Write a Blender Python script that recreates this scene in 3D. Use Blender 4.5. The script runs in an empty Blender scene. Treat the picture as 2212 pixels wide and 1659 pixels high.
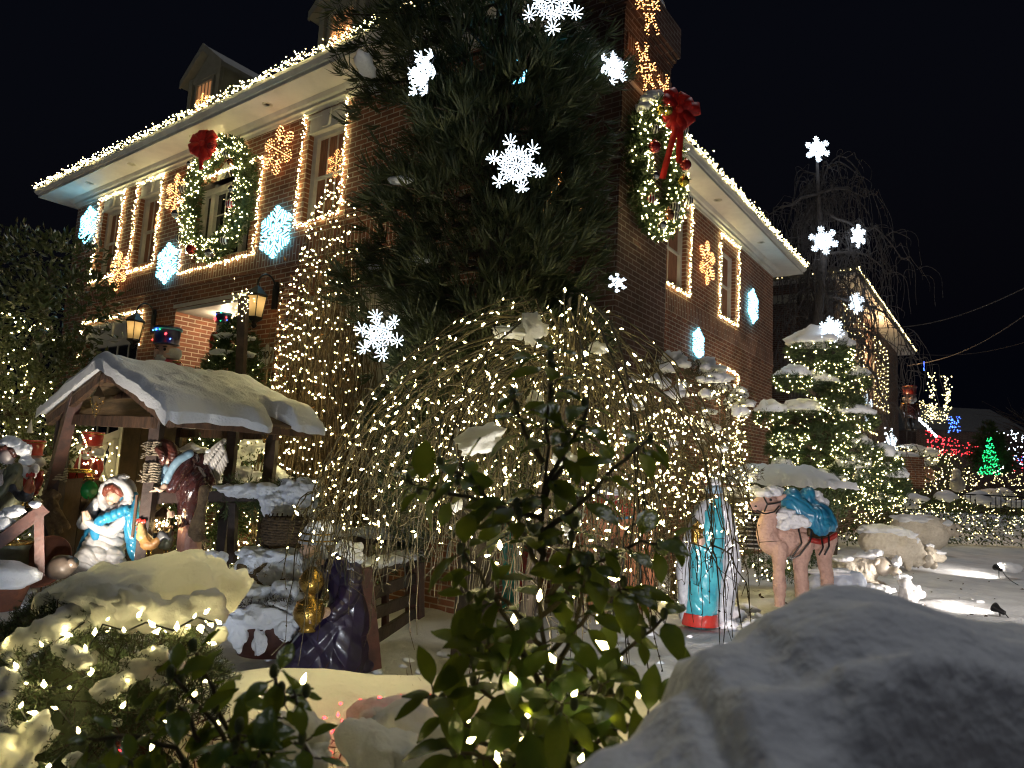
import bpy, math, random
import numpy as np
from mathutils import Matrix, Vector
random.seed(7); RNG=np.random.default_rng(7)
scene=bpy.context.scene
COL=scene.collection
# ------------------------------------------------------------------ camera
FD=1490.6; CX,CY=1106.0,829.5               # focal length and centre in the pixels of a 2212 px wide picture
PITCH=math.radians(6.85); ROLL=math.radians(2.99)
CAM=np.array([0,0,1.6])
FW=np.array([0,math.cos(PITCH),math.sin(PITCH)]); U0=np.array([0,-math.sin(PITCH),math.cos(PITCH)]); X0=np.array([1.,0,0])
RT=math.cos(ROLL)*X0+math.sin(ROLL)*U0; UP=-math.sin(ROLL)*X0+math.cos(ROLL)*U0
cd=bpy.data.cameras.new('camera'); cam=bpy.data.objects.new('camera',cd); COL.objects.link(cam)
m=Matrix.Identity(4)
for i in range(3):
    m[i][0]=RT[i]; m[i][1]=UP[i]; m[i][2]=-FW[i]; m[i][3]=CAM[i]
cam.matrix_world=m
cd.sensor_width=36; cd.lens=36*FD/2212; cd.clip_start=.02; cd.clip_end=2000
cd.dof.use_dof=True; cd.dof.focus_distance=4.6; cd.dof.aperture_fstop=cd.lens/5.2
scene.camera=cam
# ------------------------------------------------------------------ night sky, glow of the street, exposure
w=bpy.data.worlds.new('World'); scene.world=w; w.use_nodes=True
nt=w.node_tree; bg=nt.nodes['Background']; sky=nt.nodes.new('ShaderNodeTexSky'); sky.sky_type='NISHITA'; sky.sun_disc=False
sky.sun_elevation=math.radians(-4.5); sky.sun_rotation=math.radians(200)
mixw=nt.nodes.new('ShaderNodeMixRGB'); mixw.blend_type='ADD'; mixw.inputs[0].default_value=1; mixw.inputs[2].default_value=(.006,.008,.018,1)
nt.links.new(sky.outputs[0],mixw.inputs[1]); nt.links.new(mixw.outputs[0],bg.inputs[0]); bg.inputs[1].default_value=.085
sd=bpy.data.lights.new('street_glow','SUN'); sd.energy=.24; sd.angle=math.radians(14); sd.color=(.93,.95,1)
so=bpy.data.objects.new('street_glow',sd); COL.objects.link(so)
so.rotation_euler=Vector((-.26,-.24,-.94)).to_track_quat('-Z','Y').to_euler()
scene.view_settings.view_transform='Standard'; scene.view_settings.look='None'; scene.view_settings.exposure=.9; scene.view_settings.gamma=1
scene.render.engine='CYCLES'
cy=scene.cycles; cy.max_bounces=5; cy.diffuse_bounces=3; cy.glossy_bounces=2; cy.transmission_bounces=3; cy.transparent_max_bounces=8
cy.sample_clamp_indirect=2.0; cy.sample_clamp_direct=0; cy.use_light_tree=True; cy.caustics_reflective=False; cy.caustics_refractive=False
cy.pixel_filter_type='BLACKMAN_HARRIS'; cy.filter_width=1.15; cy.use_denoising=True; cy.denoiser='OPENIMAGEDENOISE'
# ------------------------------------------------------------------ picture ray helpers: a direction from the camera met with a real plane
def ray(x,y): return FW+(x-CX)/FD*RT+(CY-y)/FD*UP
def at(x,y,d): return CAM+ray(x,y)*d
def onz(x,y,z=0.):
    k=ray(x,y); return CAM+k*((z-CAM[2])/k[2])
# ------------------------------------------------------------------ mesh helpers
def A(*v): return np.array(v,float)
def unit(v):
    v=np.asarray(v,float); n=np.linalg.norm(v); return v/n if n>1e-9 else v
def rotz(a): c,s=math.cos(a),math.sin(a); return np.array([[c,-s,0],[s,c,0],[0,0,1.]])
def roty(a): c,s=math.cos(a),math.sin(a); return np.array([[c,0,s],[0,1,0],[-s,0,c]])
def rotx(a): c,s=math.cos(a),math.sin(a); return np.array([[1,0,0],[0,c,-s],[0,s,c]])
def frame(d,up=(0,0,1)):
    d=unit(d); s=np.cross(d,up)
    if np.linalg.norm(s)<1e-4: s=np.cross(d,(1,0,0))
    s=unit(s); return d,s,np.cross(s,d)
def hash3(i):
    i=i.astype(np.int64); n=(i[...,0]*73856093)^(i[...,1]*19349663)^(i[...,2]*83492791)
    n=(n^(n>>13))*1274126177; n=n&0x7fffffff
    n=(n^(n>>15))*2246822519; n=n&0x7fffffff
    return (n%100003)/100003.
def noise(P,sc=1.,seed=0):
    P=np.asarray(P,float)*sc+seed*17.31; i=np.floor(P); f=P-i; f=f*f*(3-2*f); o=0
    for dx in (0,1):
        for dy in (0,1):
            for dz in (0,1):
                wgt=(f[...,0] if dx else 1-f[...,0])*(f[...,1] if dy else 1-f[...,1])*(f[...,2] if dz else 1-f[...,2])
                o=o+wgt*hash3(i+np.array([dx,dy,dz]))
    return o*2-1
def fbm(P,sc=1.,seed=0,o=3):
    r=0; a=1
    for k in range(o): r=r+a*noise(P,sc*2**k,seed+k); a*=.5
    return r
class MB:
    def __init__(s): s.v=[]; s.f=[]; s.n=0
    def add(s,V,Fs,mi=0):
        V=np.asarray(V,float).reshape(-1,3)
        for f in (Fs if isinstance(Fs,(list,tuple)) else [Fs]):
            f=np.asarray(f,int)
            if f.size: s.f.append((f+s.n,mi))
        s.v.append(V); s.n+=len(V); return s
    def box(s,c,sz,R=None,mi=0):
        V=np.array([[x,y,z] for x in (-.5,.5) for y in (-.5,.5) for z in (-.5,.5)])*np.asarray(sz)
        if R is not None: V=V@np.asarray(R).T
        return s.add(V+np.asarray(c),BOXF,mi)
    def bb(s,a,b,mi=0):
        a=np.asarray(a,float); b=np.asarray(b,float); return s.box((a+b)/2,np.abs(b-a),mi=mi)
    def beam(s,p0,p1,w,h,up=(0,0,1),mi=0,rough=0):
        p0=np.asarray(p0,float); p1=np.asarray(p1,float); d,sd,u=frame(p1-p0,up); L=np.linalg.norm(p1-p0); k=max(2,int(L/.12)) if rough else 2
        V=[]
        for t in np.linspace(0,1,k):
            c=p0+(p1-p0)*t
            for a,b in ((-1,-1),(1,-1),(1,1),(-1,1)):
                V.append(c+sd*a*w/2*(1+rough*random.uniform(-1,1))+u*b*h/2*(1+rough*random.uniform(-1,1)))
        F4=[[i*4+j,i*4+(j+1)%4,(i+1)*4+(j+1)%4,(i+1)*4+j] for i in range(k-1) for j in range(4)]+[[3,2,1,0],[(k-1)*4+j for j in range(4)]]
        return s.add(V,np.array(F4),mi)
    def tube(s,pts,rad,n=6,mi=0,cap=True):
        pts=np.asarray(pts,float); k=len(pts); rad=np.broadcast_to(np.asarray(rad,float),(k,))
        T=np.gradient(pts,axis=0); ref=A(0,0,1) if abs(unit(pts[-1]-pts[0])[2])<.9 else A(1,0,0)
        T=T/np.maximum(np.linalg.norm(T,axis=1,keepdims=True),1e-9)
        S=np.cross(T,ref); S/=np.maximum(np.linalg.norm(S,axis=1,keepdims=True),1e-6); B=np.cross(S,T)
        a=np.arange(n)*2*math.pi/n
        V=pts[:,None]+rad[:,None,None]*(np.cos(a)[None,:,None]*S[:,None]+np.sin(a)[None,:,None]*B[:,None])
        i=np.arange(k-1)[:,None]*n; j=np.arange(n)[None]; j2=(j+1)%n
        F4=np.stack([i+j,i+j2,i+n+j2,i+n+j],-1).reshape(-1,4)
        fs=[F4[:,::-1]]
        if cap:
            fs.append(np.array([list(range(n))])); fs.append(np.array([list(range(k*n-1,(k-1)*n-1,-1))]))
        return s.add(V.reshape(-1,3),fs,mi)
    def lathe(s,prof,c=(0,0,0),n=20,R=None,sx=1,sy=1,mi=0,fn=None):
        prof=np.asarray(prof,float); k=len(prof); a=np.arange(n)*2*math.pi/n
        V=np.stack([prof[:,0,None]*np.cos(a)*sx,prof[:,0,None]*np.sin(a)*sy,np.repeat(prof[:,1,None],n,1)],-1)
        if fn is not None: V=fn(V,a)
        V=V.reshape(-1,3)
        if R is not None: V=V@np.asarray(R).T
        i=np.arange(k-1)[:,None]*n; j=np.arange(n)[None]; j2=(j+1)%n
        F4=np.stack([i+j,i+j2,i+n+j2,i+n+j],-1).reshape(-1,4)
        return s.add(V+np.asarray(c),[F4,np.array([list(range(n-1,-1,-1))]),np.array([list(range((k-1)*n,k*n))])],mi)
    def ell(s,c,r,R=None,nu=14,nv=9,nz=0,nsc=4,seed=0,mi=0,flat=None):
        r=np.broadcast_to(np.asarray(r,float),(3,)); th=np.linspace(0,math.pi,nv+1); V=[]; 
        P=np.array([[math.sin(t)*math.cos(2*math.pi*j/nu),math.sin(t)*math.sin(2*math.pi*j/nu),math.cos(t)] for t in th[1:-1] for j in range(nu)]+[[0,0,1],[0,0,-1]])
        if nz: P=P*(1+nz*fbm(P+np.asarray(c)*3.7,nsc,seed,2))[:,None]
        if flat is not None: P[:,2]=np.maximum(P[:,2],flat)
        V=P*r
        if R is not None: V=V@np.asarray(R).T
        m_=nv-1; i=np.arange(m_-1)[:,None]*nu; j=np.arange(nu)[None]; j2=(j+1)%nu
        F4=np.stack([i+j,i+nu+j,i+nu+j2,i+j2],-1).reshape(-1,4)
        t=m_*nu; F3=[[t,j,(j+1)%nu] for j in range(nu)]+[[t+1,(m_-1)*nu+(j+1)%nu,(m_-1)*nu+j] for j in range(nu)]
        return s.add(V+np.asarray(c),[F4,np.array(F3)],mi)
    def grid(s,V,mi=0,closed=False):
        V=np.asarray(V,float); a,b=V.shape[:2]; i=np.arange(a-1)[:,None]*b; j=np.arange(b if closed else b-1)[None]; j2=(j+1)%b
        return s.add(V.reshape(-1,3),np.stack([i+j,i+j2,i+b+j2,i+b+j],-1).reshape(-1,4),mi)
    def poly(s,P,t,mi=0):
        """closed prism: polygon P (n,3) swept by the vector t"""
        P=np.asarray(P,float); n=len(P); V=np.vstack([P,P+np.asarray(t)])
        return s.add(V,[np.array([list(range(n-1,-1,-1))]),np.array([list(range(n,2*n))]),np.array([[i,(i+1)%n,n+(i+1)%n,n+i] for i in range(n)])],mi)
    def tris(s,T,mi=0):
        T=np.asarray(T,float).reshape(-1,3); return s.add(T,np.arange(len(T)).reshape(-1,3),mi)
    def quads(s,T,mi=0):
        T=np.asarray(T,float).reshape(-1,3); return s.add(T,np.arange(len(T)).reshape(-1,4),mi)
    def verts(s): return np.vstack(s.v) if s.v else np.zeros((0,3))
    def mesh(s,name,M=None,mats=(),smooth=True):
        me=bpy.data.meshes.new(name); V=s.verts()
        if M is not None: V=V@M[:3,:3].T+M[:3,3]
        me.vertices.add(len(V)); me.vertices.foreach_set('co',V.astype(np.float32).ravel())
        lv=np.concatenate([f.ravel() for f,_ in s.f]) if s.f else np.zeros(0,int)
        lt=np.concatenate([np.full(len(f),f.shape[1]) for f,_ in s.f]) if s.f else np.zeros(0,int)
        mi=np.concatenate([np.full(len(f),k) for f,k in s.f]) if s.f else np.zeros(0,int)
        me.loops.add(len(lv)); me.loops.foreach_set('vertex_index',lv.astype(np.int32))
        me.polygons.add(len(lt)); me.polygons.foreach_set('loop_start',(np.cumsum(lt)-lt).astype(np.int32))
        for mm in mats: me.materials.append(mm)
        me.polygons.foreach_set('material_index',mi.astype(np.int32))
        me.polygons.foreach_set('use_smooth',np.full(len(lt),bool(smooth)))
        me.update(calc_edges=True); me.validate()
        return me
BOXF=np.array([[0,1,3,2],[4,6,7,5],[0,4,5,1],[2,3,7,6],[0,2,6,4],[1,5,7,3]])
WM={}                                          # world matrix of each thing (numpy)
def empty(name,loc=(0,0,0),rz=0.):
    o=bpy.data.objects.new(name,None); COL.objects.link(o); o.empty_display_size=.1
    o.location=[float(x) for x in loc]; o.rotation_euler=(0,0,float(rz))
    M=np.eye(4); M[:3,:3]=rotz(rz); M[:3,3]=loc; WM[o.name]=M; return o
def tag(o,label=None,cat=None,group=None,kind=None):
    if label: o['label']=label
    if cat: o['category']=cat
    if group: o['group']=group
    if kind: o['kind']=kind
    return o
def thing(name,label,cat,loc=(0,0,0),rz=0.,group=None): return tag(empty(name,loc,rz),label,cat,group)
def obj(name,mb,mats,parent=None,smooth=True,label=None,local=False,kind=None):
    """one mesh object; vertices are given in world space (or in the parent's space with local=True)"""
    if not isinstance(mats,(list,tuple)): mats=[mats]
    M=None
    W=WM[parent.name] if parent is not None else np.eye(4)
    if parent is not None and not local: M=np.linalg.inv(W)
    if parent is None and not local:             # a thing that is one mesh: put its origin at its own base
        V=mb.verts(); c=(V.min(0)+V.max(0))/2; c[2]=V[:,2].min(); M=np.eye(4); M[:3,3]=-c
    me=mb.mesh(name,M,mats,smooth); o=bpy.data.objects.new(name,me); COL.objects.link(o)
    if parent is not None: o.parent=parent; WM[o.name]=W
    else:
        if not local: o.location=[float(x) for x in c]; W=np.eye(4); W[:3,3]=c
        WM[o.name]=W
    if label: o['label']=label
    if kind: o['kind']=kind
    return o
def shadesharp(o,ang=40):
    me=o.data
    try: me.set_sharp_from_angle(angle=math.radians(ang))
    except Exception: pass
    return o
def dup(root,loc,rz=0.,label=None,scale=1.):
    c=root.copy(); COL.objects.link(c); c.location=[float(x) for x in loc]; c.rotation_euler=(0,0,float(rz)); c.scale=(scale,)*3
    if label: c['label']=label
    def rec(a,b):
        for ch in [q for q in a.children]:
            d=ch.copy(); COL.objects.link(d); d.parent=b; rec(ch,d)
    rec(root,c); return c
# ------------------------------------------------------------------ materials
def pbsdf(name):
    mt=bpy.data.materials.new(name); mt.use_nodes=True; n=mt.node_tree; return mt,n,n.nodes['Principled BSDF']
def mat(name,col,rough=.6,col2=None,nsc=6.,metal=0.,bump=0.,bsc=30.,coat=0.,trans=None,spec=.5,stretch=(1,1,1),thr=(.4,.62),sss=0,col3=None):
    mt,n,b=pbsdf(name); L=n.links; b.inputs['Roughness'].default_value=rough; b.inputs['Metallic'].default_value=metal
    b.inputs['Base Color'].default_value=(*col,1); b.inputs['Coat Weight'].default_value=coat; b.inputs['Coat Roughness'].default_value=.08; b.inputs['Specular IOR Level'].default_value=spec
    if sss: b.inputs['Subsurface Weight'].default_value=sss; b.inputs['Subsurface Radius'].default_value=(.06,.06,.07); b.inputs['Subsurface Scale'].default_value=.5
    tc=n.nodes.new('ShaderNodeTexCoord'); mp=n.nodes.new('ShaderNodeMapping'); mp.inputs['Scale'].default_value=stretch; L.new(tc.outputs['Object'],mp.inputs[0])
    if col2 is not None:
        t=n.nodes.new('ShaderNodeTexNoise'); t.inputs['Scale'].default_value=nsc; t.inputs['Detail'].default_value=5; t.inputs['Roughness'].default_value=.65; L.new(mp.outputs[0],t.inputs['Vector'])
        r=n.nodes.new('ShaderNodeValToRGB'); r.color_ramp.elements[0].position=thr[0]; r.color_ramp.elements[1].position=thr[1]
        r.color_ramp.elements[0].color=(*col,1); r.color_ramp.elements[1].color=(*col2,1)
        if col3 is not None: e=r.color_ramp.elements.new((thr[0]+thr[1])/2); e.color=(*col3,1)
        L.new(t.outputs['Fac'],r.inputs[0]); L.new(r.outputs[0],b.inputs['Base Color'])
    if bump:
        t=n.nodes.new('ShaderNodeTexNoise'); t.inputs['Scale'].default_value=bsc; t.inputs['Detail'].default_value=4; L.new(mp.outputs[0],t.inputs['Vector'])
        bp=n.nodes.new('ShaderNodeBump'); bp.inputs['Strength'].default_value=bump; bp.inputs['Distance'].default_value=.02; L.new(t.outputs['Fac'],bp.inputs['Height']); L.new(bp.outputs[0],b.inputs['Normal'])
    if trans is not None:
        tr=n.nodes.new('ShaderNodeBsdfTranslucent'); tr.inputs[0].default_value=(*trans[1],1); mx=n.nodes.new('ShaderNodeMixShader'); mx.inputs[0].default_value=trans[0]
        L.new(b.outputs[0],mx.inputs[1]); L.new(tr.outputs[0],mx.inputs[2]); L.new(mx.outputs[0],n.nodes['Material Output'].inputs[0])
    return mt
def glow(name,col,strength):
    mt,n,b=pbsdf(name); b.inputs['Base Color'].default_value=(.02,.02,.02,1); b.inputs['Emission Color'].default_value=(*col,1); b.inputs['Emission Strength'].default_value=strength; return mt
def brick(name,c1,c2,mortar,scale=1.,vert=False):
    mt,n,b=pbsdf(name); L=n.links; b.inputs['Roughness'].default_value=.85
    tc=n.nodes.new('ShaderNodeTexCoord'); so_=n.nodes.new('ShaderNodeSeparateXYZ'); L.new(tc.outputs['Object'],so_.inputs[0])
    sn=n.nodes.new('ShaderNodeSeparateXYZ'); L.new(tc.outputs['Normal'],sn.inputs[0])
    ab=n.nodes.new('ShaderNodeMath'); ab.operation='ABSOLUTE'; L.new(sn.outputs[0],ab.inputs[0])
    gt=n.nodes.new('ShaderNodeMath'); gt.operation='GREATER_THAN'; gt.inputs[1].default_value=.5; L.new(ab.outputs[0],gt.inputs[0])
    mx=n.nodes.new('ShaderNodeMix'); mx.data_type='FLOAT'; L.new(gt.outputs[0],mx.inputs[0]); L.new(so_.outputs[0],mx.inputs[2]); L.new(so_.outputs[1],mx.inputs[3])
    cb=n.nodes.new('ShaderNodeCombineXYZ')
    if vert: L.new(so_.outputs[2],cb.inputs[0]); L.new(mx.outputs[0],cb.inputs[1])
    else: L.new(mx.outputs[0],cb.inputs[0]); L.new(so_.outputs[2],cb.inputs[1])
    t=n.nodes.new('ShaderNodeTexBrick'); L.new(cb.outputs[0],t.inputs['Vector']); t.inputs['Scale'].default_value=1
    t.inputs['Brick Width'].default_value=.235*scale; t.inputs['Row Height'].default_value=.0725*scale; t.inputs['Mortar Size'].default_value=.0075*scale; t.inputs['Mortar Smooth'].default_value=.15
    t.inputs['Color1'].default_value=(*c1,1); t.inputs['Color2'].default_value=(*c2,1); t.inputs['Mortar'].default_value=(*mortar,1); t.inputs['Bias'].default_value=-.1
    nz=n.nodes.new('ShaderNodeTexNoise'); nz.inputs['Scale'].default_value=3.1; nz.inputs['Detail'].default_value=6; L.new(tc.outputs['Object'],nz.inputs['Vector'])
    hs=n.nodes.new('ShaderNodeMix'); hs.data_type='RGBA'; hs.blend_type='MULTIPLY'; hs.inputs[0].default_value=.75; rp=n.nodes.new('ShaderNodeValToRGB'); rp.color_ramp.elements[0].color=(.55,.5,.48,1); rp.color_ramp.elements[1].color=(1.15,1.1,1.05,1); rp.color_ramp.elements[0].position=.3; rp.color_ramp.elements[1].position=.7
    L.new(nz.outputs['Fac'],rp.inputs[0]); L.new(t.outputs['Color'],hs.inputs[6]); L.new(rp.outputs[0],hs.inputs[7]); L.new(hs.outputs[2],b.inputs['Base Color'])
    bp=n.nodes.new('ShaderNodeBump'); bp.inputs['Strength'].default_value=.6; bp.inputs['Distance'].default_value=.01; bp.invert=True; L.new(t.outputs['Fac'],bp.inputs['Height']); L.new(bp.outputs[0],b.inputs['Normal'])
    return mt
WARM=(1.,.82,.36); COOL=(.17,.68,1.); WHITE=(.72,.86,1.); ORANGE=(1.,.42,.13)
M=dict(
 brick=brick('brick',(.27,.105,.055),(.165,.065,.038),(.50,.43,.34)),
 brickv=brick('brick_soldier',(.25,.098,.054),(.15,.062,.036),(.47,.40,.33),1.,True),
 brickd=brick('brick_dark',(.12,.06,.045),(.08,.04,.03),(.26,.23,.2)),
 white=mat('white_paint',(.62,.60,.55),.5,(.5,.48,.44),2.5,bump=.05),
 cream=mat('cream_paint',(.55,.52,.42),.55,(.42,.4,.33),3.,bump=.05),
 soffit=mat('soffit',(.66,.63,.58),.6,(.56,.53,.49),1.6),
 shingle=mat('shingle',(.05,.05,.055),.9,(.09,.09,.09),14,bump=.4),
 siding=mat('dormer_siding',(.30,.30,.28),.7,(.24,.24,.22),3.),
 glass=mat('glass',(.012,.014,.018),.06,spec=.6),
 curtain=mat('curtain',(.35,.16,.09),.8,(.2,.09,.05),9,stretch=(6,6,.4)),
 snow=mat('snow',(.80,.82,.86),.75,(.70,.72,.76),1.4,bump=.55,bsc=42,sss=.18),
 snowg=mat('lawn_snow',(.77,.78,.80),.8,(.60,.61,.64),1.1,bump=.8,bsc=26),
 snowt=mat('thin_snow',(.82,.83,.82),.75,bump=.8,bsc=30,trans=(.45,(.93,.91,.76))),
 wood=mat('old_wood',(.115,.060,.034),.75,(.045,.026,.017),9,bump=.5,bsc=26,stretch=(1.6,1.6,.35)),
 woodd=mat('dark_wood',(.055,.034,.028),.7,(.028,.019,.016),7,bump=.35,bsc=22),
 woodred=mat('red_brown_wood',(.085,.030,.020),.55,(.045,.018,.014),8,bump=.25,bsc=24),
 panel=mat('panel_wood',(.13,.080,.042),.85,(.055,.036,.022),2.6,bump=.4,bsc=14,stretch=(1,1,.5)),
 burlap=mat('burlap',(.26,.18,.10),.95,(.15,.10,.06),16,bump=.7,bsc=120),
 rope=mat('rope',(.36,.30,.22),.95,(.2,.16,.11),60,bump=.6,bsc=150),
 straw=mat('straw',(.30,.21,.09),.9,(.14,.09,.04),24),
 hay=mat('hay',(.16,.11,.05),.95,(.07,.045,.02),38,bump=1.,bsc=60),
 wicker=mat('wicker',(.13,.085,.042),.8,(.05,.032,.018),30,bump=.6,bsc=40),
 clay=mat('terracotta',(.24,.085,.040),.8,(.13,.05,.03),5,bump=.2),
 metal=mat('black_metal',(.018,.018,.02),.42,metal=.5),
 iron=mat('brass_black',(.06,.04,.02),.45,metal=.7),
 gold=mat('gold_paint',(.52,.33,.08),.26,(.27,.16,.04),26,metal=.9,bump=.25,bsc=70),
 wire=mat('green_wire',(.010,.014,.010),.6),
 bark=mat('bark',(.075,.055,.036),.9,(.032,.024,.018),18,bump=.7,bsc=40,stretch=(1,1,.3)),
 twig=mat('twig',(.085,.068,.028),.8,(.035,.028,.014),18,bump=.3,bsc=60),
 greytwig=mat('grey_twig',(.115,.10,.095),.9,(.07,.06,.058),12),
 dryvine=mat('dry_vine',(.16,.11,.055),.9,(.075,.05,.028),14),
 cedar=mat('cedar_needles',(.022,.034,.014),.55,(.095,.105,.045),5.5,trans=(.2,(.08,.12,.03))),
 pine=mat('pine_needles',(.030,.060,.022),.6,(.06,.085,.03),3.,trans=(.2,(.08,.12,.03))),
 spruce=mat('spruce_needles',(.026,.050,.018),.5,(.062,.082,.032),5.,trans=(.15,(.08,.12,.03))),
 hedge=mat('hedge_leaf',(.030,.052,.016),.55,(.065,.085,.025),3.,trans=(.2,(.08,.12,.03))),
 holly=mat('broad_leaf',(.024,.042,.016),.35,(.075,.080,.030),3.5,trans=(.15,(.1,.12,.03))),
 camellia=mat('camellia_leaf',(.040,.088,.024),.24,(.11,.15,.03),9.,bump=.25,bsc=45,trans=(.28,(.24,.30,.03)),thr=(.42,.72)),
 redtwig=mat('red_twig',(.10,.03,.018),.8,(.05,.02,.012),18),
 red=mat('red_cloth',(.60,.018,.014),.5,(.42,.012,.010),7),
 bulb=glow('warm_bulb',WARM,20), bulbn=glow('warm_bulb_near',WARM,18), bulbf=glow('warm_bulb_far',WARM,7),
 tube_cool=glow('cool_tube',COOL,5.5), tube_white=glow('white_tube',WHITE,2.6), dot_orange=glow('orange_dot',ORANGE,4), dot_white=glow('white_dot',WHITE,22),
 dot_red=glow('red_dot',(1,.03,.04),6), dot_green=glow('green_dot',(.02,1,.22),2.2), dot_blue=glow('blue_dot',(.05,.14,1),6),
 flame=glow('lamp_flame',(1,.74,.36),34), lampglass=mat('lamp_glass',(.5,.47,.4),.35,trans=(.65,(.95,.86,.66))),
)
def bulbs_mb(P,D,r,l,mb=None):
    """pointed little lamps: an octahedron each"""
    P=np.asarray(P,float).reshape(-1,3); D=np.asarray(D,float).reshape(-1,3); n=len(P)
    D=D/np.maximum(np.linalg.norm(D,axis=1,keepdims=True),1e-9); ref=np.where(np.abs(D[:,2:3])<.9,A(0,0,1),A(1,0,0)); S=np.cross(D,ref); S/=np.linalg.norm(S,axis=1,keepdims=True); B=np.cross(D,S)
    q=np.random.default_rng(n).uniform(.62,1.3,(n,1)) if n>1 else 1.; r=r*q; l=l*q; V=np.stack([P-D*l*.35,P+S*r,P+B*r,P-S*r,P-B*r,P+D*l*.65],1)
    F3=np.array([[0,2,1],[0,3,2],[0,4,3],[0,1,4],[5,1,2],[5,2,3],[5,3,4],[5,4,1]])
    F3=(F3[None]+(np.arange(n)*6)[:,None,None]).reshape(-1,3)
    mb=mb or MB(); return mb.add(V.reshape(-1,3),F3)
BULB=None
def put_bulbs(root,P,D,r,l,mt,n_ind=100,name='bulb'):
    """the lamps of a string, largest in view first: up to n_ind as objects of their own, the rest as one"""
    P=np.asarray(P,float); D=np.asarray(D,float); W=np.linalg.inv(WM[root.name]); r=r*.70; l=l*.85
    o=np.argsort(np.linalg.norm(P-CAM,axis=1)); ind=o[:n_ind]; rest=o[n_ind:]
    if len(ind):
        me=bulbs_mb([[0,0,0]],[[0,0,1]],r,l).mesh(name,None,[mt],False)
        for i in ind:
            b=bpy.data.objects.new(name,me); COL.objects.link(b); b.parent=root; q=Vector(W[:3,:3]@D[i]).to_track_quat('Z','Y')
            b.scale=(random.uniform(.65,1.3),)*3; b.rotation_mode='QUATERNION'; b.rotation_quaternion=q; b.location=Vector(W[:3,:3]@P[i]+W[:3,3])
    if len(rest): obj(name+'s',bulbs_mb(P[rest],D[rest],r,l),mt,root,False,kind='stuff')
def resample(pts,step):
    pts=np.asarray(pts,float); sg=np.linalg.norm(np.diff(pts,axis=0),axis=1); s=np.concatenate([[0],np.cumsum(sg)]); n=max(2,int(s[-1]/step)+1); t=np.linspace(0,s[-1],n)
    return np.stack([np.interp(t,s,pts[:,i]) for i in range(3)],1)
def string_lights(label,pts,step=.06,jit=.02,r=.011,l=.035,mt=None,group=None,rows=1,n_ind=60,wire=True,wr=.004,out=None,loc=None,name='string_lights',wig=.012):
    pts=np.asarray(pts,float); root=thing(name,label,'string lights',pts[0] if loc is None else loc,0,group)
    base=resample(pts,step); Ps=[];Ds=[]
    for k in range(rows):
        P=base+RNG.normal(0,jit,base.shape); Ps.append(P); D=RNG.normal(0,1,P.shape)
        if out is not None: D+=np.asarray(out)*1.0
        Ds.append(D)
    P=np.vstack(Ps); D=np.vstack(Ds)
    if wire:
        q=base+RNG.normal(0,wig,base.shape); obj('wire',MB().tube(q,wr,4),M['wire'],root)
    put_bulbs(root,P,D,r,l,mt or M['bulb'],n_ind); return root
def bake(mb,vox,smooth=4,fold=None,wool=None,press=None):
    """overlapping closed shapes fused into one continuous skin"""
    me=mb.mesh('tmp'); o=bpy.data.objects.new('tmp',me); COL.objects.link(o)
    r=o.modifiers.new('r','REMESH'); r.mode='VOXEL'; r.voxel_size=vox
    if smooth: s_=o.modifiers.new('s','SMOOTH'); s_.iterations=smooth; s_.factor=.5
    dg=bpy.context.evaluated_depsgraph_get(); e=o.evaluated_get(dg).to_mesh(); n=len(e.vertices); V=np.zeros(n*3); e.vertices.foreach_get('co',V); V=V.reshape(-1,3); N=np.zeros(n*3); e.vertices.foreach_get('normal',N); N=N.reshape(-1,3)
    F4=np.array([list(p.vertices) for p in e.polygons if len(p.vertices)==4]); F3=np.array([list(p.vertices) for p in e.polygons if len(p.vertices)==3]); bpy.data.objects.remove(o); bpy.data.meshes.remove(me)
    if fold is not None:
        amp,dirv,freq,wob=fold; c=V.mean(0); f2=fbm(V,wob*2.5,8,2)*2.5+(V-c)@np.asarray(dirv,float)*freq*1.7; V=V+N*(amp*.12*np.sin(f2))[:,None]; ph=(V-c)@np.asarray(dirv,float)*freq*.62+fbm(V,wob*1.6,3,3)*3.4; V=V+N*(amp*.72*(np.abs(np.sin(ph))**.8*2-1.2)*(.35+.65*np.clip(noise(V,wob*1.3+2,11)+.45,0,1)))[:,None]
    if wool is not None: V=V+N*(wool[0]*(np.abs(noise(V,wool[1],3))*1.6-.4))[:,None]
    out=MB(); fs=[f for f in (F4,F3) if f.size]; return out.add(V,fs)
# ================================================================== SETTING
HA=math.radians(36.2); HC=A(-.302,7.4706,0); HR_=math.pi/2-HA      # house corner; its x axis runs along the right wall, its y axis along the left facade
HX=A(math.sin(HA),math.cos(HA),0); HY=A(-math.cos(HA),math.sin(HA),0)
def hw(x,y,z): return HC+HX*x+HY*y+A(0,0,z)
def hwv(P): P=np.asarray(P,float).reshape(-1,3); return HC+P[:,0:1]*HX+P[:,1:2]*HY+P[:,2:3]*A(0,0,1)
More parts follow.
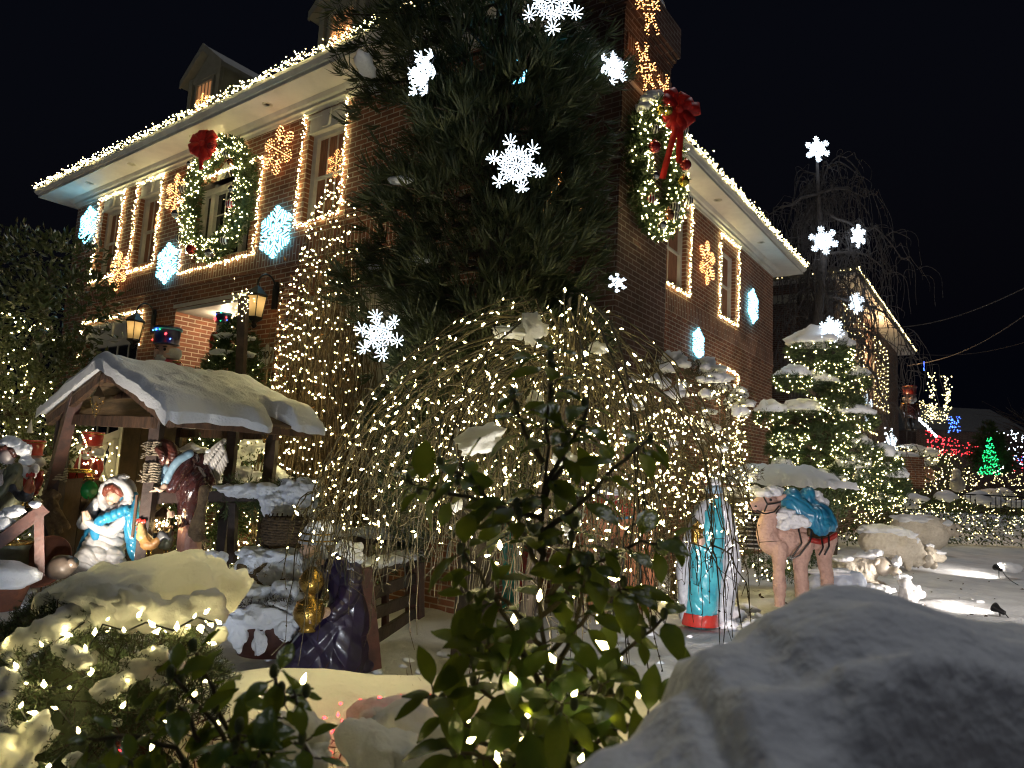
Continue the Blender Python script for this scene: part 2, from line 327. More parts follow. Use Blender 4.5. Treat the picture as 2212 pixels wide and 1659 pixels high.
# ground: one sheet of snow that rises a little under the manger shed, out to the horizon
def gz(x,y):
    x=np.asarray(x,float); y=np.asarray(y,float)
    z=.20*np.exp(-(((x+4.6)/2.2)**2+((y-7.6)/1.9)**2))
    z=z+.045*fbm(np.stack([x,y,0*x],-1),.55,3,2)+.011*noise(np.stack([x*2.6,y*7.5,0*x],-1),1.,12)*np.exp(-((x-3)/8)**2)+.030*fbm(np.stack([x,y,0*x],-1),2.6,5,3)*np.exp(-((x-2)/8)**2)-.05*np.clip(noise(np.stack([x,y,0*x],-1),2.9,8)-.35,0,1)*np.exp(-((x-2)/8)**2)
    z=z-.10*np.clip((4.2-y)/2.,0,1)
    return z*np.exp(-((y-8)/40)**2)
def G(x,y): return float(gz(x,y))
gx=np.concatenate([[-900,-200,-60,-25],np.linspace(-13,13,300),[25,60,200,900]]); gy=np.concatenate([[-60,-8],np.linspace(-1,23,290),[30,40,60,120,300,1200]])
XX,YY=np.meshgrid(gx,gy,indexing='ij'); gm=MB().grid(np.stack([XX,YY,gz(XX,YY)],-1))
tag(obj('snow_lawn',gm,M['snowg'],local=True),kind='structure')
# ------------------------------------------------------------------ the brick house
H=thing('brick_house','large red brick corner house with white eaves behind the decorated garden','house',HC,HR_)
def wall(mb,ax,const,u0,u1,v0,v1,op,depth,n):
    """wall in the plane axis ax = const with rectangular openings and their reveals (house space)"""
    us=sorted({u0,u1,*[o[0] for o in op],*[o[1] for o in op]}); vs=sorted({v0,v1,*[o[2] for o in op],*[o[3] for o in op]})
    def pt(u,v,d=0): return (const-n*d,u,v) if ax==0 else (u,const-n*d,v)
    Q=[]
    for a,b in zip(us[:-1],us[1:]):
        for c,d in zip(vs[:-1],vs[1:]):
            mu,mv=(a+b)/2,(c+d)/2
            if not any(o[0]<mu<o[1] and o[2]<mv<o[3] for o in op): Q+= [pt(a,c),pt(b,c),pt(b,d),pt(a,d)]
    for o in op:
        a,b,c,d=o[:4]; e=o[4] if len(o)>4 else depth
        Q+=[pt(a,c),pt(a,c,e),pt(a,d,e),pt(a,d), pt(b,d),pt(b,d,e),pt(b,c,e),pt(b,c), pt(a,d),pt(a,d,e),pt(b,d,e),pt(b,d), pt(b,c),pt(b,c,e),pt(a,c,e),pt(a,c)]
    mb.quads(Q)
LOP=[(9.20,9.97,4.92,6.47),(7.72,8.47,4.92,6.47),(4.80,6.42,4.66,6.02),(5.16,6.06,6.02,6.52),(2.73,3.50,4.92,6.52),(7.9,10.05,.9,3.90),(4.62,6.72,0,3.96,1.5),(.9,3.45,.4,3.86,.25)]
ROP=[(4.60,5.60,4.86,6.2),(7.42,8.28,4.86,6.22),(7.4,8.3,1.5,3.66)]
mb=MB(); wall(mb,0,0,0,11.2,-.2,6.78,LOP,.16,-1); wall(mb,1,0,0,11.08,-.2,6.78,ROP,.16,-1)
# arch spandrels over the middle window
ac=5.61; ar=.45; t=np.linspace(0,math.pi,15)
for a,b in zip(t[:-1],t[1:]):
    p=[(ac+ar*math.cos(q),6.03+ar*.98*math.sin(q)) for q in (a,b)]
    mb.quads([(0,p[0][0],p[0][1]),(0,p[1][0],p[1][1]),(0,p[1][0],6.52),(0,p[0][0],6.52),(0,p[0][0],p[0][1]),(.16,p[0][0],p[0][1]),(.16,p[1][0],p[1][1]),(0,p[1][0],p[1][1])])
mb.quads([(0,11.2,-.2),(11.08,11.2,-.2),(11.08,11.2,6.78),(0,11.2,6.78),(11.08,0,-.2),(11.08,11.2,-.2),(11.08,11.2,6.78),(11.08,0,6.78)])
mb.bb((1.5,4.6,0),(1.62,6.74,3.96)); 
obj('wall',mb,M['brick'],H,False,local=True)
mb=MB(); mb.bb((-.012,-.012,4.36),(.2,11.21,4.68)); mb.bb((.205,-.012,4.36),(11.09,.2,4.68)); mb.bb((-.010,1.2,3.88),(.1,3.45,4.12))
obj('soldier_course',mb,M['brickv'],H,False,local=True)
mb=MB(); mb.bb((-.02,-.02,4.30),(.2,11.22,4.357)); mb.bb((.205,-.02,4.30),(11.1,.2,4.357)); obj('brick_ledge',mb,M['brick'],H,False,local=True)
mb=MB().bb((-.11,3.453,-.2),(.05,3.70,3.86)); mb.ell((-.03,3.575,3.86),(.075,.12,.12)); obj('pilaster',mb,M['brick'],H,False,local=True)
# cornice, soffit, gutter along both walls
OV=.56
def lprism(prof,name,mt):
    """profile (offset outwards, z) run along the left facade and the right wall, mitred at the corner and returned at the far ends"""
    mb=MB(); pr=np.asarray(prof,float); n=len(pr)
    st=[[(11.08+o if True else 0,11.2,z) for o,z in pr]]
    ring=[np.array([(11.08+o,6.,z) for o,z in pr]),np.array([(11.08+o,-o,z) for o,z in pr]),np.array([(-o,-o,z) for o,z in pr]),np.array([(-o,11.2+o,z) for o,z in pr]),np.array([(5.,11.2+o,z) for o,z in pr])]
    V=np.stack(ring); mb.grid(np.concatenate([V,V[:,:1]],1)); return obj(name,mb,mt,H,False,local=True)
lprism([(.004,6.54),(.03,6.54),(.04,6.575),(.075,6.59),(.075,6.635),(.11,6.65),(.15,6.70),(.004,6.70)],'cornice',M['white'])
lprism([(.004,6.703),(OV-.02,6.703),(OV-.02,6.75),(.004,6.75)],'soffit',M['soffit'])
lprism([(OV-.015,6.69),(OV+.005,6.69),(OV+.005,6.74),(OV+.03,6.745),(OV+.07,6.80),(OV+.075,6.85),(OV-.015,6.85)],'gutter',M['white'])
for k,(x,y) in enumerate([(-.34,9.9),(-.34,8.2),(-.34,6.1),(-.34,4.1),(6.2,-.34),(8.9,-.34)]):
    mb=MB(); mb.lathe([(.035,6.7015),(.06,6.698),(.075,6.698),(.078,6.7015)],(x,y,0),18); obj('recessed_light',mb,M['cream'],H,local=True)
# hip roof
mb=MB(); e=OV+.03; a=[(-e,-e,6.86),(11.08+e,-e,6.86),(11.08+e,11.2+e,6.86),(-e,11.2+e,6.86)]; b=[(5.2,5.2,9.9),(6.,5.2,9.9),(6.,6.,9.9),(5.2,6.,9.9)]
mb.add(a+b,[np.array([[0,1,5,4],[1,2,6,5],[2,3,7,6],[3,0,4,7],[4,5,6,7]])]); obj('roof',mb,M['shingle'],H,False,local=True)
def sash(parent,ax,const,a,b,c,d,n,bars=(2,2),fw=.06,curt=True,name='window',lint=0,meet=True,mt=None):
    """window set back in its opening: frame with muntins, glass and a curtain"""
    def P(u,v,o): return A(const-n*o,u,v) if ax==0 else A(u,const-n*o,v)
    mb=MB(); z0,z1=.085,.16; d2=d-lint
    def bar(u0,u1,v0,v1,o0=z0,o1=z1): mb.bb(P(u0,v0,o0),P(u1,v1,o1))
    bar(a,a+fw*1.5,c,d2); bar(b-fw*1.5,b,c,d2); bar(a+fw*1.5,b-fw*1.5,c,c+fw); bar(a+fw*1.5,b-fw*1.5,d2-fw,d2)
    ia,ib,ic,id_=a+fw*1.5,b-fw*1.5,c+fw,d2-fw; mid=(ic+id_)/2
    if meet: bar(ia,ib,mid-.02,mid+.02,z0+.02)
    for i in range(1,bars[0]):
        u=ia+(ib-ia)*i/bars[0]; bar(u-.008,u+.008,ic,id_,z0+.045,z1-.01)
    f=obj(name,mb,mt or M['white'],parent,False,local=True)
    g=MB(); g.quads([P(ia,ic,z1-.012),P(ib,ic,z1-.012),P(ib,id_,z1-.012),P(ia,id_,z1-.012)]); 
    obj('pane',g,M['glass'] if not curt else M['curtain'],f,False,local=True)
    return f
def lintel(parent,a,b,z0,z1,name='lintel'):
    mb=MB(); mb.bb((.0,a-.01,z0),(.10,b+.01,z1-.002)); mb.bb((-.02,a-.05,z1-.04),(.03,b+.05,z1)); mb.bb((-.012,a-.03,z0-.01),(.02,b+.03,z0+.03))
    m_=(a+b)/2; mb.poly([(-.035,m_-.07,z0+.02),(-.035,m_+.07,z0+.02),(-.035,m_+.10,z1+.0),(-.035,m_-.10,z1)],(.06,0,0)); obj(name,mb,M['white'],parent,False,local=True)
for a,b,c,d in ((9.20,9.97,4.92,6.24),(7.72,8.47,4.92,6.24),(2.73,3.50,4.92,6.24)):
    sash(H,0,0,a,b,c,d,-1,(3,2)); lintel(H,a,b,6.24,6.50)
for a,b,c,d in ROP: sash(H,1,0,a,b,c,d,-1,(2,2),.045)
sash(H,0,0,7.95,10.0,.95,3.58,-1,(4,3),.10,False); lintel(H,7.92,10.03,3.58,3.89)
# Palladian window in the middle
mb=MB()
for u0,u1 in ((4.80,4.90),(5.08,5.20),(6.02,6.14),(6.32,6.42)): mb.bb((.085,u0,4.66),(.16,u1,5.86))
mb.bb((.07,4.80,5.861),(.16,6.42,5.97)); mb.bb((.085,4.9,4.66),(.155,5.08,4.74)); mb.bb((.085,5.2,4.66),(.155,6.02,4.75)); mb.bb((.085,6.14,4.66),(.155,6.32,4.74))
q=np.linspace(0,math.pi,15); ring=[]
for s_ in (0,1):
    for rr in (.45,.36): ring.append([( .085+.07*s_,ac+rr*math.cos(k),5.97+rr*math.sin(k)) for k in q])
mb.grid(np.stack([np.array(ring[i]) for i in (0,1,3,2,0)]))
for k in (.5,1.05,1.57,2.1,2.64): mb.tube([(.12,ac+.06*math.cos(k),5.99+.06*math.sin(k)),(.12,ac+.37*math.cos(k),5.97+.37*math.sin(k))],.009,5)
for z in (5.12,5.48): mb.bb((.118,5.2,z),(.135,6.02,z+.014))
for u in (5.47,5.74): mb.bb((.1185,u,4.75),(.1345,u+.014,5.86))
f=obj('palladian_window',mb,M['white'],H,False,local=True)
g=MB(); g.quads([(.15,4.82,4.7),(.15,6.40,4.7),(.15,6.40,5.9),(.15,4.82,5.9)]); V=[(.15,ac,5.9)]+[(.15,ac+.4*math.cos(k),5.97+.4*math.sin(k)) for k in q]; g.add(V,np.array([[0,i,i+1] for i in range(1,15)])); obj('pane',g,M['glass'],f,False,local=True)
# porch: white ceiling with two lit downlights, side walls of the recess
mb=MB().bb((.012,4.63,3.90),(1.49,6.71,3.955)); obj('porch_ceiling',mb,M['white'],H,False,local=True)
mb=MB().bb((-.02,4.5,3.962),(.06,6.78,4.02)); obj('porch_lintel',mb,M['white'],H,False,local=True)
mb=MB().bb((1.40,4.95,0.6),(1.49,5.95,2.9)); d=obj('front_door',mb,M['woodd'],H,False,local=True); obj('door_knob',MB().ell((1.37,5.05,1.7),.035),M['gold'],d,local=True)
for u in (6.05,5.0):
    mb=MB().lathe([(.0,3.893),(.055,3.893),(.075,3.896),(.08,3.899)],(.55,u,0),20); o=obj('downlight',mb,glow('downlight_glow',(1,.83,.55),18),H,local=True)
    ld=bpy.data.lights.new('downlight_lamp','POINT'); ld.energy=13; ld.color=(1,.78,.5); ld.shadow_soft_size=.05
    lo=bpy.data.objects.new('downlight_lamp',ld); COL.objects.link(lo); lo.location=hw(.5,u,3.80)
mb=MB(); Q=[]
for k in range(22): mb.bb((.19,.9+k*.116,.4),(.215,.9+k*.116+.104,3.86))
obj('board_siding',mb,M['cream'],H,False,local=True)
# chimney on the right wall
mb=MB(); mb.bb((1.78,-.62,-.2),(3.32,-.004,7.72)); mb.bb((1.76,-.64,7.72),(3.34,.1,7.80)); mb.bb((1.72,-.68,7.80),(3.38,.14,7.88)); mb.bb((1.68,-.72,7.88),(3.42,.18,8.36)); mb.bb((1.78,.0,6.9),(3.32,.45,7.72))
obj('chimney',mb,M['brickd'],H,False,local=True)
mb=MB().bb((1.85,-.635,7.22),(3.322,-.6,7.46)); obj('chimney_band',mb,M['brickv'],H,False,local=True)
mb=MB(); mb.ell((2.5,-.25,8.36),(.9,.5,.10),nz=.3,flat=0); obj('chimney_snow',mb,M['snow'],H,local=True)
# dormers
def dormer(y0,y1,x,z0,zs,za):
    mb=MB(); r=(y0+y1)/2
    mb.quads([(x,y0,z0),(x,y1,z0),(x,y1,zs),(x,y0,zs)]); mb.tris([(x,y0,zs),(x,y1,zs),(x,r,za)])
    for s_ in (y0,y1): mb.quads([(x,s_,z0),(x+2.4,s_,z0+1.2),(x+2.4,s_,zs),(x,s_,zs)])
    d=obj('dormer',mb,M['siding'],H,False,local=True)
    k=MB(); o=.16
    for s_,t_ in ((y0-o,1),(y1+o,-1)):
        zz=zs-(za-zs)/(y1-y0)*2*o
        k.poly([(x-.12,s_,zz),(x-.12,r,za),(x-.12,r,za+.10),(x-.12,s_-.0,zz+.10)],(2.4,0,0))
        k.poly([(x-.16,s_,zz-.03),(x-.16,r,za-.03),(x-.16,r,za+.12),(x-.16,s_,zz+.12)],(.035,0,0))
    obj('dormer_roof',k,M['siding'],d,False,local=True)
    k=MB(); 
    k.bb((x-.06,y0+.02,z0),(x-.004,y0+.14,zs)); k.bb((x-.06,y1-.14,z0),(x-.004,y1-.02,zs)); k.bb((x-.05,y0+.145,zs-.12),(x-.004,y1-.145,zs)); obj('dormer_trim',k,M['siding'],d,False,local=True)
    k=MB(); a,b=r-.32,r+.32; c,e_=z0+.12,zs-.13
    k.bb((x-.05,a,c),(x-.003,a+.06,e_)); k.bb((x-.05,b-.06,c),(x-.003,b,e_)); k.bb((x-.05,a+.06,e_-.06),(x-.003,b-.06,e_)); k.bb((x-.045,a+.06,(c+e_)/2-.02),(x-.003,b-.06,(c+e_)/2+.02))
    for q_ in (.2,.32,.44): k.bb((x-.035,a+q_-.006,c),(x-.02,a+q_+.006,e_-.06))
    f=obj('dormer_window',k,M['siding'],d,False,local=True)
    obj('pane',MB().quads([(x-.012,a+.05,c),(x-.012,b-.05,c),(x-.012,b-.05,e_),(x-.012,a+.05,e_)]),LITC,f,False,local=True); return d
LITC=mat('lit_curtain',(.45,.22,.10),.8,(.3,.13,.06),8,stretch=(5,5,.4)); _b=LITC.node_tree.nodes['Principled BSDF']; _b.inputs['Emission Color'].default_value=(1,.45,.18,1); _b.inputs['Emission Strength'].default_value=.16
dormer(7.12,8.25,.6,7.45,8.78,9.22); dormer(3.15,4.28,.6,7.45,8.78,9.22)
# house number
n=thing('house_number_sign','white oval plaque reading 8404 on the brick beside the porch','sign',hw(-.03,3.98,3.0),HR_)
mb=MB(); t=np.linspace(0,2*math.pi,41)[:-1]; rr=1+.06*np.abs(np.cos(t*3)); 
mb.poly([(-.0,-.20*math.cos(k)*q_,.125*math.sin(k)*q_) for k,q_ in zip(t,rr)],(-.02,0,0)); mb.ell((-.01,0,.135),(.012,.05,.03)); mb.ell((-.01,0,-.135),(.012,.05,.025)); obj('plaque',mb,M['white'],n,False,local=True)
def text_obj(s_,size,parent,mt,loc,name='lettering',rot=None):
    c=bpy.data.curves.new(name,'FONT'); c.body=s_; c.size=size; c.align_x='CENTER'; c.align_y='CENTER'; c.extrude=.003; t_=bpy.data.objects.new(name,c); COL.objects.link(t_)
    dg=bpy.context.evaluated_depsgraph_get(); me=bpy.data.meshes.new_from_object(t_.evaluated_get(dg)); bpy.data.objects.remove(t_); me.materials.clear(); me.materials.append(mt)
    o=bpy.data.objects.new(name,me); COL.objects.link(o); o.parent=parent; o.location=loc; o.rotation_euler=rot or (math.pi/2,0,-math.pi/2); return o
text_obj('8404',.16,n,M['metal'],(-.024,0,0))
# wall lanterns
def lantern(y,z,label):
    t_=thing('wall_lantern',label,'lantern',hw(0,y,z),HR_,'wall lanterns beside the porch')
    k=MB(); k.poly([(-.004,-.05,-.12),(-.004,.05,-.12),(-.004,.06,.2),(-.004,.03,.28),(-.004,-.03,.28),(-.004,-.06,.2)],(-.03,0,0)); obj('back_plate',k,M['metal'],t_,False,local=True)
    s_=np.linspace(0,math.pi,12); k=MB().tube([(-.035-.14+.14*math.cos(q),0,.18+.17*math.sin(q)) for q in s_],.014,8); k.tube([(-.315,0,.18),(-.315,0,.12)],.011,6); obj('arm',k,M['metal'],t_,local=True)
    cx=-.315; k=MB(); k.lathe([(.015,.16),(.05,.13),(.11,.07),(.165,.015),(.17,-.0),(.150,-.012)],(cx,0,0),6); k.lathe([(.012,.20),(.022,.18),(.012,.155)],(cx,0,0),8); obj('cap',k,M['metal'],t_,False,local=True)
    k=MB(); k.lathe([(.145,-.015),(.10,-.30),(.097,-.30),(.142,-.015)],(cx,0,0),6); obj('glass',k,M['lampglass'],t_,False,local=True)
    k=MB()
    for j in range(6):
        q=j*math.pi/3; k.tube([(cx+.15*math.cos(q),.15*math.sin(q),-.01),(cx+.103*math.cos(q),.103*math.sin(q),-.31)],.007,5)
    k.lathe([(.115,-.30),(.115,-.325),(.06,-.36),(.03,-.40),(.045,-.42),(.012,-.46)],(cx,0,0),6); obj('cage',k,M['metal'],t_,False,local=True)
    k=MB().ell((cx,0,-.14),(.028,.028,.05)); obj('lamp',k,M['flame'],t_,local=True)
    ld=bpy.data.lights.new('wall_lantern_lamp','POINT'); ld.energy=9; ld.color=(1,.68,.36); ld.shadow_soft_size=.05; lo=bpy.data.objects.new('wall_lantern_lamp',ld); COL.objects.link(lo); lo.location=hw(cx,y,z-.05); lo.location.z-=.02; return t_
lantern(3.93,3.80,'black wall lantern glowing on the brick to the right of the porch'); lantern(7.40,3.72,'black wall lantern glowing above the shed roof beside a top hat')
# ------------------------------------------------------------------ light strings that outline the house
def hs(label,pts,**k): return string_lights(label,hwv(pts),**k)
EL=dict(step=.062,jit=.034,r=.0092,l=.03,rows=5,n_ind=40,wire=True,wr=.006,group='light strings along the eaves')
hs('thick garland of warm lights along the left roof edge',[(-.63,11.8,6.90),(-.64,-.6,6.90)],**EL)
hs('thick garland of warm lights along the right roof edge',[(3.5,-.63,6.90),(11.7,-.64,6.90)],**EL)
WL=dict(step=.047,jit=.015,r=.0098,l=.032,rows=2,n_ind=40,group='light strings around the windows')
O=-.035
hs('warm light string around the leftmost upstairs window of the left facade',[(O,10.12,4.85),(O,10.12,6.5),(O,9.08,6.5),(O,9.12,4.84),(O,10.15,4.80)],**WL)
hs('warm light string around the upstairs window left of the green wreath',[(O,8.57,4.83),(O,8.57,6.51),(O,7.62,6.51),(O,7.64,4.83),(O,8.6,4.81)],**WL)
arc=[(O,ac+.62*math.cos(k)+.0,6.14+.47*math.sin(k)) for k in np.linspace(0,math.pi,14)]
hs('warm light string arching around the window behind the green wreath',[(O,6.72,4.56),(O,6.70,6.13),(O,6.3,6.13)]+arc[::-1]+[(O,4.9,6.13),(O,4.56,6.14),(O,4.58,4.6),(O,5.6,4.57),(O,6.74,4.55)],**WL)
hs('warm light string around the tall upstairs window beside the big conifer',[(O,3.62,4.87),(O,3.60,6.64),(O,2.66,6.62),(O,2.66,4.9),(O,3.6,4.86)],**WL)
hs('warm light string over the wide ground floor window',[(O,10.2,3.2),(O,10.2,3.97),(O,7.82,4.02),(O,7.82,3.4)],**WL)
hs('thin light string running down the brick pilaster by the porch',[(-.13,3.62,3.98),(-.13,3.62,.6)],step=.09,jit=.012,r=.01,l=.03,n_ind=50)
hs('warm light string around the upstairs window beside the chimney',[(4.5,O,4.8),(4.5,O,6.5),(5.77,O,6.5),(5.7,O,4.79),(4.5,O,4.79)],**WL)
hs('warm light string around the narrow upstairs window near the right end',[(7.28,O,4.78),(7.28,O,6.46),(8.42,O,6.46),(8.4,O,4.78),(7.28,O,4.78)],**WL)
hs('warm light string over the ground floor window behind the domed bush',[(7.3,O,3.0),(7.3,O,3.78),(8.42,O,3.75),(8.42,O,2.2)],**WL)
# ------------------------------------------------------------------ lit snowflakes
def flake_paths(kind):
    """segments of a six armed flake of radius 1 in the plane"""
    S=[]
    for k in range(6):
        a=k*math.pi/3+math.pi/2; d=A(math.cos(a),math.sin(a)); n=A(-d[1],d[0])
        if kind=='loop':          # rope light: lobes and diamonds
            S+=[[d*0,d*.3],[d*.3,d*.55+n*.14,d*.80,d*.55-n*.14,d*.3],[d*.80,d*1.0],[d*.72+n*.06,d*.95+n*.14],[d*.72-n*.06,d*.95-n*.14],[d*.38+n*.0,d*.45+n*.26],[d*.38,d*.45-n*.26]]
        elif kind=='branch':
            S+=[[d*0,d*1.]]+[[d*q,d*(q+l_)+n*l_*s_*.9] for q,l_ in ((.28,.26),(.48,.28),(.68,.2),(.84,.12)) for s_ in (1,-1)]
        else:
            S+=[[d*0,d*1.]]+[[d*q,d*(q+l_)+n*s_*l_] for q,l_ in ((.16,.16),(.34,.26),(.54,.26),(.74,.18),(.9,.08)) for s_ in (1,-1)]+[[d*.58+n*.30*s_,d*.80+n*.36*s_] for s_ in (1,-1)]+[[d*.5+n*.22*s_,d*.5+n*.38*s_] for s_ in (1,-1)]
    return S
def flake(label,P,R,R_n,up=(0,0,1),kind='loop',mt='dot_orange',group=None,rod=False,step=.075,r=.014,name='lit_snowflake',tilt=0.):
    """flake of radius R standing at P, facing the direction R_n"""
    n_=unit(R_n); s_=unit(np.cross(up,n_)); u_=np.cross(n_,s_); t_=thing(name,label,'snowflake light',P,0,group); P=np.asarray(P,float)
    c_,q_=math.cos(tilt),math.sin(tilt)
    def W3(p): p=A(p[0]*c_-p[1]*q_,p[0]*q_+p[1]*c_); return P+s_*p[0]*R+u_*p[1]*R
    fr=MB(); Pb=[];Db=[]; rods=MB()
    for seg in flake_paths(kind):
        pts=np.array([W3(p) for p in seg]); fr.tube(pts-n_*.012,.005,4)
        if rod: rods.tube(pts+n_*.004,r,5)
        else: Pb.append(resample(pts,step*R/.4))
    obj('frame',fr,M['metal'],t_)
    if rod: obj('light_tube',rods,M[mt],t_)
    else:
        Pb=np.vstack(Pb); Db=np.tile(n_,(len(Pb),1))+RNG.normal(0,.25,(len(Pb),3)); put_bulbs(t_,Pb+n_*.01,Db,r,r*2.2,M[mt],0)
    return t_
def starburst(label,P,R,R_n,group=None,nb=None,fill=True,tilt=0.,name='lit_star',mt='tube_white',rr=.0032,out=None,bs=None):
    """white six pointed star packed with little bursts of light rods"""
    n_=unit(R_n); s_=unit(np.cross((0,0,1),n_)); u_=np.cross(n_,s_); t_=thing(name,label,'star light',P,0,group); P=np.asarray(P,float); C2=[(0,0)]
    for k in range(6):
        a=k*math.pi/3+math.pi/2+tilt; d=A(math.cos(a),math.sin(a)); n2=A(-d[1],d[0])
        if fill:
            a2=a+math.pi/6; C2+=[tuple(d*.40),tuple(d*.80),(.42*math.cos(a2),.42*math.sin(a2))]
        else: C2+=[tuple(d*.42),tuple(d*.84)]
    fr=MB(); rd=MB(); b=R*(.25 if fill else .15) if bs is None else bs
    for k in range(6):
        a=k*math.pi/3+math.pi/2+tilt; fr.tube([P-n_*.02,P-n_*.02+(s_*math.cos(a)+u_*math.sin(a))*R*.9],.006,4)
    for c in C2:
        c3=P+s_*c[0]*R+u_*c[1]*R; k0=random.random()*6; nr=random.choice((8,9,10))
        for j in range(nr):
            a=k0+j*2*math.pi/nr+random.uniform(-.1,.1); q=(s_*math.cos(a)+u_*math.sin(a))*b*random.uniform(.85,1.05); rd.tube([c3+q*.16,c3+q+n_*random.uniform(.01,.05)],[rr*.7,rr*1.25],4)
    obj('frame',fr,M['metal'],t_); obj('light_rods',rd,M[mt],t_); return t_
NL=-HX; NR=-HY
G1='amber snowflakes on the brick walls'; G2='ice blue snowflakes on the brick walls'
for y,z,R,lb in ((7.05,6.02,.36,'amber snowflake between the two windows left of the green wreath'),(4.14,6.12,.38,'amber snowflake right of the arched window near the eave'),(8.87,4.86,.37,'amber snowflake low between the two leftmost upstairs windows')):
    flake(lb,hw(-.05,y,z),R,NL,kind='branch',group=G1,step=.050,r=.0145)
for y,z,R,lb in ((10.49,6.04,.40,'ice blue snowflake at the far left end of the brick facade'),(7.10,4.78,.37,'ice blue snowflake low beside the arched window, to its left'),(4.03,4.84,.40,'ice blue snowflake right of the arched window, below the amber one')):
    flake(lb,hw(-.05,y,z),R,NL,kind='thick',mt='tube_cool',group=G2,rod=True,r=.0095)
for x,z,R,lb in ((2.10,7.93,.42,'amber rope light snowflake at the top of the chimney'),(2.22,7.1,.36,'amber snowflake on the chimney half hidden by the conifer'),(2.93,6.98,.38,'amber snowflake above the red bow on the chimney')):
    flake(lb,hw(x,-.72,z) if z<7.8 else hw(x,-.78,z),R,NR,kind='loop',group=G1,step=.045,r=.012)
flake('amber snowflake between the two windows of the right wall',hw(6.47,-.05,5.62),.42,NR,kind='branch',group=G1,step=.05,r=.0155)
for x,z,R,lb in ((3.92,4.36,.40,'ice blue snowflake on the right wall under the chimney wreath'),(9.34,5.42,.40,'ice blue snowflake near the right end of the right wall'),(6.12,4.0,.3,'small ice blue snowflake on the right wall above the domed bush')):
    flake(lb,hw(x,-.05,z),R,NR,kind='thick',mt='tube_cool',group=G2,rod=True,r=.0095)
G3='small snowflakes behind the window panes'
for y,z,R,lb in ((2.98,5.72,.21,'small warm snowflake behind the tall window beside the conifer'),(9.32,5.72,.2,'small warm snowflake behind the leftmost upstairs window'),(7.85,5.72,.2,'small warm snowflake behind the window left of the green wreath')):
    flake(lb,hw(.12,y,z),R,NL,kind='branch',mt='dot_orange',group=G3,step=.05,r=.0075)
flake('small warm snowflake behind the window beside the chimney',hw(4.72,.12,5.3),.2,NR,kind='branch',mt='dot_orange',group=G3,step=.05,r=.0075)
for y,lb in ((7.7,'small warm snowflake in the left dormer window'),(3.72,'small warm snowflake in the right dormer window')):
    flake(lb,hw(.55,y-.02,8.12),.24,NL,kind='branch',mt='dot_orange',group=G3,step=.05,r=.008)
# ------------------------------------------------------------------ wreaths
def ribbon(mb,pts,wd,wdir,th=.004):
    pts=np.asarray(pts,float); wdir=np.asarray(wdir,float); T=np.gradient(pts,axis=0); N=np.cross(T,wdir); N/=np.maximum(np.linalg.norm(N,axis=1,keepdims=True),1e-6)
    a,b=pts-wdir*wd/2,pts+wdir*wd/2; V=np.stack([a-N*th,b-N*th,b+N*th,a+N*th],1); mb.grid(V,closed=True)
def bow(parent,C,n_,u_,R,tails):
    s_=np.cross(u_,n_); C=np.asarray(C,float); mb=MB()
    for k in range(9):
        a=k*2*math.pi/9+random.uniform(-.2,.2); d=s_*math.cos(a)+u_*math.sin(a); t=np.linspace(0,2*math.pi,14); L=R*random.uniform(.75,1.05)
        pts=[C+d*L*.55*(1-math.cos(q))+n_*(.04+.24*R*math.sin(q)*(1-math.cos(q))*.6+.3*R*random.uniform(0,.02)) for q in t]; ribbon(mb,pts,R*.55,np.cross(n_,d))
    mb.ell(C+n_*.1*R*2,(R*.22,)*3)
    for sx,L,wv in tails:
        t=np.linspace(0,1,12); pts=[C+n_*(.05+.03*math.sin(q*5))+s_*(sx*q*L*.45)-u_*q*L for q in t]; ribbon(mb,pts,R*.30,unit(s_+n_*.2))
    obj('bow',mb,M['red'],parent)
BALL=[mat('ball_silver',(.55,.55,.55),.18,metal=.9),mat('ball_red',(.35,.02,.02),.15,metal=.5,coat=.6),mat('ball_gold',(.50,.40,.08),.2,metal=.8),mat('ball_copper',(.35,.14,.07),.2,metal=.8)]
STRIPE=[]
for c1,c2,nm in (((.55,.5,.5),(.30,.02,.03),'striped_ball_red'),((.6,.6,.58),(.03,.03,.03),'striped_ball_black')):
    mt_,n_t,b_=pbsdf(nm); tc=n_t.nodes.new('ShaderNodeTexCoord'); wv=n_t.nodes.new('ShaderNodeTexWave'); wv.inputs['Scale'].default_value=9; wv.inputs['Distortion'].default_value=1.5; rp=n_t.nodes.new('ShaderNodeValToRGB'); rp.color_ramp.elements[0].color=(*c1,1); rp.color_ramp.elements[1].color=(*c2,1); rp.color_ramp.elements[0].position=.45; rp.color_ramp.elements[1].position=.55
    n_t.links.new(tc.outputs['Object'],wv.inputs['Vector']); n_t.links.new(wv.outputs['Fac'],rp.inputs[0]); n_t.links.new(rp.outputs[0],b_.inputs['Base Color']); b_.inputs['Roughness'].default_value=.2; STRIPE.append(mt_)
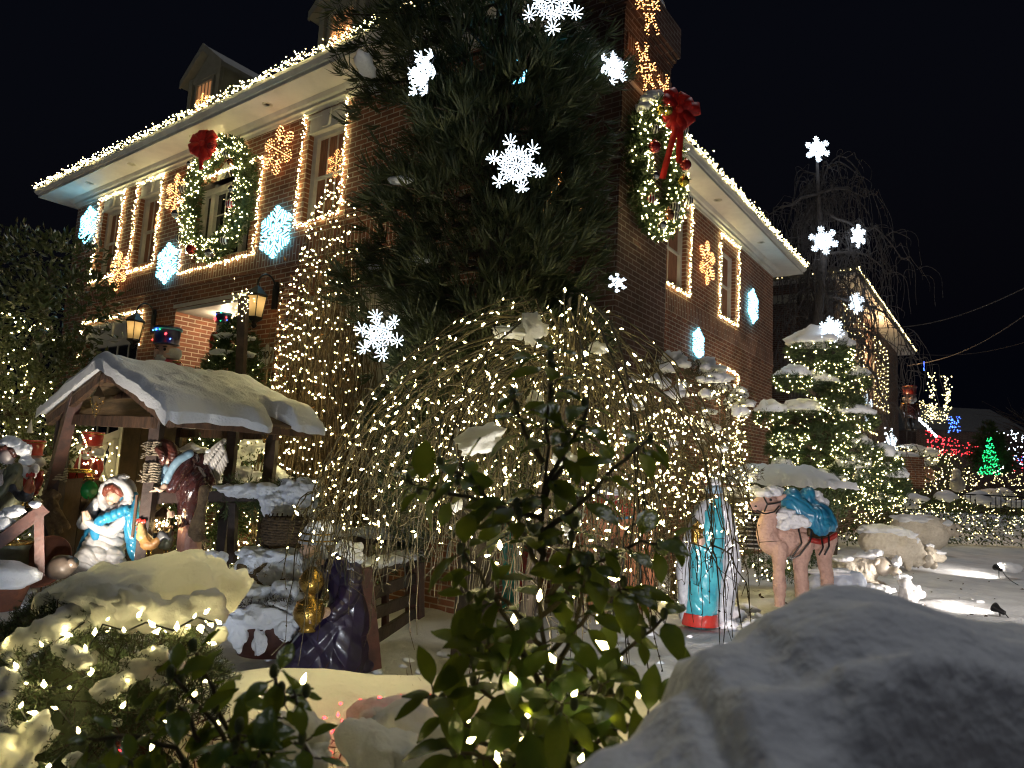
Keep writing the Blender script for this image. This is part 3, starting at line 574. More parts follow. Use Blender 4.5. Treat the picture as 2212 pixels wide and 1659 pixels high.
def needles_mb(P,D,L,w,n,spread,rng=RNG,mb=None,droop=0.,curl=.0):
    """tufts: at each point P a fan of n thin blades around the direction D"""
    P=np.asarray(P,float); D=np.asarray(D,float); k=len(P); D=D/np.maximum(np.linalg.norm(D,axis=1,keepdims=True),1e-9)
    B=D[:,None]+rng.normal(0,spread,(k,n,3)); B/=np.linalg.norm(B,axis=2,keepdims=True)
    ln=np.broadcast_to(np.asarray(L,float).reshape(-1,1),(k,n))*rng.uniform(.6,1.15,(k,n)); b=P[:,None]+rng.normal(0,.006,(k,n,3)); tip=b+B*ln[...,None]; tip[...,2]-=droop*ln
    S=np.cross(B,rng.normal(0,1,(k,n,3))); S/=np.maximum(np.linalg.norm(S,axis=2,keepdims=True),1e-6); mid=(b+tip)/2; mid[...,2]+=curl*ln
    ww=w*rng.uniform(.7,1.2,(k,n))[...,None]
    V=np.stack([b,mid-S*ww,tip,mid+S*ww],2); mb=mb or MB(); return mb.quads(V.reshape(-1,3))
def wreath(label,C,n_,rx,rz,thk,nb,balls,bowpos,bowR,tails,group,snow=False):
    n_=unit(n_); u_=A(0,0,1); s_=np.cross(u_,n_); t_=thing('wreath',label,'wreath',C,0,group); C=np.asarray(C,float)
    def ring(a,rr=0,b=0): return C+s_*math.cos(a)*(rx+rr*math.cos(b))+u_*math.sin(a)*(rz+rr*math.cos(b))+n_*(rr*math.sin(b)+thk*.6)
    P=[];D=[]
    for k in range(1500):
        a=random.uniform(0,2*math.pi); b=random.uniform(-math.pi,math.pi); rr=thk*random.uniform(.25,.75); p=ring(a,rr,b); P.append(p); D.append((ring(a,rr+.1,b)-p)*8+RNG.normal(0,.35,3))
    mb=needles_mb(P,D,.10,.008,8,.55); mb.tube([ring(a) for a in np.linspace(0,2*math.pi,40)],thk*.45,8); obj('greenery',mb,M['pine'],t_,False)
    P=[];D=[]
    for k in range(nb):
        a=random.uniform(0,2*math.pi); b=random.uniform(-.1,math.pi+.1); p=ring(a,thk*random.uniform(.6,1.0),b); P.append(p); D.append(RNG.normal(0,1,3))
    put_bulbs(t_,P,D,.0115,.032,M['bulb'],100)
    for k in range(balls):
        a=k*2*math.pi/balls+random.uniform(-.15,.15); b=random.uniform(.7,2.4); c=ring(a,thk*.95,b); rr=random.choice((.055,.065,.08)); q=MB().ell(c,rr,nu=18,nv=12); q.lathe([(.012,0),(.014,.02),(.006,.03)],c+u_*rr*.97,8)
        obj('ornament',q,random.choice(BALL+STRIPE*2),t_)
    bow(t_,ring(bowpos,thk*.8,math.pi/2)+n_*.06,unit(n_*.35+A(-.05,-1,-.12)),u_,bowR,tails)
    if snow:
        q=MB()
        for a in np.linspace(math.pi*.35,math.pi*.8,8): q.ell(ring(a,thk*.8,.3),(.10,.10,.055),nz=.35,seed=int(a*9))
        obj('snow',q,M['snow'],t_)
    return t_
wreath('large oval green wreath with lights, ornaments and a red bow over the arched window',hw(-.06,5.50,5.58),NL,.80,.86,.20,460,13,1.74,.25,((.0,.42,0),),'lit wreaths on the house')
wreath('tall oval wreath with long red ribbon hanging on the brick chimney',hw(2.47,-.70,5.74),NR,.60,.80,.22,380,16,1.45,.28,((-.45,1.0,0),(.1,.75,0)),'lit wreaths on the house',True)
# ================================================================== PLANTS
def lights_at(label,P,D,r=.0115,l=.03,mt=None,n_ind=60,loc=None,wire=False,group=None,name='string_lights',wr=.0035,gap=.35):
    P=np.asarray(P,float); root=thing(name,label,'string lights',P[np.argmin(P[:,2])] if loc is None else loc,0,group)
    if wire:
        mb=MB(); left=list(range(len(P))); cur=left.pop(0); run=[P[cur]]
        while left:
            d=np.linalg.norm(P[left]-P[cur],axis=1); j=int(np.argmin(d)); 
            if d[j]>gap:
                if len(run)>2: mb.tube(resample(run,.08),wr,4)
                run=[]
            cur=left.pop(j); run.append(P[cur]-D[cur]/max(np.linalg.norm(D[cur]),1e-6)*l*.35)
        if len(run)>2: mb.tube(resample(run,.08),wr,4)
        obj('wire',mb,M['wire'],root)
    put_bulbs(root,P,D,r,l,mt or M['bulb'],n_ind); return root
def sphere_pts(n,up_only=False,facing=None,rng=RNG):
    P=rng.normal(0,1,(n*4+40,3)); P/=np.linalg.norm(P,axis=1,keepdims=True)
    if up_only: P=P[P[:,2]>-.25]
    if facing is not None: P=P[P@unit(facing)>-.25]
    return P[:n]
def leaf_cards(P,D,L,W,rng=RNG,mb=None,fold=.25):
    """small folded leaves, two quads each"""
    P=np.asarray(P,float); D=np.asarray(D,float); n=len(P); D=D/np.linalg.norm(D,axis=1,keepdims=True); S=np.cross(D,rng.normal(0,1,(n,3))); S/=np.linalg.norm(S,axis=1,keepdims=True); N=np.cross(S,D)
    L=(L*rng.uniform(.65,1.2,(n,1))); W=(W*rng.uniform(.7,1.15,(n,1)))
    m_=P+D*L*.5; V=np.stack([P,m_+S*W*.5+N*W*fold,P+D*L,m_], 1); V2=np.stack([P,m_,P+D*L,m_-S*W*.5+N*W*fold],1)
    mb=mb or MB(); return mb.quads(np.concatenate([V[:,[0,1,2,3]],V2[:,[0,1,2,3]]]).reshape(-1,3))
# ------------------------------------------------------------------ the big dark conifer before the corner of the house
CT=A(-.22,5.75,0)
ced=thing('conifer_tree','tall dark feathery conifer standing before the corner of the brick house','tree',CT)
mb=MB().tube([CT+A(0,0,-.1),CT+A(.02,.0,1.5),CT+A(0,.03,4),CT+A(0,0,7),CT+A(0,0,9.8)],[.17,.15,.12,.08,.02],10); obj('trunk',mb,M['bark'],ced)
limb=MB(); P=[];D=[]; snowp=[]
def crown_r(z,az):
    left=-math.cos(az)   # +1 towards the left of the picture
    f=np.interp(z,[1.2,2.2,2.8,3.3,4.2,5.2,6.2,8,9.8],[.8,.85,1.0,1.15,1.12,1.12,1.3,1.0,.2]); return f*(1+.16*left*(z>4.8)-.05*left*(z<3.2))
for i in range(380):
    z=1.35+8.2*(i/380)**.9+random.uniform(-.12,.12); az=i*2.39996+random.uniform(-.35,.35); R=crown_r(z,az)*random.uniform(.62,1.14)*(1-.16*max(0,math.cos(az))*(z<5.2))
    if noise(A(math.cos(az)*1.3,math.sin(az)*1.3,z*.9)[None],1.,21)[0]<-.42: continue
    d=A(math.cos(az),math.sin(az),0); p0=CT+A(0,0,z-.25*R); t=np.linspace(0,1,9); rise=random.uniform(.05,.25); droop=random.uniform(.25,.5)
    pts=np.array([p0+d*R*q+A(0,0,R*(rise*q*1.6-droop*q*q*1.1)+.22*R*max(0,q-.7)) for q in t]); limb.tube(pts,np.linspace(.022,.004,9),5)
    sd=np.cross(d,A(0,0,1))
    for k in range(34):
        q=random.uniform(.28,1.0)**.75; c=p0+A(*[np.interp(q,t,pts[:,j])-p0[j] for j in range(3)]); lat=random.uniform(-1,1)*.36*(1.12-q*.75)*R; c=c+sd*lat+A(0,0,random.gauss(-.02,.12)-abs(lat)*.22); P.append(c)
        D.append(d*(.45+q*.4)+sd*lat*1.6+A(0,0,random.uniform(-.1,.8)))
    if random.random()<.14 and math.sin(az)<.3: snowp.append((pts[7],d))
obj('limbs',limb,M['bark'],ced)
P=np.array(P); keep=(P@A(0,1,0)<6.7)|(P[:,2]<8); P=P[keep]; D=np.array(D)[keep]
obj('foliage',needles_mb(P,D,.20,.0066,14,.36,droop=-.06,curl=-.09),M['cedar'],ced,False)
mb=MB()
for p,d in snowp: mb.ell(p+A(0,0,.04),(random.uniform(.05,.11),random.uniform(.04,.08),.03),nz=.4,seed=int(p[0]*99),nu=10,nv=6)
mb.ell(at(790,140,5.2),(.07,.16,.035),nz=.4); obj('snow_clumps',mb,M['snow'],ced)
GS='white stars hung in the big conifer'
starburst('large white star glowing in the middle of the big conifer',at(1115,358,4.35),.185,A(.0,-1,-.06),GS,tilt=.30)
starburst('white star at the top edge of the picture, high in the conifer',at(1192,2,4.55),.215,A(.02,-1,-.25),GS,tilt=.1)
starburst('white star turned edge on near the left side of the big conifer',at(916,160,4.5),.155,A(-.75,-.7,-.1),GS,tilt=.2)
starburst('white open star of six bursts low on the left of the big conifer',at(820,725,4.75),.16,A(-.1,-1,0),GS,fill=False,tilt=.25,bs=.052)
starburst('white star mostly hidden on the right side of the big conifer',at(1322,150,5.8),.14,A(.5,-1,0),GS)
starburst('small white star low on the right of the big conifer',at(1330,612,4.9),.07,A(.3,-1,0),GS,fill=False)
flake('ice blue snowflake seen through gaps of the big conifer',at(1117,152,6.1),.15,A(.1,-1,0),kind='thick',mt='tube_cool',rod=True,r=.011)
flake('amber snowflake seen through the lower gaps of the big conifer',at(1205,425,6.3),.24,A(.1,-1,0),kind='branch',step=.05,r=.010)
# ------------------------------------------------------------------ bare twiggy climber on the wall left of the conifer
VB=hw(-.55,2.02,0)
vine=thing('bare_twig_shrub','tall upright bare twiggy shrub against the wall between porch and conifer','shrub',VB)
mb=MB()
def vine_r(z): return np.interp(z,[0,.5,2.2,3.6,4.6,5.1],[.62,.78,.80,.62,.40,.12])
for i in range(520):
    u=random.uniform(-1,1); v=random.uniform(-1,1); top=random.uniform(1.2,5.05)*(1-.25*abs(u)); z0=random.choice((0,0,random.uniform(0,2.5))); 
    if top<z0+.5: continue
    zz=np.linspace(z0,top,9); ph=random.uniform(0,6); am=random.uniform(.01,.05)
    pts=[VB+HY*(u*vine_r(z)*.98+am*math.sin(z*4+ph)+ .03*u*(z-z0))+HX*(v*.40*vine_r(z)+am*math.cos(z*5+ph))+A(0,0,z) for z in zz]; mb.tube(pts,np.linspace(random.uniform(.006,.013),.003,9),4,cap=False)
obj('stems',mb,M['dryvine'],vine)
P=[VB+HY*random.uniform(-1,1)*.7+HX*random.uniform(-.35,0)+A(0,0,random.uniform(.3,4.6)) for _ in range(60)]; obj('dry_leaves',leaf_cards(P,RNG.normal(0,1,(60,3)),.07,.035),mat('dry_leaf',(.33,.15,.03),.7,(.2,.08,.02),20),vine,False)
P=[];D=[]
for row in np.arange(.45,5.0,.125):
    ph=random.uniform(0,6); rr=vine_r(row)
    for u in np.arange(-1.02,1.03,.068/max(rr,.2)):
        if random.random()<.16: continue
        uu=u+random.uniform(-.05,.05); P.append(VB+HY*uu*rr-HX*(.42*rr*math.sqrt(max(0,1-min(1,uu*uu)*.8))+.02)+A(0,0,row+.05*math.sin(uu*5+ph)+random.uniform(-.035,.035))); D.append(-HX+RNG.normal(0,.7,3))
lights_at('rows of warm lights wound round the tall bare twiggy shrub',P,D,wire=True,n_ind=100,r=.0115,l=.034)
# ------------------------------------------------------------------ weeping bush hung with lights, in front
WB=A(.22,4.45,G(.22,4.45)); WT=WB+A(.16,.0,2.38)
wb=thing('weeping_tree','bare weeping tree with arching twigs covered in lights in the middle of the lawn','tree',WB)
mb=MB().tube([WB+A(0,0,-.1),WB+A(-.05,.02,.7),WB+A(.03,0,1.5),WB+A(.13,0,2.1),WT],[.06,.05,.047,.045,.03],9); obj('trunk',mb,M['bark'],wb)
br=MB(); LP=[];LD=[]; strands=[]
for i in range(152):
    az=i*2.39996+random.uniform(-.2,.2)
    if math.cos(az)>.35 and math.sin(az)<.1 and random.random()<.42: continue
    R=random.uniform(.35,1.42)**.9*(1.05 if math.cos(az)<0 else .93); top=random.uniform(-.15,.55)*(1-.3*R); d=A(math.cos(az),math.sin(az)*.85,0)
    z0=WT[2]-random.uniform(.0,.5); st=WB+A(.14,0,z0-WB[2]); inner=random.random()<.45; R=random.uniform(.35,1.1) if inner else random.uniform(1.15,1.5); R*=1.04-.25*max(0,math.cos(az))
    end=random.uniform(.6,1.2) if inner else (random.uniform(.8,1.25) if math.cos(az)<-.45 else random.uniform(.5,1.15)); n=18; pts=[]; apex=2.62+random.uniform(-.35,.22)-(.25*random.random() if inner else .05); sway=random.uniform(-.10,.10); ph=random.uniform(0,6)
    for q in np.linspace(0,1,n):
        fi=min(q/.72,1)*1.42; rr=R*math.sin(fi)/math.sin(1.42)*(1+.06*max(0,q-.72)); zz=apex-(apex-1.35)*(1-math.cos(fi))/(1-math.cos(1.42)) if q<=.72 else 1.35-(1.35-end)*(q-.72)/.28
        if q<.12: zz=z0+(zz-z0)*(q/.12)
        pts.append(st*A(1,1,0)+d*rr+np.cross(d,A(0,0,1))*sway*q*q*3+A(.02*math.sin(q*9+ph),.02*math.cos(q*8+ph),zz))
    pts=np.array(pts); pts[2:]+=np.cumsum(RNG.normal(0,.010,(n-2,3)),0)*A(1,1,.4)+RNG.normal(0,.006,(n-2,3)); th=random.uniform(.004,.011); br.tube(pts,np.linspace(th,.0024,n),5,cap=False); strands.append(pts)
    for k in range(4):                                            # hanging side twigs
        j=random.randint(5,n-4); q=pts[j]; L=random.uniform(.2,.75); L=min(L,q[2]-.3); e=np.clip(RNG.normal(0,.14,3),-.2,.2); m_=8
        if L<.15: continue
        tw=np.array([q+A(e[0]*t*(2-t),e[1]*t*(2-t),.05*math.sin(t*3)-L*t*t*.6-L*.4*t) for t in np.linspace(0,1,m_)])+RNG.normal(0,.006,(m_,3)); br.tube(tw,np.linspace(.005,.0018,m_),4,cap=False); strands.append(tw)
        for b in range(3):
            c=tw[random.randint(3,m_-1)]; br.tube([c,c+RNG.normal(0,.05,3)+A(0,0,-.04)],[.0025,.0014],3,cap=False)
obj('branches',br,M['twig'],wb)
mb=MB(); bud=[]
for s_ in strands:
    for p in resample(s_[len(s_)//2:],.07):
        if random.random()<.5: bud.append(p+RNG.normal(0,.004,3))
obj('buds',bulbs_mb(bud,RNG.normal(0,1,(len(bud),3)),.0045,.014),M['bark'],wb,False)
for s_ in strands:
    for p in resample(s_,.17)[1:]:
        if p[2]>.95+random.random()*.5 and random.random()<.58: LP.append(p+RNG.normal(0,.012,3)); LD.append(RNG.normal(0,1,3)+A(0,0,.3))
LP=np.array(LP); LD=np.array(LD)
lights_at('warm pointed mini lights wound through the weeping tree in the middle',LP,LD,r=.0085,l=.036,mt=M['bulbn'],n_ind=100,loc=WB+A(0,0,.02))
for k in range(26):
    s_=strands[random.randrange(len(strands))]; q=resample(s_,.05); a=np.arange(len(q))*1.1; obj('light_wire',MB().tube(q+np.stack([np.cos(a),np.sin(a),0*a],1)*.012,.0042,4),M['wire'],wb)
def lumps(parent,mt,items,name='snow_lump',nz=.3,nu=22,nv=14):
    for k,(c,r,*e) in enumerate(items): obj(name,MB().ell(c,r,e[0] if e else None,nu=nu,nv=nv,nz=nz,nsc=2.2,seed=k+3),M[mt],parent)
def lump(mb,c,r,seed=0,nz=.28,flat=None,R=None,nu=26,nv=16): mb.ell(c,r,R,nu=nu,nv=nv,nz=nz,nsc=2.2,seed=seed,flat=flat)
lumps(wb,'snowt',[(at(1152,708,4.1),(.075,.06,.085)),(at(1105,718,4.1),(.11,.06,.035)),(at(1155,862,3.7),(.045,.04,.035)),(at(1220,990,3.5),(.06,.045,.04)),(at(1292,752,4.2),(.06,.05,.035)),(at(985,1085,3.6),(.03,.03,.045)),(at(1040,950,3.55),(.115,.07,.062),roty(-.45)),(at(1240,1130,3.3),(.03,.03,.08),roty(.5))],nz=.45)
# ------------------------------------------------------------------ camellias in the near foreground
def camellia_leaf(mb,b,d,n_,L,W,cup=.18,bend=.35):
    d=unit(d); s_=unit(np.cross(d,n_)); n_=np.cross(s_,d); u=np.array([0,.08,.2,.36,.54,.72,.87,.96,1.0]); wv=np.array([.05,.30,.72,.97,1.0,.80,.46,.17,.015]); V=[]
    for q,wq in zip(u,wv):
        c=b+d*L*q-n_*L*bend*q*q
        for s in (-1,-.5,0,.5,1): V.append(c+s_*s*wq*W/2+n_*(abs(s)**1.3*wq*W*cup+(.004 if s==0 else 0)))
    mb.grid(np.array(V).reshape(9,5,3))
def camellia(label,base,stems,dj,leafL,name='camellia_bush',seed=3):
    rnd=random.Random(seed); t_=thing(name,label,'bush',base); st=MB(); lf=MB(); bds=[]; 
    for k,(pts,d0,d1) in enumerate(stems):
        dd=np.linspace(d0,d1,len(pts)); W3=np.array([at(p[0],p[1],q) for p,q in zip(pts,dd)]); R=resample(W3,.030); R[1:-1]+=RNG.normal(0,.003,(len(R)-2,3)); st.tube(R,np.linspace(.0062 if k else .010,.0028,len(R)),6)
        T=np.gradient(R,axis=0); T/=np.linalg.norm(T,axis=1,keepdims=True); az=rnd.uniform(0,6)
        for i in range(2 if k else 9,len(R)):
            last=i>=len(R)-2
            for c in range(3 if last else (2 if rnd.random()<.6 else 1)):
                az+=2.4+rnd.uniform(-.5,.5); d,s_,u_=frame(T[i]); o=s_*math.cos(az)+u_*math.sin(az); dr=unit(o*1.0+T[i]*rnd.uniform(.25,.8)+A(0,0,-.30+rnd.uniform(-.3,.2))); up=unit(A(rnd.uniform(-.4,.4),rnd.uniform(-.9,.05),1)); L=leafL*rnd.uniform(.55,1.3); b0=R[i]+o*.004; pe=b0+dr*.012; st.tube([b0,pe],.0016,4)
                if abs(np.dot(dr,up))>.95: up=A(.3,-1,.2)
                camellia_leaf(lf,pe,dr,up,L,L*rnd.uniform(.46,.60),rnd.uniform(.03,.2),rnd.uniform(.12,.42))
            if last or rnd.random()<.10: bds.append(R[i]+T[i]*.008+RNG.normal(0,.006,3))
    obj('stems',st,M['twig'],t_); obj('leaves',lf,M['camellia'],t_); bm_=mat('bud',(.10,.12,.03),.5,(.05,.07,.02),20)
    for q in bds: obj('bud',MB().ell(q,(.0075,.0075,.012),nu=8,nv=6),bm_,t_)
    return t_
camellia('tall glossy leaved camellia bush in front of the weeping tree',A(.1,1.42,G(.1,1.42)),[
 ([(1200,2500),(1195,1950),(1185,1600),(1165,1250),(1180,980),(1186,765)],1.38,1.36),([(1180,1520),(1110,1360),(1045,1260),(1000,1190)],1.38,1.30),([(1168,1230),(1095,1125),(1030,1050),(965,1010)],1.38,1.36),
 ([(1172,1150),(1275,1070),(1350,990),(1402,948)],1.37,1.42),([(1170,1330),(1290,1215),(1385,1170),(1450,1172)],1.37,1.36),([(1185,1560),(1320,1430),(1390,1370),(1432,1335)],1.38,1.30),([(1160,1600),(1030,1480),(1008,1400)],1.38,1.28),
 ([(1180,1700),(990,1560),(935,1500)],1.38,1.22),([(1200,1680),(1330,1570),(1425,1545)],1.38,1.28),([(1175,1120),(1010,1075),(935,1060),(885,1045)],1.37,1.42),([(1180,1400),(1090,1290),(1015,1290)],1.37,1.30),([(1185,1480),(1255,1330),(1270,1220)],1.38,1.30),
 ([(1172,1000),(1120,900),(1110,860)],1.37,1.36),([(1178,1050),(1250,930),(1270,880)],1.37,1.38),([(1190,1620),(1120,1500),(1095,1440)],1.38,1.24),([(1195,1680),(1260,1580),(1300,1480)],1.38,1.22),([(1185,1500),(1130,1420),(1080,1380),(1050,1400)],1.38,1.26),([(1180,1300),(1225,1230),(1235,1150)],1.37,1.32),([(1178,1200),(1130,1160),(1110,1090)],1.37,1.33),([(1190,1600),(1240,1500),(1330,1500)],1.38,1.24),([(1176,1080),(1210,1000),(1225,930)],1.37,1.34),([(1190,1720),(1140,1620),(1140,1560)],1.36,1.2),([(1200,1780),(1330,1660),(1380,1640)],1.36,1.22),([(1180,1420),(1300,1300),(1340,1270)],1.38,1.3),([(1190,1750),(1060,1640),(980,1620)],1.36,1.18),([(1200,1800),(1210,1620),(1215,1520)],1.36,1.16)],0,.070)
camellia('low camellia bush with dark glossy leaves at the bottom left',A(-.62,1.12,G(-.6,1.1)),[
 ([(595,2325),(555,1825),(495,1585),(445,1465),(425,1410)],1.15,1.16),([(515,1805),(395,1625),(285,1585),(200,1600)],1.15,1.06),([(555,1745),(580,1585),(595,1465)],1.15,1.12),([(580,1775),(585,1585),(595,1525),(640,1503)],1.15,1.12),([(535,1785),(455,1645),(385,1525)],1.15,1.08),([(575,1825),(515,1665),(515,1585)],1.15,1.02),([(595,1925),(425,1705),(285,1665)],1.15,1.0),([(595,1925),(575,1705),(555,1645)],1.1,.98),([(555,1785),(475,1585),(375,1465)],1.15,1.12),([(595,1845),(675,1645),(655,1605)],1.15,1.1),([(515,1845),(315,1725),(215,1685)],1.12,1.02)],0,.050,seed=9)
for nm,P_ in (('few warm lights caught in the tall camellia bush',[(1170,1422,1.42),(1145,1545,1.5),(1315,1432,1.42),(1335,1548,1.5),(1305,1395,1.5),(1090,1015,1.6),(1240,1285,1.5),(1170,1545,1.5),(1130,1595,1.55),(1075,1640,1.5),(1400,1060,1.7),(1140,1555,1.45),(1080,1180,1.5),(1210,1100,1.55),(1330,1250,1.5),(1020,1330,1.5),(1110,1340,1.52),(1250,1560,1.5),(1060,1480,1.5),(1180,1230,1.55),(1290,1340,1.52),(1380,1500,1.45),(1150,960,1.6),(1230,1640,1.45),(1010,1560,1.45),(1340,1420,1.5),(1140,1545,1.2),(1075,1640,1.15),(1310,1545,1.22),(1195,1425,1.2),(1255,1640,1.15),(1015,1600,1.15),(1165,1290,1.25),(1305,1395,1.22),(1110,1470,1.2),(1395,1560,1.25),(1240,1500,1.18)]),('few warm lights caught in the low camellia bush',[(470,1562,1.3),(600,1500,1.35),(655,1470,1.4),(420,1500,1.4),(556,1600,1.3),(380,1560,1.3),(330,1620,1.25),(500,1640,1.25),(620,1580,1.3),(450,1470,1.4),(270,1600,1.3),(560,1500,1.4)])):
    P=[at(*p) for p in P_]; lights_at(nm,P,RNG.normal(0,1,(len(P),3))+A(0,0,1),r=.0085,l=.028,mt=M['bulbn'],wire=False)
# ------------------------------------------------------------------ globe spruce with its snow cap, at the left
SB=A(-1.31,2.33,G(-1.4,2.3)); SR=A(.66,.50,1.24)
sp=thing('globe_spruce','round dark green spruce shrub under a thick cap of snow at the lower left','shrub',SB)
N=sphere_pts(5200,True,(0.15,-.8,.5)); P=SB+N*SR*RNG.uniform(.90,1.02,(len(N),1))*A(1,1,1); P[:,2]=SB[2]+N[:,2]*SR[2]*.98
keep=P[:,2]>SB[2]+.2; P=P[keep];N=N[keep]; D=N*.5+A(.1,-.35,.15)+RNG.normal(0,.45,P.shape); D/=np.linalg.norm(D,axis=1,keepdims=True)
mb=MB(); PP=[];DD=[]; tw=MB()
for t in (0,.015,.03,.045): PP.append(P+D*t); DD.append(D)
obj('needles',needles_mb(np.vstack(PP),np.vstack(DD),.021,.0015,8,.8),M['spruce'],sp,False)
for p,d in zip(P,D): tw.tube([p-d*.03,p+d*.05],[.0022,.0013],3,cap=False)
obj('twigs',tw,M['bark'],sp); obj('inner_foliage',MB().ell(SB,SR*.86,nu=40,nv=24,nz=.06,nsc=6),M['spruce'],sp)
V=[]
def cap_profile(a): return 1+.10*math.sin(a*3+1)+.07*math.sin(a*7)+.05*math.sin(a*13+2)
CC=at(330,1300,2.34); nA=80; rows=[]
for q in np.linspace(0,1,30):
    row=[]
    for k in range(nA):
        a=k*2*math.pi/nA; R=cap_profile(a); ca,sa=math.cos(a),math.sin(a); rx=(.265 if ca>0 else .345)*R; ry=.26*R; rr=math.sin(min(q*1.15,1)*math.pi/2)**.92*(1-.13*(max(0,q-.86)/.14)**1.6); h=.150*max(0,math.cos(q*math.pi*.5))**.72
        tail=max(0,-ca*rr)
        row.append(CC+A(ca*rx*rr+.03*(1-q),sa*ry*rr,h-.055*tail**1.4-(.035*max(0,q-.85)/.15)))
    rows.append(row)
V=np.array(rows); V+=(fbm(V,5.5,4,3)*.022)[...,None]*A(.6,.6,1)+((np.abs(fbm(V*A(1,1.6,2),9,6,3))-.3)*.030)[...,None]*A(.4,.4,1); V[-3:]+=(noise(V[-3:],24,9)*.012)[...,None]*A(1,1,1.2); mb=MB().grid(V,closed=True); obj('snow_cap',mb,M['snowt'],sp)
mb=MB()
for k,(x,y,rx,rz) in enumerate(((238,1318,34,30),(292,1300,44,34),(345,1325,36,26),(205,1350,28,22),(405,1318,40,28),(448,1300,30,34),(160,1345,36,24),(120,1360,30,20),(270,1345,24,20),(375,1345,20,14),(320,1355,18,12),(475,1330,18,16))): lump(mb,at(x,y,2.10),A(rx*1.1,rx*.8,rz)*.00141,k+4,.5,nu=22,nv=14)
obj('snow_rim',bake(mb,.007,2,wool=(.006,26)),M['snowt'],sp)
mb=MB()
for k,(x,y,r) in enumerate([(245,1310,.06),(300,1300,.07),(215,1345,.05),(160,1330,.06),(120,1355,.06),(60,1380,.05),(350,1325,.05),(405,1310,.06),(440,1290,.055),(470,1375,.035),(175,1425,.045),(300,1440,.05),(270,1470,.045),(235,1490,.04),(335,1415,.04),(340,1480,.03),(375,1435,.028),(410,1420,.02),(60,1600,.06),(20,1640,.07),(95,1590,.035),(20,1470,.05),(5,1520,.045),(160,1640,.025),(250,1560,.02),(35,1400,.05),(450,1400,.02),(5,1580,.06),(390,1360,.03),(130,1400,.03)]):
    c=at(x,y,1.0); dd=unit(c-CAM); # meet the ray with the shrub's ellipsoid
    o=(CAM-SB)/SR; v=dd/SR; B_=o@v; C_=o@o-1; q=B_*B_-(v@v)*C_; tt=(-B_-math.sqrt(max(q,0)))/(v@v); c=CAM+dd*tt; lump(mb,c,(r*random.uniform(.8,1.2),r*.8,r*random.uniform(.55,.85)),k,.42,nu=24,nv=15,R=roty(random.uniform(-.9,.3)))
obj('snow_clumps',bake(mb,.007,2,wool=(.006,30)),M['snowt'],sp)
P=[];D=[]
def on_spruce(x,y,off=1.02):
    dd=unit(at(x,y,1.)-CAM); o=(CAM-SB)/(SR*off); v=dd/(SR*off); B_=o@v; C_=o@o-1; q=B_*B_-(v@v)*C_; return CAM+dd*((-B_-math.sqrt(max(q,0)))/(v@v))
for x,y in [(15,1390),(90,1393),(140,1357),(230,1318),(300,1318),(328,1345),(420,1325),(55,1477),(195,1455),(150,1485),(45,1525),(75,1540),(60,1565),(170,1580),(265,1525),(200,1448),(105,1655),(228,1652),(95,1480),(275,1470),(330,1400),(25,1620),(185,1400),(365,1560),(430,1450),(460,1390),(35,1440),(120,1530)]:
    P.append(on_spruce(x,y,1.03)); D.append(A(random.uniform(-1,1),-.5,random.uniform(.2,1)))
for x,y in ((232,1338),(300,1328),(330,1350),(420,1332),(148,1372),(474,1345),(382,1356),(268,1362),(205,1368),(445,1322)): P.append(at(x,y,2.03)); D.append(A(random.uniform(-1,1),-.4,random.uniform(0,1)))
P2=[CC+A(math.cos(a)*q*.27,math.sin(a)*q*.21-.02,random.uniform(-.05,-.03)) for a,q in [(random.uniform(0,6.3),random.uniform(.2,1)**.5) for _ in range(46)]]; lights_at('warm lights glowing through the snow cap of the round spruce',P2,RNG.normal(0,1,(46,3)),r=.0175,l=.028,mt=M['bulbn'],n_ind=0)
lights_at('warm pointed mini lights strung over the snow capped spruce',P,D,r=.0085,l=.032,mt=M['bulbn'],wire=True,n_ind=100,wr=.003,gap=.16)
# ------------------------------------------------------------------ low hedge with red lights under its slab of snow, nearer snow chunks
hb=thing('low_hedge','low clipped hedge with a flat slab of snow on top and red lights beneath','hedge',A(-.3,2.45,G(-.3,2.45)))
nx,ny=90,16; u=np.linspace(-1,1,nx); v=np.linspace(0,1,ny); V=np.zeros((nx,ny,3))
for i,a in enumerate(u):
    for j,b in enumerate(v):
        x=-.22+a*.95; ang=b*math.pi; yy=2.44-.26*math.cos(ang)*(1+.05*math.sin(x*9)); zz=.76+.095*math.sin(ang)**.5*(1-abs(a)**8)-(.05*(1-b) if b<.3 else 0); V[i,j]=(x,yy,zz)
V+=(fbm(V,4,11,3)*.02)[...,None]*A(.3,.6,1)
V[:,0,2]-=.05+.05*noise(V[:,0]*A(1,0,0),9,2); V[:,0,1]+=.02
obj('snow_slab',MB().grid(V),M['snowt'],hb)
P=np.stack([RNG.uniform(-1.1,.7,2600),RNG.uniform(2.08,2.7,2600),RNG.uniform(.2,.78,2600)],1); obj('twigs',needles_mb(P,RNG.normal(0,1,P.shape)+A(0,-.3,.5),.09,.0018,5,.6),M['redtwig'],hb,False)
obj('leaves',leaf_cards(P[:1500],RNG.normal(0,1,(1500,3)),.03,.016),M['hedge'],hb,False)
P=[at(x,y,random.uniform(1.98,2.06)) for x,y in [(262,1618),(755,1535),(865,1505),(1120,1545),(690,1618),(770,1525),(1180,1580),(1100,1590),(820,1530),(1240,1500),(900,1530),(700,1550),(720,1580),(700,1600),(730,1545),(690,1570),(715,1625),(780,1515),(820,1508),(845,1512),(890,1500),(930,1505),(960,1512),(985,1520),(735,1520),(1020,1530),(740,1560),(715,1640),(1000,1520),(1060,1560)]]
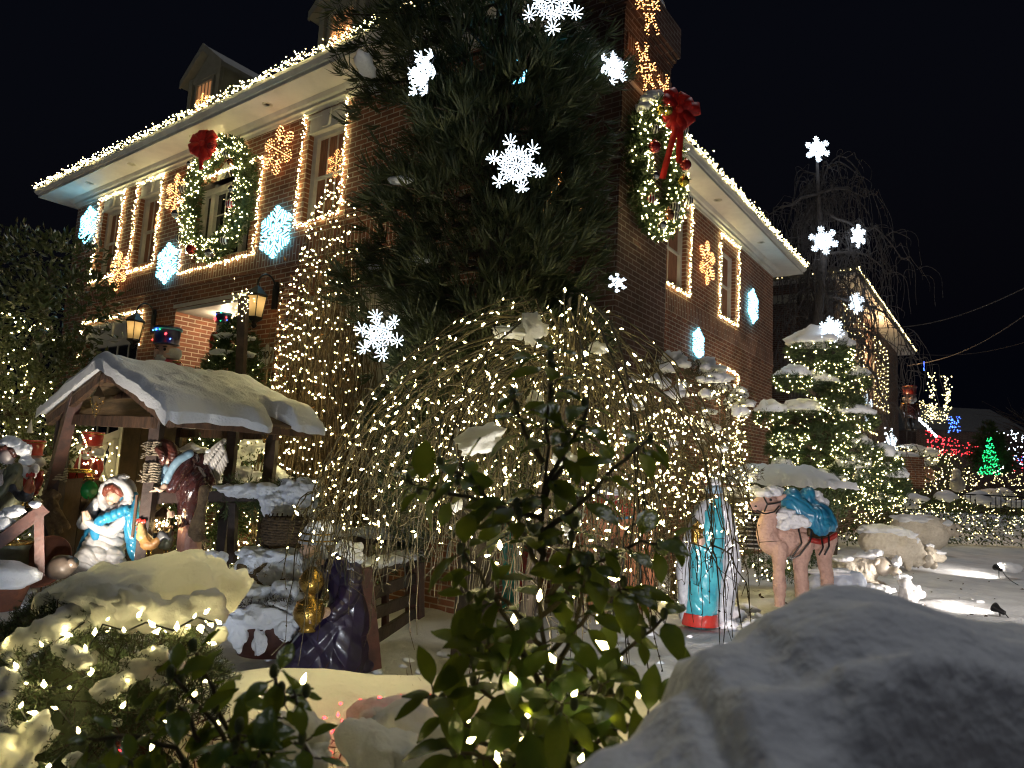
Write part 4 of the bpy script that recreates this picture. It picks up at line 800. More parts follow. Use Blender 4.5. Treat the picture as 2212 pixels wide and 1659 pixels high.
P+= [A(RNG.uniform(-1,.6),2.2+RNG.uniform(-.02,.25),.62+RNG.uniform(-.05,.03)) for _ in range(26)]
lights_at('red mini lights tucked under the snow of the low hedge',P,RNG.normal(0,1,(len(P),3)),r=.0095,l=.024,mt=M['dot_red'],wire=False)
P=[A(RNG.uniform(-1.1,.7),RNG.uniform(2.22,2.6),.70) for _ in range(80)]; lights_at('warm lights glowing through the snow slab of the low hedge',P,RNG.normal(0,1,(len(P),3)),r=.017,l=.03,mt=M['bulbn'],n_ind=0)
sh=thing('small_shrub','small shrub under broken chunks of snow at the bottom middle','shrub',A(-.42,1.72,G(-.4,1.7)))
lumps(sh,'snowt',[(at(x,y,d),r,roty(random.uniform(-.6,.6))) for x,y,d,r in [(640,1640,1.60,(.07,.05,.06)),(655,1590,1.62,(.05,.04,.06)),(600,1600,1.75,(.08,.06,.06)),(830,1560,1.95,(.11,.08,.065)),(870,1600,1.85,(.10,.08,.08)),(800,1600,1.85,(.06,.05,.05)),(850,1650,1.65,(.13,.08,.07)),(970,1640,1.55,(.06,.04,.075)),(990,1590,1.6,(.03,.03,.05)),(1225,1480,1.7,(.05,.04,.06)),(920,1655,1.6,(.07,.05,.05))]],name='snow_chunk',nz=.34,nu=30,nv=20)
P=np.stack([RNG.uniform(-.95,.3,900),RNG.uniform(1.55,2.1,900),RNG.uniform(.35,.72,900)],1); obj('foliage',leaf_cards(P,RNG.normal(0,1,(900,3))+A(0,0,.4),.045,.022),M['hedge'],sh,False)
obj('twigs',needles_mb(P[:400],RNG.normal(0,1,(400,3))+A(0,0,.6),.12,.002,4,.5),M['redtwig'],sh,False)
P=[at(x,y,d) for x,y,d in [(640,1615,1.7),(800,1625,1.75),(840,1600,2.0),(880,1645,1.75),(1005,1650,1.65),(960,1600,1.7),(610,1560,1.9),(560,1620,1.7),(1050,1645,1.6),(760,1650,1.7),(1210,1510,1.8)]]; lights_at('warm lights half buried under the snow chunks at the bottom middle',P,RNG.normal(0,1,(len(P),3)),r=.0075,l=.028,mt=M['bulbn'])
# ------------------------------------------------------------------ snow heaped on the garden wall, close to the lens at the right
gw=thing('garden_wall','low brick garden wall buried under a big heap of grey snow close by at the right','wall',A(.75,.62,0))
obj('coping',MB().bb((.02,.30,-.1),(2.4,1.0,1.12)),M['brickd'],gw,False)
sil=[(1225,1665),(1300,1625),(1382,1588),(1419,1545),(1450,1503),(1490,1486),(1499,1437),(1518,1396),(1560,1385),(1601,1380),(1637,1360),(1655,1330),(1680,1312),(1712,1296),(1743,1278),(1795,1263),(1851,1268),(1907,1279),(1953,1296),(2000,1312),(2039,1328),(2095,1335),(2212,1352),(2330,1375),(2600,1420)]
xs=np.array([p[0] for p in sil]); ys=np.array([p[1] for p in sil],float); PX=np.linspace(1225,2600,150); PY=np.interp(PX,xs,ys); V=[]
for i,(x,y) in enumerate(zip(PX,PY)):
    dr=np.interp(x,[1225,1500,1800,2600],[.66,.74,.88,.95]); top=at(x,y,dr); row=[]
    for t in np.linspace(-.35,1,44):
        if t<0: row.append(top+A(.05*-t,-t*.9,-.38*abs(t)-.4*t*t))   # falls away behind the ridge
        else: row.append(top+A(-.02*t,-np.interp(t,[0,.5,.72,1],[0,.25,.29,.33]),-np.interp(t,[0,.25,.5,.62,.8,1],[0,.004,.018,.075,.19,.34])))
    V.append(row)
V=np.array(V); V+=(fbm(V*A(.6,1.8,1),4.5,31,3)*.017)[...,None]*A(.2,.3,1)*np.clip(np.abs(np.linspace(-.35,1,44))*5,0.12,1)[None,:,None]+(fbm(V,26,33,2)*.0035)[...,None]*A(0,.3,1)
V[...,2]+=(.012*np.abs(noise(V*A(.6,2.5,1),7,41))+.003*np.abs(noise(V,19,43)))*np.clip((np.linspace(-.35,1,44)-.02)*6,0,1)[None]; V[...,2]+=.010*np.sin(V[...,1]*34+fbm(V,4,3,2)*2.2)*np.clip((np.linspace(-.35,1,44)-.05)*4,0,1)[None]
obj('snow_heap',MB().grid(V),M['snow'],gw)
# ------------------------------------------------------------------ evergreens by the house
def blob_tree(name,label,cat,base,blobs,nl,L,W,mt,trunk=None,group=None,needle=False,facing=(0,-1,.2),nn=9,spread=.5):
    """foliage spread over a set of ellipsoids (centre, radii) with gaps between them"""
    t_=thing(name,label,cat,base,0,group); P=[];D=[]; tot=sum(r[0]*r[2] for _,r in blobs)
    for c,r in blobs:
        k=int(nl*r[0]*r[2]/tot); N=sphere_pts(k,False,facing); q=RNG.uniform(.55,1.04,(len(N),1))**.6; p=np.asarray(c)+N*np.asarray(r)*q*(1+.16*fbm(N*2+np.asarray(c),1.7,4,2))[:,None]; P.append(p); D.append(N*.8+RNG.normal(0,.5,N.shape)+A(0,0,.1))
    P=np.vstack(P); D=np.vstack(D); ok=P[:,2]>base[2]+.02; P=P[ok]; D=D[ok]
    mb=MB()
    if trunk is not None:
        for pts,ra in trunk: mb.tube(pts,ra,7)
    else: mb.tube([base,base+A(0,0,.3)],[.05,.04],6)
    obj('trunk',mb,M['bark'],t_)
    if needle: obj('foliage',needles_mb(P,D,L,W,nn,spread),mt,t_,False)
    else: obj('foliage',leaf_cards(P,D,L,W),mt,t_,False)
    return t_,P,D
def blob_lights(blobs,n,facing=(0,-1,.1),off=1.04,test=None):
    P=[];D=[]; tot=sum(r[0]*r[2] for _,r in blobs)
    for c,r in blobs:
        k=max(3,int(n*r[0]*r[2]/tot)); N=sphere_pts(k,False,facing); p=np.asarray(c)+N*np.asarray(r)*RNG.uniform(off-.12,off+.02,(len(N),1)); P.append(p); D.append(N+RNG.normal(0,.6,N.shape))
    P=np.vstack(P); D=np.vstack(D)
    if test is not None: ok=np.array([test(p) for p in P]); P=P[ok];D=D[ok]
    return P,D
b0=at(40,900,9.2); b0[2]=0
bl=[(at(x,y,d),A(r,r*.9,r*.85)) for x,y,d,r in [(60,600,9.4,.75),(150,580,9.2,.55),(-40,620,9.4,.8),(120,700,9.0,.75),(20,730,9.0,.85),(-90,760,9.3,.9),(170,660,9.0,.55),(60,830,8.9,.85),(150,800,9.1,.5),(-30,880,9,.9),(40,960,8.9,.85),(120,930,9.1,.45),(30,1060,8.8,.85),(110,1020,8.9,.5)]]
blob_tree('evergreen_tree','dark broad leaved evergreen tree at the far left with lights in its lower half','tree',b0,bl,9000,.115,.05,M['holly'],[([b0+A(0,0,-.1),b0+A(0,.1,2),b0+A(.1,.1,4)],[.14,.11,.05]),([b0+A(0,.1,1.8),b0+A(.8,0,3.2)],[.07,.03]),([b0+A(0,.1,1.6),b0+A(-.8,0,3.2)],[.07,.03])])
P,D=blob_lights(bl,760,test=lambda p: p[2]<3.3-.5*max(0,(p[0]+6.4)) and noise(p[None],1.3,5)[0]>-.22)
lights_at('dense warm lights in the lower half of the evergreen tree at the far left',P,D,wire=False,n_ind=100,r=.0125,l=.035)
# small lit tree by the door
db=at(500,850,9.55); db[2]=0; bl=[(db+A(0,0,z),A(r,r,.42)) for z,r in ((.9,.78),(1.35,.76),(1.8,.70),(2.2,.60),(2.55,.48),(2.85,.34),(3.1,.2))]
blob_tree('christmas_tree','small green lit tree with snow beside the porch door','tree',db,bl,2600,.13,.009,M['pine'],[([db,db+A(0,0,3.2)],[.07,.02])],needle=True,nn=9)
mb=MB()
for k in range(15):
    c,r=random.choice(bl[1:]); a=random.uniform(-2.8,-.3); lump(mb,c+A(math.cos(a)*r[0]*.98,math.sin(a)*r[0]*.98,.08),(random.uniform(.07,.16),.08,.04),k,.5,nu=14,nv=8)
obj('snow_clumps',mb,M['snow'],bpy.data.objects['christmas_tree'])
P,D=blob_lights(bl,230); lights_at('warm lights on the small tree beside the porch door',P,D,n_ind=80,wire=True)
hbl=[(hw(-.62-.38*(y<3.4),y,z),A(r,r*.8,rz)) for y,z,r,rz in ((4.7,.75,.55,.7),(4.0,.85,.6,.85),(3.3,.9,.62,.92),(2.75,.85,.52,.88),(2.3,.65,.48,.72),(1.6,.45,.48,.5),(.9,.45,.48,.5))]
for c,r in hbl: pass
blob_tree('clipped_hedge','lit evergreen hedge along the wall behind the manger shed','hedge',hw(-.62,3,0),hbl,4200,.05,.028,M['hedge'])
mb=MB()
for k in range(26):
    c,r=hbl[random.choice((1,2,2,3,3,4))]; N=sphere_pts(1,False,(.1,-.7,1.0))[0]; N[2]=abs(N[2])*.8+.35; N=unit(N); lump(mb,c+N*r*1.02,(random.uniform(.10,.2),random.uniform(.08,.14),random.uniform(.05,.09)),k+3,.5,nu=20,nv=13)
obj('snow_clumps',bake(mb,.018,2,wool=(.008,18)),M['snow'],bpy.data.objects['clipped_hedge'])
P,D=blob_lights(hbl,520); lights_at('warm lights spread over the hedge behind the manger shed',P,D,n_ind=100,r=.0105,l=.03)
# domed bush at the right wall
dc=at(1462,960,9.3); dc[2]=0; dbl=[(dc+A(0,0,z),A(r,r*.85,h)) for z,r,h in ((.7,.85,.8),(1.5,1.0,.9),(2.35,.92,.85))]
blob_tree('domed_bush','big rounded twiggy bush with snow on its crown by the right brick wall','bush',dc,dbl,5200,.09,.0045,M['twig'],needle=True,nn=6,spread=.8)
its=[]
while len(its)<62:
    N=sphere_pts(1,False,(0.2,-.6,1.1))[0]; c,r=dbl[2]
    if N[2]>.12: its.append((c+N*r*1.01,(random.uniform(.06,.15),random.uniform(.06,.12),random.uniform(.04,.08))))
for k in range(14):
    N=sphere_pts(1,False,(.7,-.7,.2))[0]; c,r=dbl[1]; its.append((c+N*r*1.02,(.08,.06,.05)))
lumps(bpy.data.objects['domed_bush'],'snow',its,nz=.4,nu=14,nv=9)
P,D=blob_lights(dbl,1050,facing=(.2,-1,-.1),test=lambda p: not (p[2]>2.9)); lights_at('dense warm lights over the big domed bush by the right wall',P,D,n_ind=100,r=.0125,l=.034)
# flat topped shrub with a quilt of snow
fc=at(1682,1050,10.6); fc[2]=0; fbl=[(fc+A(0,0,1.25),A(.86,.6,.42)),(fc+A(0,0,.7),A(.6,.5,.6))]
blob_tree('flat_topped_shrub','flat topped yew shrub under a lumpy quilt of snow behind the camel','shrub',fc,fbl,2400,.07,.006,M['pine'],needle=True,nn=7)
nx=50; ny=26; V=np.zeros((nx,ny,3))
for i,a in enumerate(np.linspace(-1,1,nx)):
    for j,b in enumerate(np.linspace(-1,1,ny)):
        r=min(1,math.hypot(a,b)); ang=math.atan2(b,a); V[i,j]=fc+A(a*.90,b*.72,1.62+.20*(1-r**4)-(.10 if max(abs(a),abs(b))>.96 else 0))
V[...,2]+=.055*np.abs(noise(V*A(1,1,0),6.5,3))+.02*noise(V*A(1,1,0),14,5); obj('snow_quilt',MB().grid(V),M['snow'],bpy.data.objects['flat_topped_shrub'])
P,D=blob_lights([(fc+A(-.5,-.2,.35),A(.6,.4,.25)),(fc+A(.7,-.1,.4),A(.3,.3,.35))],70); lights_at('warm lights low around the flat topped shrub behind the camel',P,D,n_ind=60)
# cloud pruned pine
pc=at(1790,1100,13.6); pc[2]=0; cp=thing('cloud_pruned_pine','cloud pruned pine with snow capped pads and lights right of the brick house','tree',pc)
tr=MB().tube([pc+A(0,0,-.1),pc+A(.12,0,1.2),pc+A(-.08,0,2.6),pc+A(.03,0,4.3)],[.14,.11,.09,.04],8); P=[];D=[];LPp=[];LDp=[]; sn=MB()
pads=[(1770,745,68,34,1),(1712,812,40,22,1),(1772,826,46,22,1),(1850,812,26,20,1),(1820,860,44,22,0),(1664,890,34,22,1),(1742,888,54,24,1),(1846,895,44,24,1),(1790,930,60,26,0),(1692,960,36,26,.7),(1770,985,70,30,0),(1850,965,50,26,.5),(1720,1005,60,28,0),(1840,1010,60,28,.6),(1905,985,40,26,.8),(1780,1045,80,30,.4),(1880,1050,70,32,.3),(1925,1030,36,28,.8),(1700,935,40,20,0),(1800,780,40,22,0),(1690,1010,30,22,.7)]
for k,(x,y,rx,ry,sno) in enumerate(pads):
    d=13.6+random.uniform(-.5,.5); c=at(x,y+ry*.55,d); r=A(rx,rx*.8,ry)/FD*d; N=sphere_pts(int(40+rx*7),False,(0,-.6,.25)); q=RNG.uniform(.7,1.03,(len(N),1)); p=c+N*r*q; P.append(p); D.append(N+RNG.normal(0,.4,N.shape)+A(0,0,.5))
    tr.tube([pc+A(0,0,max(.3,c[2]-.35)),(pc+A(0,0,c[2]-.2))*.4+c*.6,c],[.05,.035,.02],5)
    N=sphere_pts(int(rx*1.1),False,(0,-1,-.1)); N=N[N[:,2]<.45]; LPp.append(c+N*r*1.05); LDp.append(N)
    if sno>.25: 
        sc=math.sqrt(sno); obj('snow_cap',MB().ell(c+A(0,-.02,r[2]*.62),(r[0]*.95*sc,r[1]*.95*sc,r[2]*.98),nu=30,nv=16,nz=.26,nsc=2.4,seed=k,flat=-.12),M['snow'],cp)
obj('trunk',tr,M['bark'],cp); obj('foliage',needles_mb(np.vstack(P),np.vstack(D),.13,.0055,8,.55),M['pine'],cp,False); 
lights_at('warm lights wrapped round the pads of the cloud pruned pine',np.vstack(LPp),np.vstack(LDp),n_ind=100,r=.0125,l=.036,mt=M['bulb'])
starburst('white star on top of the cloud pruned pine',at(1795,712,13.4),.21,A(.1,-1,0),fill=False,rr=.008,bs=.09,tilt=.2)
# hedges at the back of the lawn
def hedge_line(label,pts,r,h,n,nlights,d_rb=.0165,sn=10,lab2=None):
    bl=[(A(p[0],p[1],h*.5),A(r,r*.8,h*.55)) for p in resample([A(*p,0) for p in pts],r*.9)]; t_,_,_=blob_tree('back_hedge',label,'hedge',A(*pts[0],0),bl,n,.10,.05,M['hedge']); mb=MB()
    for k in range(sn):
        c,rr=random.choice(bl); lump(mb,c+A(random.uniform(-.3,.3),-.2,rr[2]*random.uniform(.5,1.0)),(random.uniform(.2,.45),.25,random.uniform(.08,.17)),k,.35,nu=16,nv=9)
    obj('snow_clumps',mb,M['snow'],t_); P,D=blob_lights(bl,nlights,test=lambda p:p[2]>.2); lights_at(lab2,P,D,n_ind=60,r=d_rb,l=.045,mt=M['bulbf'])
q=[onz(x,y,0)[:2] for x,y in ((1790,1165),(1900,1160),(2060,1150),(2350,1155))]
hedge_line('low hedge full of lights at the back of the snowy lawn behind the sheep',[A(*at(1800,1100,18.5)[:2]),A(*at(1960,1100,20)[:2]),A(*at(2120,1100,21)[:2]),A(*at(2330,1100,21)[:2])],.75,1.35,5200,760,lab2='rows of warm lights over the low hedge behind the sheep')
hedge_line('taller lit shrubs behind the low hedge by the neighbour house',[A(*at(1900,1000,23)[:2]),A(*at(2040,1000,25.5)[:2])],1.0,2.9,3400,720,lab2='dense warm lights on the taller shrubs by the neighbour house',sn=4,d_rb=.018)
hedge_line('far hedge with lights beyond the railing at the right',[A(*at(2130,1000,29)[:2]),A(*at(2330,1000,31)[:2])],.9,1.7,1800,240,lab2='warm lights on the far hedge beyond the railing',sn=6,d_rb=.02)
# tall bare weeping tree
tb=at(1772,1050,19.0); tb[2]=0; wt=thing('bare_weeping_tree','tall leafless weeping tree with grey drooping twigs behind the house end','tree',tb); mb=MB(); top=at(1772,330,19)[2]
def tp(x,y,d=19.): return at(x,y,d)
mb.tube([tb,tp(1775,900),tp(1765,700),tp(1778,560),tp(1768,430),tp(1764,320)],[.20,.17,.14,.10,.06,.03],9); obj('trunk',mb,M['greytwig'],wt)
mb=MB()
def droop(p0,d,R,rise,drop,th,sub=4,lev=0):
    n=12; pts=[]; ph=random.uniform(0,6)
    for q in np.linspace(0,1,n): pts.append(p0+d*R*(1-(1-q)**1.6)+A(.06*math.sin(q*8+ph),.06*math.cos(q*7+ph),rise*math.sin(min(q/.4,1)*math.pi/2)-drop*max(0,(q-.25)/.75)**1.5))
    pts=np.array(pts); mb.tube(pts,np.linspace(th,.006,n),4,cap=False)
    if lev<2:
        for k in range(sub):
            j=random.randint(2,n-2); a=random.uniform(0,6.3); droop(pts[j],A(math.cos(a),math.sin(a),0),random.uniform(.15,.6),random.uniform(0,.15),random.uniform(.6,2.4) if lev==0 else random.uniform(.3,1.2),th*.5,3,lev+1)
for i in range(84):
    z=random.uniform(.42,1.0); p0=tb+A(0,0,top*z); a=i*2.4; droop(p0,A(math.cos(a),math.sin(a),0),random.uniform(.6,1.9)*(1.35-z*.55),random.uniform(.1,.6),random.uniform(.8,3.6)*z,.03)
for pts in ([(1778,460),(1830,480),(1900,500),(1945,560)],[(1775,640),(1880,660),(1950,720),(1990,800)],[(1765,420),(1700,440),(1650,470)],[(1775,560),(1850,540),(1920,590)],[(1770,420),(1820,400),(1862,430)],[(1780,700),(1870,740),(1900,860),(1925,960)],[(1790,720),(1850,830),(1830,950)]):
    w_=resample([tp(*p) for p in pts],.35); w_+=RNG.normal(0,.05,w_.shape); mb.tube(w_,np.linspace(.05,.012,len(w_)),5)
    for p in w_[2:]:
        for _ in range(3): a=random.uniform(0,6.3); droop(p,A(math.cos(a),math.sin(a),0),random.uniform(.2,.7),.1,random.uniform(.5,1.8),.014,2,1)
obj('branches',mb,M['greytwig'],wt)
GT='white stars hung in the bare weeping tree'
starburst('white star at the top of the bare weeping tree',at(1765,323,18.6),.34,A(0,-1,-.1),GT,rr=.009,tilt=.15)
starburst('larger left star of the pair at mid height in the bare weeping tree',at(1778,520,18.4),.38,A(-.1,-1,-.1),GT,rr=.009,tilt=.25)
starburst('smaller right star of the pair at mid height in the bare weeping tree',at(1852,510,18.6),.31,A(.5,-1,-.1),GT,rr=.009,tilt=.1)
starburst('white star hanging low in the bare weeping tree',at(1848,655,18.6),.26,A(.5,-1,-.1),GT,rr=.009,fill=False,bs=.1)
# ================================================================== STATUES (painted figures standing in the snow)
class Fig:
    def __init__(s,name,label,cat,bx,by,d,group=None,dz=None):
        s.d=d; s.s=d/FD; b=at(bx,by,d); s.root=thing(name,label,cat,b,0,group)
    def p(s,x,y,dy=0.): return at(x,y,s.d)+A(0,dy,0)
    def E(s,mb,x,y,dy,rx,ry,rz,R=None): mb.ell(s.p(x,y,dy),A(rx,ry,rz)*s.s,R,nu=18,nv=12); return mb
    def T(s,mb,pts,n=12):
        P=np.array([s.p(q[0],q[1],q[2]) for q in pts]); r=np.array([q[3] for q in pts])*s.s; t=np.linspace(0,1,len(P)); u=np.linspace(0,1,max(8,len(P)*4)); 
        R=np.stack([np.interp(u,t,P[:,k]) for k in range(3)],1)
        for _ in range(2): R[1:-1]=(R[:-2]+2*R[1:-1]+R[2:])/4
        rr=np.interp(u,t,r); mb.tube(R,rr,n); mb.ell(R[0],rr[0],nu=12,nv=8); mb.ell(R[-1],rr[-1],nu=12,nv=8); return mb
    def skin(s,name,mb,mt,vox=1.6,parent=None,**k): return obj(name,bake(mb,max(vox*s.s,.004),**k),mt,parent or s.root)
def pm(name,c,c2=None,rough=.35,coat=.4,nsc=9.,bump=.1): return mat(name,c,rough,c2,nsc,bump=bump,bsc=40,coat=coat,thr=(.38,.68))
SK=pm('painted_skin',(.52,.36,.27),(.44,.29,.21),.45,.2); HAIRB=pm('painted_brown_hair',(.085,.025,.018),(.03,.012,.01),.3); HAIRR=pm('painted_red_hair',(.20,.05,.03),(.09,.025,.015)); SILV=pm('painted_silver',(.42,.44,.47),(.25,.27,.30),.35); WHT=pm('painted_white',(.50,.49,.48),(.34,.34,.36),.4,.3); BLU=pm('painted_blue',(.03,.25,.42),(.015,.13,.27),.3,.5); TEAL=pm('painted_teal',(.06,.36,.42),(.03,.24,.32),.28,.6,5); MAR=pm('painted_maroon',(.055,.018,.016),(.025,.01,.012),.22,.7); PURP=pm('painted_purple',(.022,.013,.045),(.011,.008,.018),.34,.25); GRN=pm('painted_green',(.02,.26,.17),(.01,.14,.10),.25,.6); CAMEL=pm('camel_hide',(.58,.38,.31),(.44,.28,.23),.65,.05,11,.4); CAMEL2=pm('camel_hide_orange',(.46,.19,.09),(.33,.13,.06),.7,0,10,.4); WOOL=pm('sheep_wool',(.52,.44,.33),(.40,.33,.24),.9,0,20,.6); DARK=pm('painted_dark',(.012,.010,.010),None,.4); OLIVE=pm('painted_olive',(.13,.14,.08),(.07,.07,.05),.5); REDP=pm('painted_red',(.40,.03,.02),(.28,.02,.015),.3,.5); PINK=pm('painted_pink',(.48,.25,.19),(.36,.17,.13),.4,.3); LBLUE=pm('painted_pale_blue',(.22,.34,.44),(.14,.24,.34),.4,.3); WING=pm('painted_wing',(.60,.57,.54),(.48,.45,.42),.45,.1,14)
def snowpart(F,name,lumps,mt='snow',nzz=.34):
    mb=MB()
    for k,(x,y,dy,rx,ry,rz) in enumerate(lumps): lump(mb,F.p(x,y,dy),A(rx,ry,rz)*F.s,k+int(x),nzz,nu=24,nv=16)
    return obj(name,bake(mb,max(1.8*F.s,.006),2,wool=(.006,22)),M[mt],F.root)
def face_bits(F,parent,x,y,dy,r,side=0.):
    """eyes, brows and lips of a small painted face; side -1 looks left, +1 right"""
    mb=MB(); o=side*.35*r
    for q in (-.36,.36): F.E(mb,x+o+q*r*(1-abs(side)*.4),y-.06*r,dy-.88*r*F.s,.13*r,.10*r,.07*r)
    for q in (-.36,.36): F.E(mb,x+o+q*r*(1-abs(side)*.4),y-.28*r,dy-.86*r*F.s,.20*r,.08*r,.035*r)
    e=obj('eyes',mb,DARK,parent); mb=MB(); F.E(mb,x+o,y+.50*r,dy-.84*r*F.s,.22*r,.09*r,.06*r); obj('lips',mb,PINK,parent); return e
# ------------------------------------------------------------------ manger shed with its roof of snow
S0=at(324,1060,6.55); S0[2]=G(S0[0],S0[1])-.02
_q=S0-HC; SX,SY=_q@HX,_q@HY            # right front post; the ridge runs along the house's x axis
SW,SL=2.02,1.30; EZ=1.93; AZ=2.40; YR,YL,YA=-.50,2.18,.86
def rz_(y): return EZ+(AZ-EZ)*((y-YR)/(YA-YR) if y<YA else (YL-y)/(YL-YA))
shed=thing('manger_shed','open wooden manger shed with lashed posts and a thick snowy roof','shed',S0,HR_)
def sw(x,y,z): return hw(SX+x,SY+y,z)
def swb(mb,a,b,w,h,rough=.06): mb.beam(sw(*a),sw(*b),w,h,rough=rough)
for nm,a,b,w in (('post',(0,0,0),(0,0,rz_(0)-.12),.10),('post',(SL,.02,0),(SL,.02,EZ-.02),.11),('post',(SL*.62,.0,0),(SL*.62,0,EZ),.09),('post',(-.02,SW,0),(-.02,SW,EZ+.02),.12),('post',(SL,SW,0),(SL,SW,EZ),.11)):
    mb=MB(); swb(mb,a,b,w,w); obj(nm,mb,M['woodd'],shed,False)
mb=MB(); swb(mb,(-.06,SW+.05,1.05),(-.10,SW-.42,2.20),.12,.10); obj('slanted_brace',mb,M['woodred'],shed,False)
mb=MB(); swb(mb,(-.12,YR,EZ-.08),(-.12,YA,AZ-.04),.06,.12); obj('rafter',mb,M['wood'],shed,False)
mb=MB(); swb(mb,(-.12,YL,EZ-.08),(-.12,YA,AZ-.04),.06,.12); obj('rafter',mb,M['wood'],shed,False)
for nm,a,b,w,h in (('tie_beam',(-.03,-.05,EZ-.09),(-.03,SW+.05,EZ-.06),.10,.11),('tie_beam',(SL,-.05,EZ-.12),(SL,SW+.05,EZ-.12),.08,.10),('ridge_beam',(-.15,YA,AZ-.11),(SL+.1,YA,AZ-.11),.07,.10),('wall_plate',(-.1,-.02,rz_(0)-.12),(SL+.15,-.02,rz_(0)-.14),.08,.09),('eave_beam',(-.14,YR+.06,EZ-.09),(SL+.14,YR+.06,EZ-.09),.06,.07),('wall_plate',(-.1,SW,EZ-.03),(SL+.15,SW,EZ-.03),.08,.09),('cross_tie',(.25,.3,2.16),(.25,1.5,2.16),.05,.07)):
    mb=MB(); swb(mb,a,b,w,h); obj(nm,mb,M['wood'],shed,False)
for k in range(2):                                                # roof boards under the snow
    y0,y1=(YR-.03,YA) if k==0 else (YL+.03,YA); mb=MB()
    for j in range(7):
        a=j/7; b=(j+.93)/7; z=lambda t:EZ-.05+(AZ-EZ+.02)*t; yy=lambda t:y0+(y1-y0)*t; P=[sw(-.16,yy(a),z(a)),sw(SL+.16,yy(a),z(a)),sw(SL+.16,yy(b),z(b)),sw(-.16,yy(b),z(b))]; mb.poly(P,(0,0,.025))
    obj('roof_boards',mb,M['panel'],shed,False)
nx,ny=120,70; V=np.zeros((nx,ny,3))
for i,a in enumerate(np.linspace(0,1,nx)):
    for j,b in enumerate(np.linspace(-1,1,ny)):
        x=-.24+a*(SL+.42); edge=.30+.06*noise(A(x*4,1,b>0)[None],1,4)[0]+.045*noise(A(x*13,2,b>0)[None],1,5)[0]
        if b<0:
            g=abs(x-.98)/.17; edge-=(.40*max(0,1-g**2) if g<1 else 0); edge+=.10*math.exp(-((x-.72)/.14)**2)+.07*math.exp(-((x-1.45)/.18)**2)
        hw_=(YA-YR) if b<0 else (YL-YA); y=YA+b*(hw_+edge-.22); t=abs(b)*(hw_+edge-.22)/hw_; z=AZ+.02-(AZ-EZ)*min(t,1.2)**1.10
        V[i,j]=(x,y,z)
top=V.copy(); top[...,2]+=.12+.045*fbm(V,2.6,9,3)+.018*noise(V,10,4)-.035*np.clip((np.abs(noise(V,16,5))-.72)*6,0,1)
ed=np.ones((nx,ny)); ed[0]=ed[-1]=0; ed[:,0]=ed[:,-1]=0
bot=V.copy(); bot[...,2]-=.015; k_=np.minimum(np.minimum(np.arange(nx)[:,None],nx-1-np.arange(nx)[:,None])/4.,np.minimum(np.arange(ny)[None],ny-1-np.arange(ny)[None])/4.); k_=np.clip(k_,0,1)**.5; top[...,2]=bot[...,2]+(top[...,2]-bot[...,2])*(.45+.55*k_)
top[:,:3,2]-=.03; bot[:,:6,2]-=(.04+.05*np.abs(noise(bot[:,:6]*A(1,.2,.2),7,6)))*np.linspace(1,0,6)[None]; bot[:4,:,2]-=(.03+.03*np.abs(noise(bot[:4],8,6)))*np.linspace(1,0,4)[:,None]; W_=lambda Q: np.array([sw(*q) for q in Q.reshape(-1,3)]).reshape(Q.shape)
mb=MB(); mb.grid(W_(top)); mb.grid(W_(bot)[:,::-1]); 
for s_ in (0,-1): mb.grid(W_(np.stack([bot[s_],top[s_]])));  mb.grid(W_(np.stack([bot[:,s_],top[:,s_]])))
obj('roof_snow',mb,M['snow'],shed)
mb=MB(); mb.bb((0,0,0),(0,0,0)) if 0 else None
pnl=MB()
def panel(name,a,b,z0,z1,th=.03,mt='panel'):
    mb=MB(); p,q=sw(*a,0),sw(*b,0); n_=np.cross(q-p,(0,0,1)); n_=unit(n_)*th; k=max(1,int(np.linalg.norm(q-p)/.17))
    for j in range(k):
        u,v=p+(q-p)*(j+.02)/k,p+(q-p)*(j+.98)/k; mb.poly([u+A(0,0,z0),v+A(0,0,z0),v+A(0,0,z1+random.uniform(-.02,.02)),u+A(0,0,z1+random.uniform(-.02,.02))],n_)
    return obj(name,mb,M[mt],shed,False)
panel('side_panel',(.05,SW+.02),(.62,SW+.02),.0,1.20); panel('side_panel',(.60,SW-.02),(1.02,SW-.02),.0,1.92); panel('side_panel',(1.10,SW-.0),(1.42,SW-.0),.0,1.92)
mb=MB(); c=sw(.30,SW-.06,.85); mb.lathe([(.005,.16),(.01,.10),(.05,.02),(.07,-.06),(.05,-.13),(.0,-.15)],c,12); obj('hanging_gourd',mb,M['burlap'],shed)
mb=MB(); swb(mb,(-.02,.05,1.13),(SL*.72,-.14,1.15),.07,.11); obj('side_rail',mb,M['woodd'],shed,False)
mb=MB(); swb(mb,(-.05,.13,1.15),(-.05,.13,.75),.022,.022); obj('pole',mb,M['wood'],shed,False)
def lash(a,z0,z1,r,n,name='rope_lashing'):
    t=np.linspace(0,n*2*math.pi,n*14); c=sw(*a,0); mb=MB().tube([c+A(r*(1+.06*math.sin(k*3))*math.cos(k),r*math.sin(k),z0+(z1-z0)*k/(n*2*math.pi)+.006*math.sin(k*5)) for k in t],.011,5)
    for _ in range(14): q=c+A(-r,-.02,random.uniform(z0,z1)); mb.tube([q,q+A(random.uniform(-.05,0),random.uniform(-.04,0),random.uniform(-.03,.03))],[.005,.003],4)
    return obj(name,mb,M['rope'],shed)
lash((0,0),1.52,1.66,.066,6); lash((0,0),1.27,1.46,.072,8); lash((-.03,SW),1.18,1.32,.09,5)
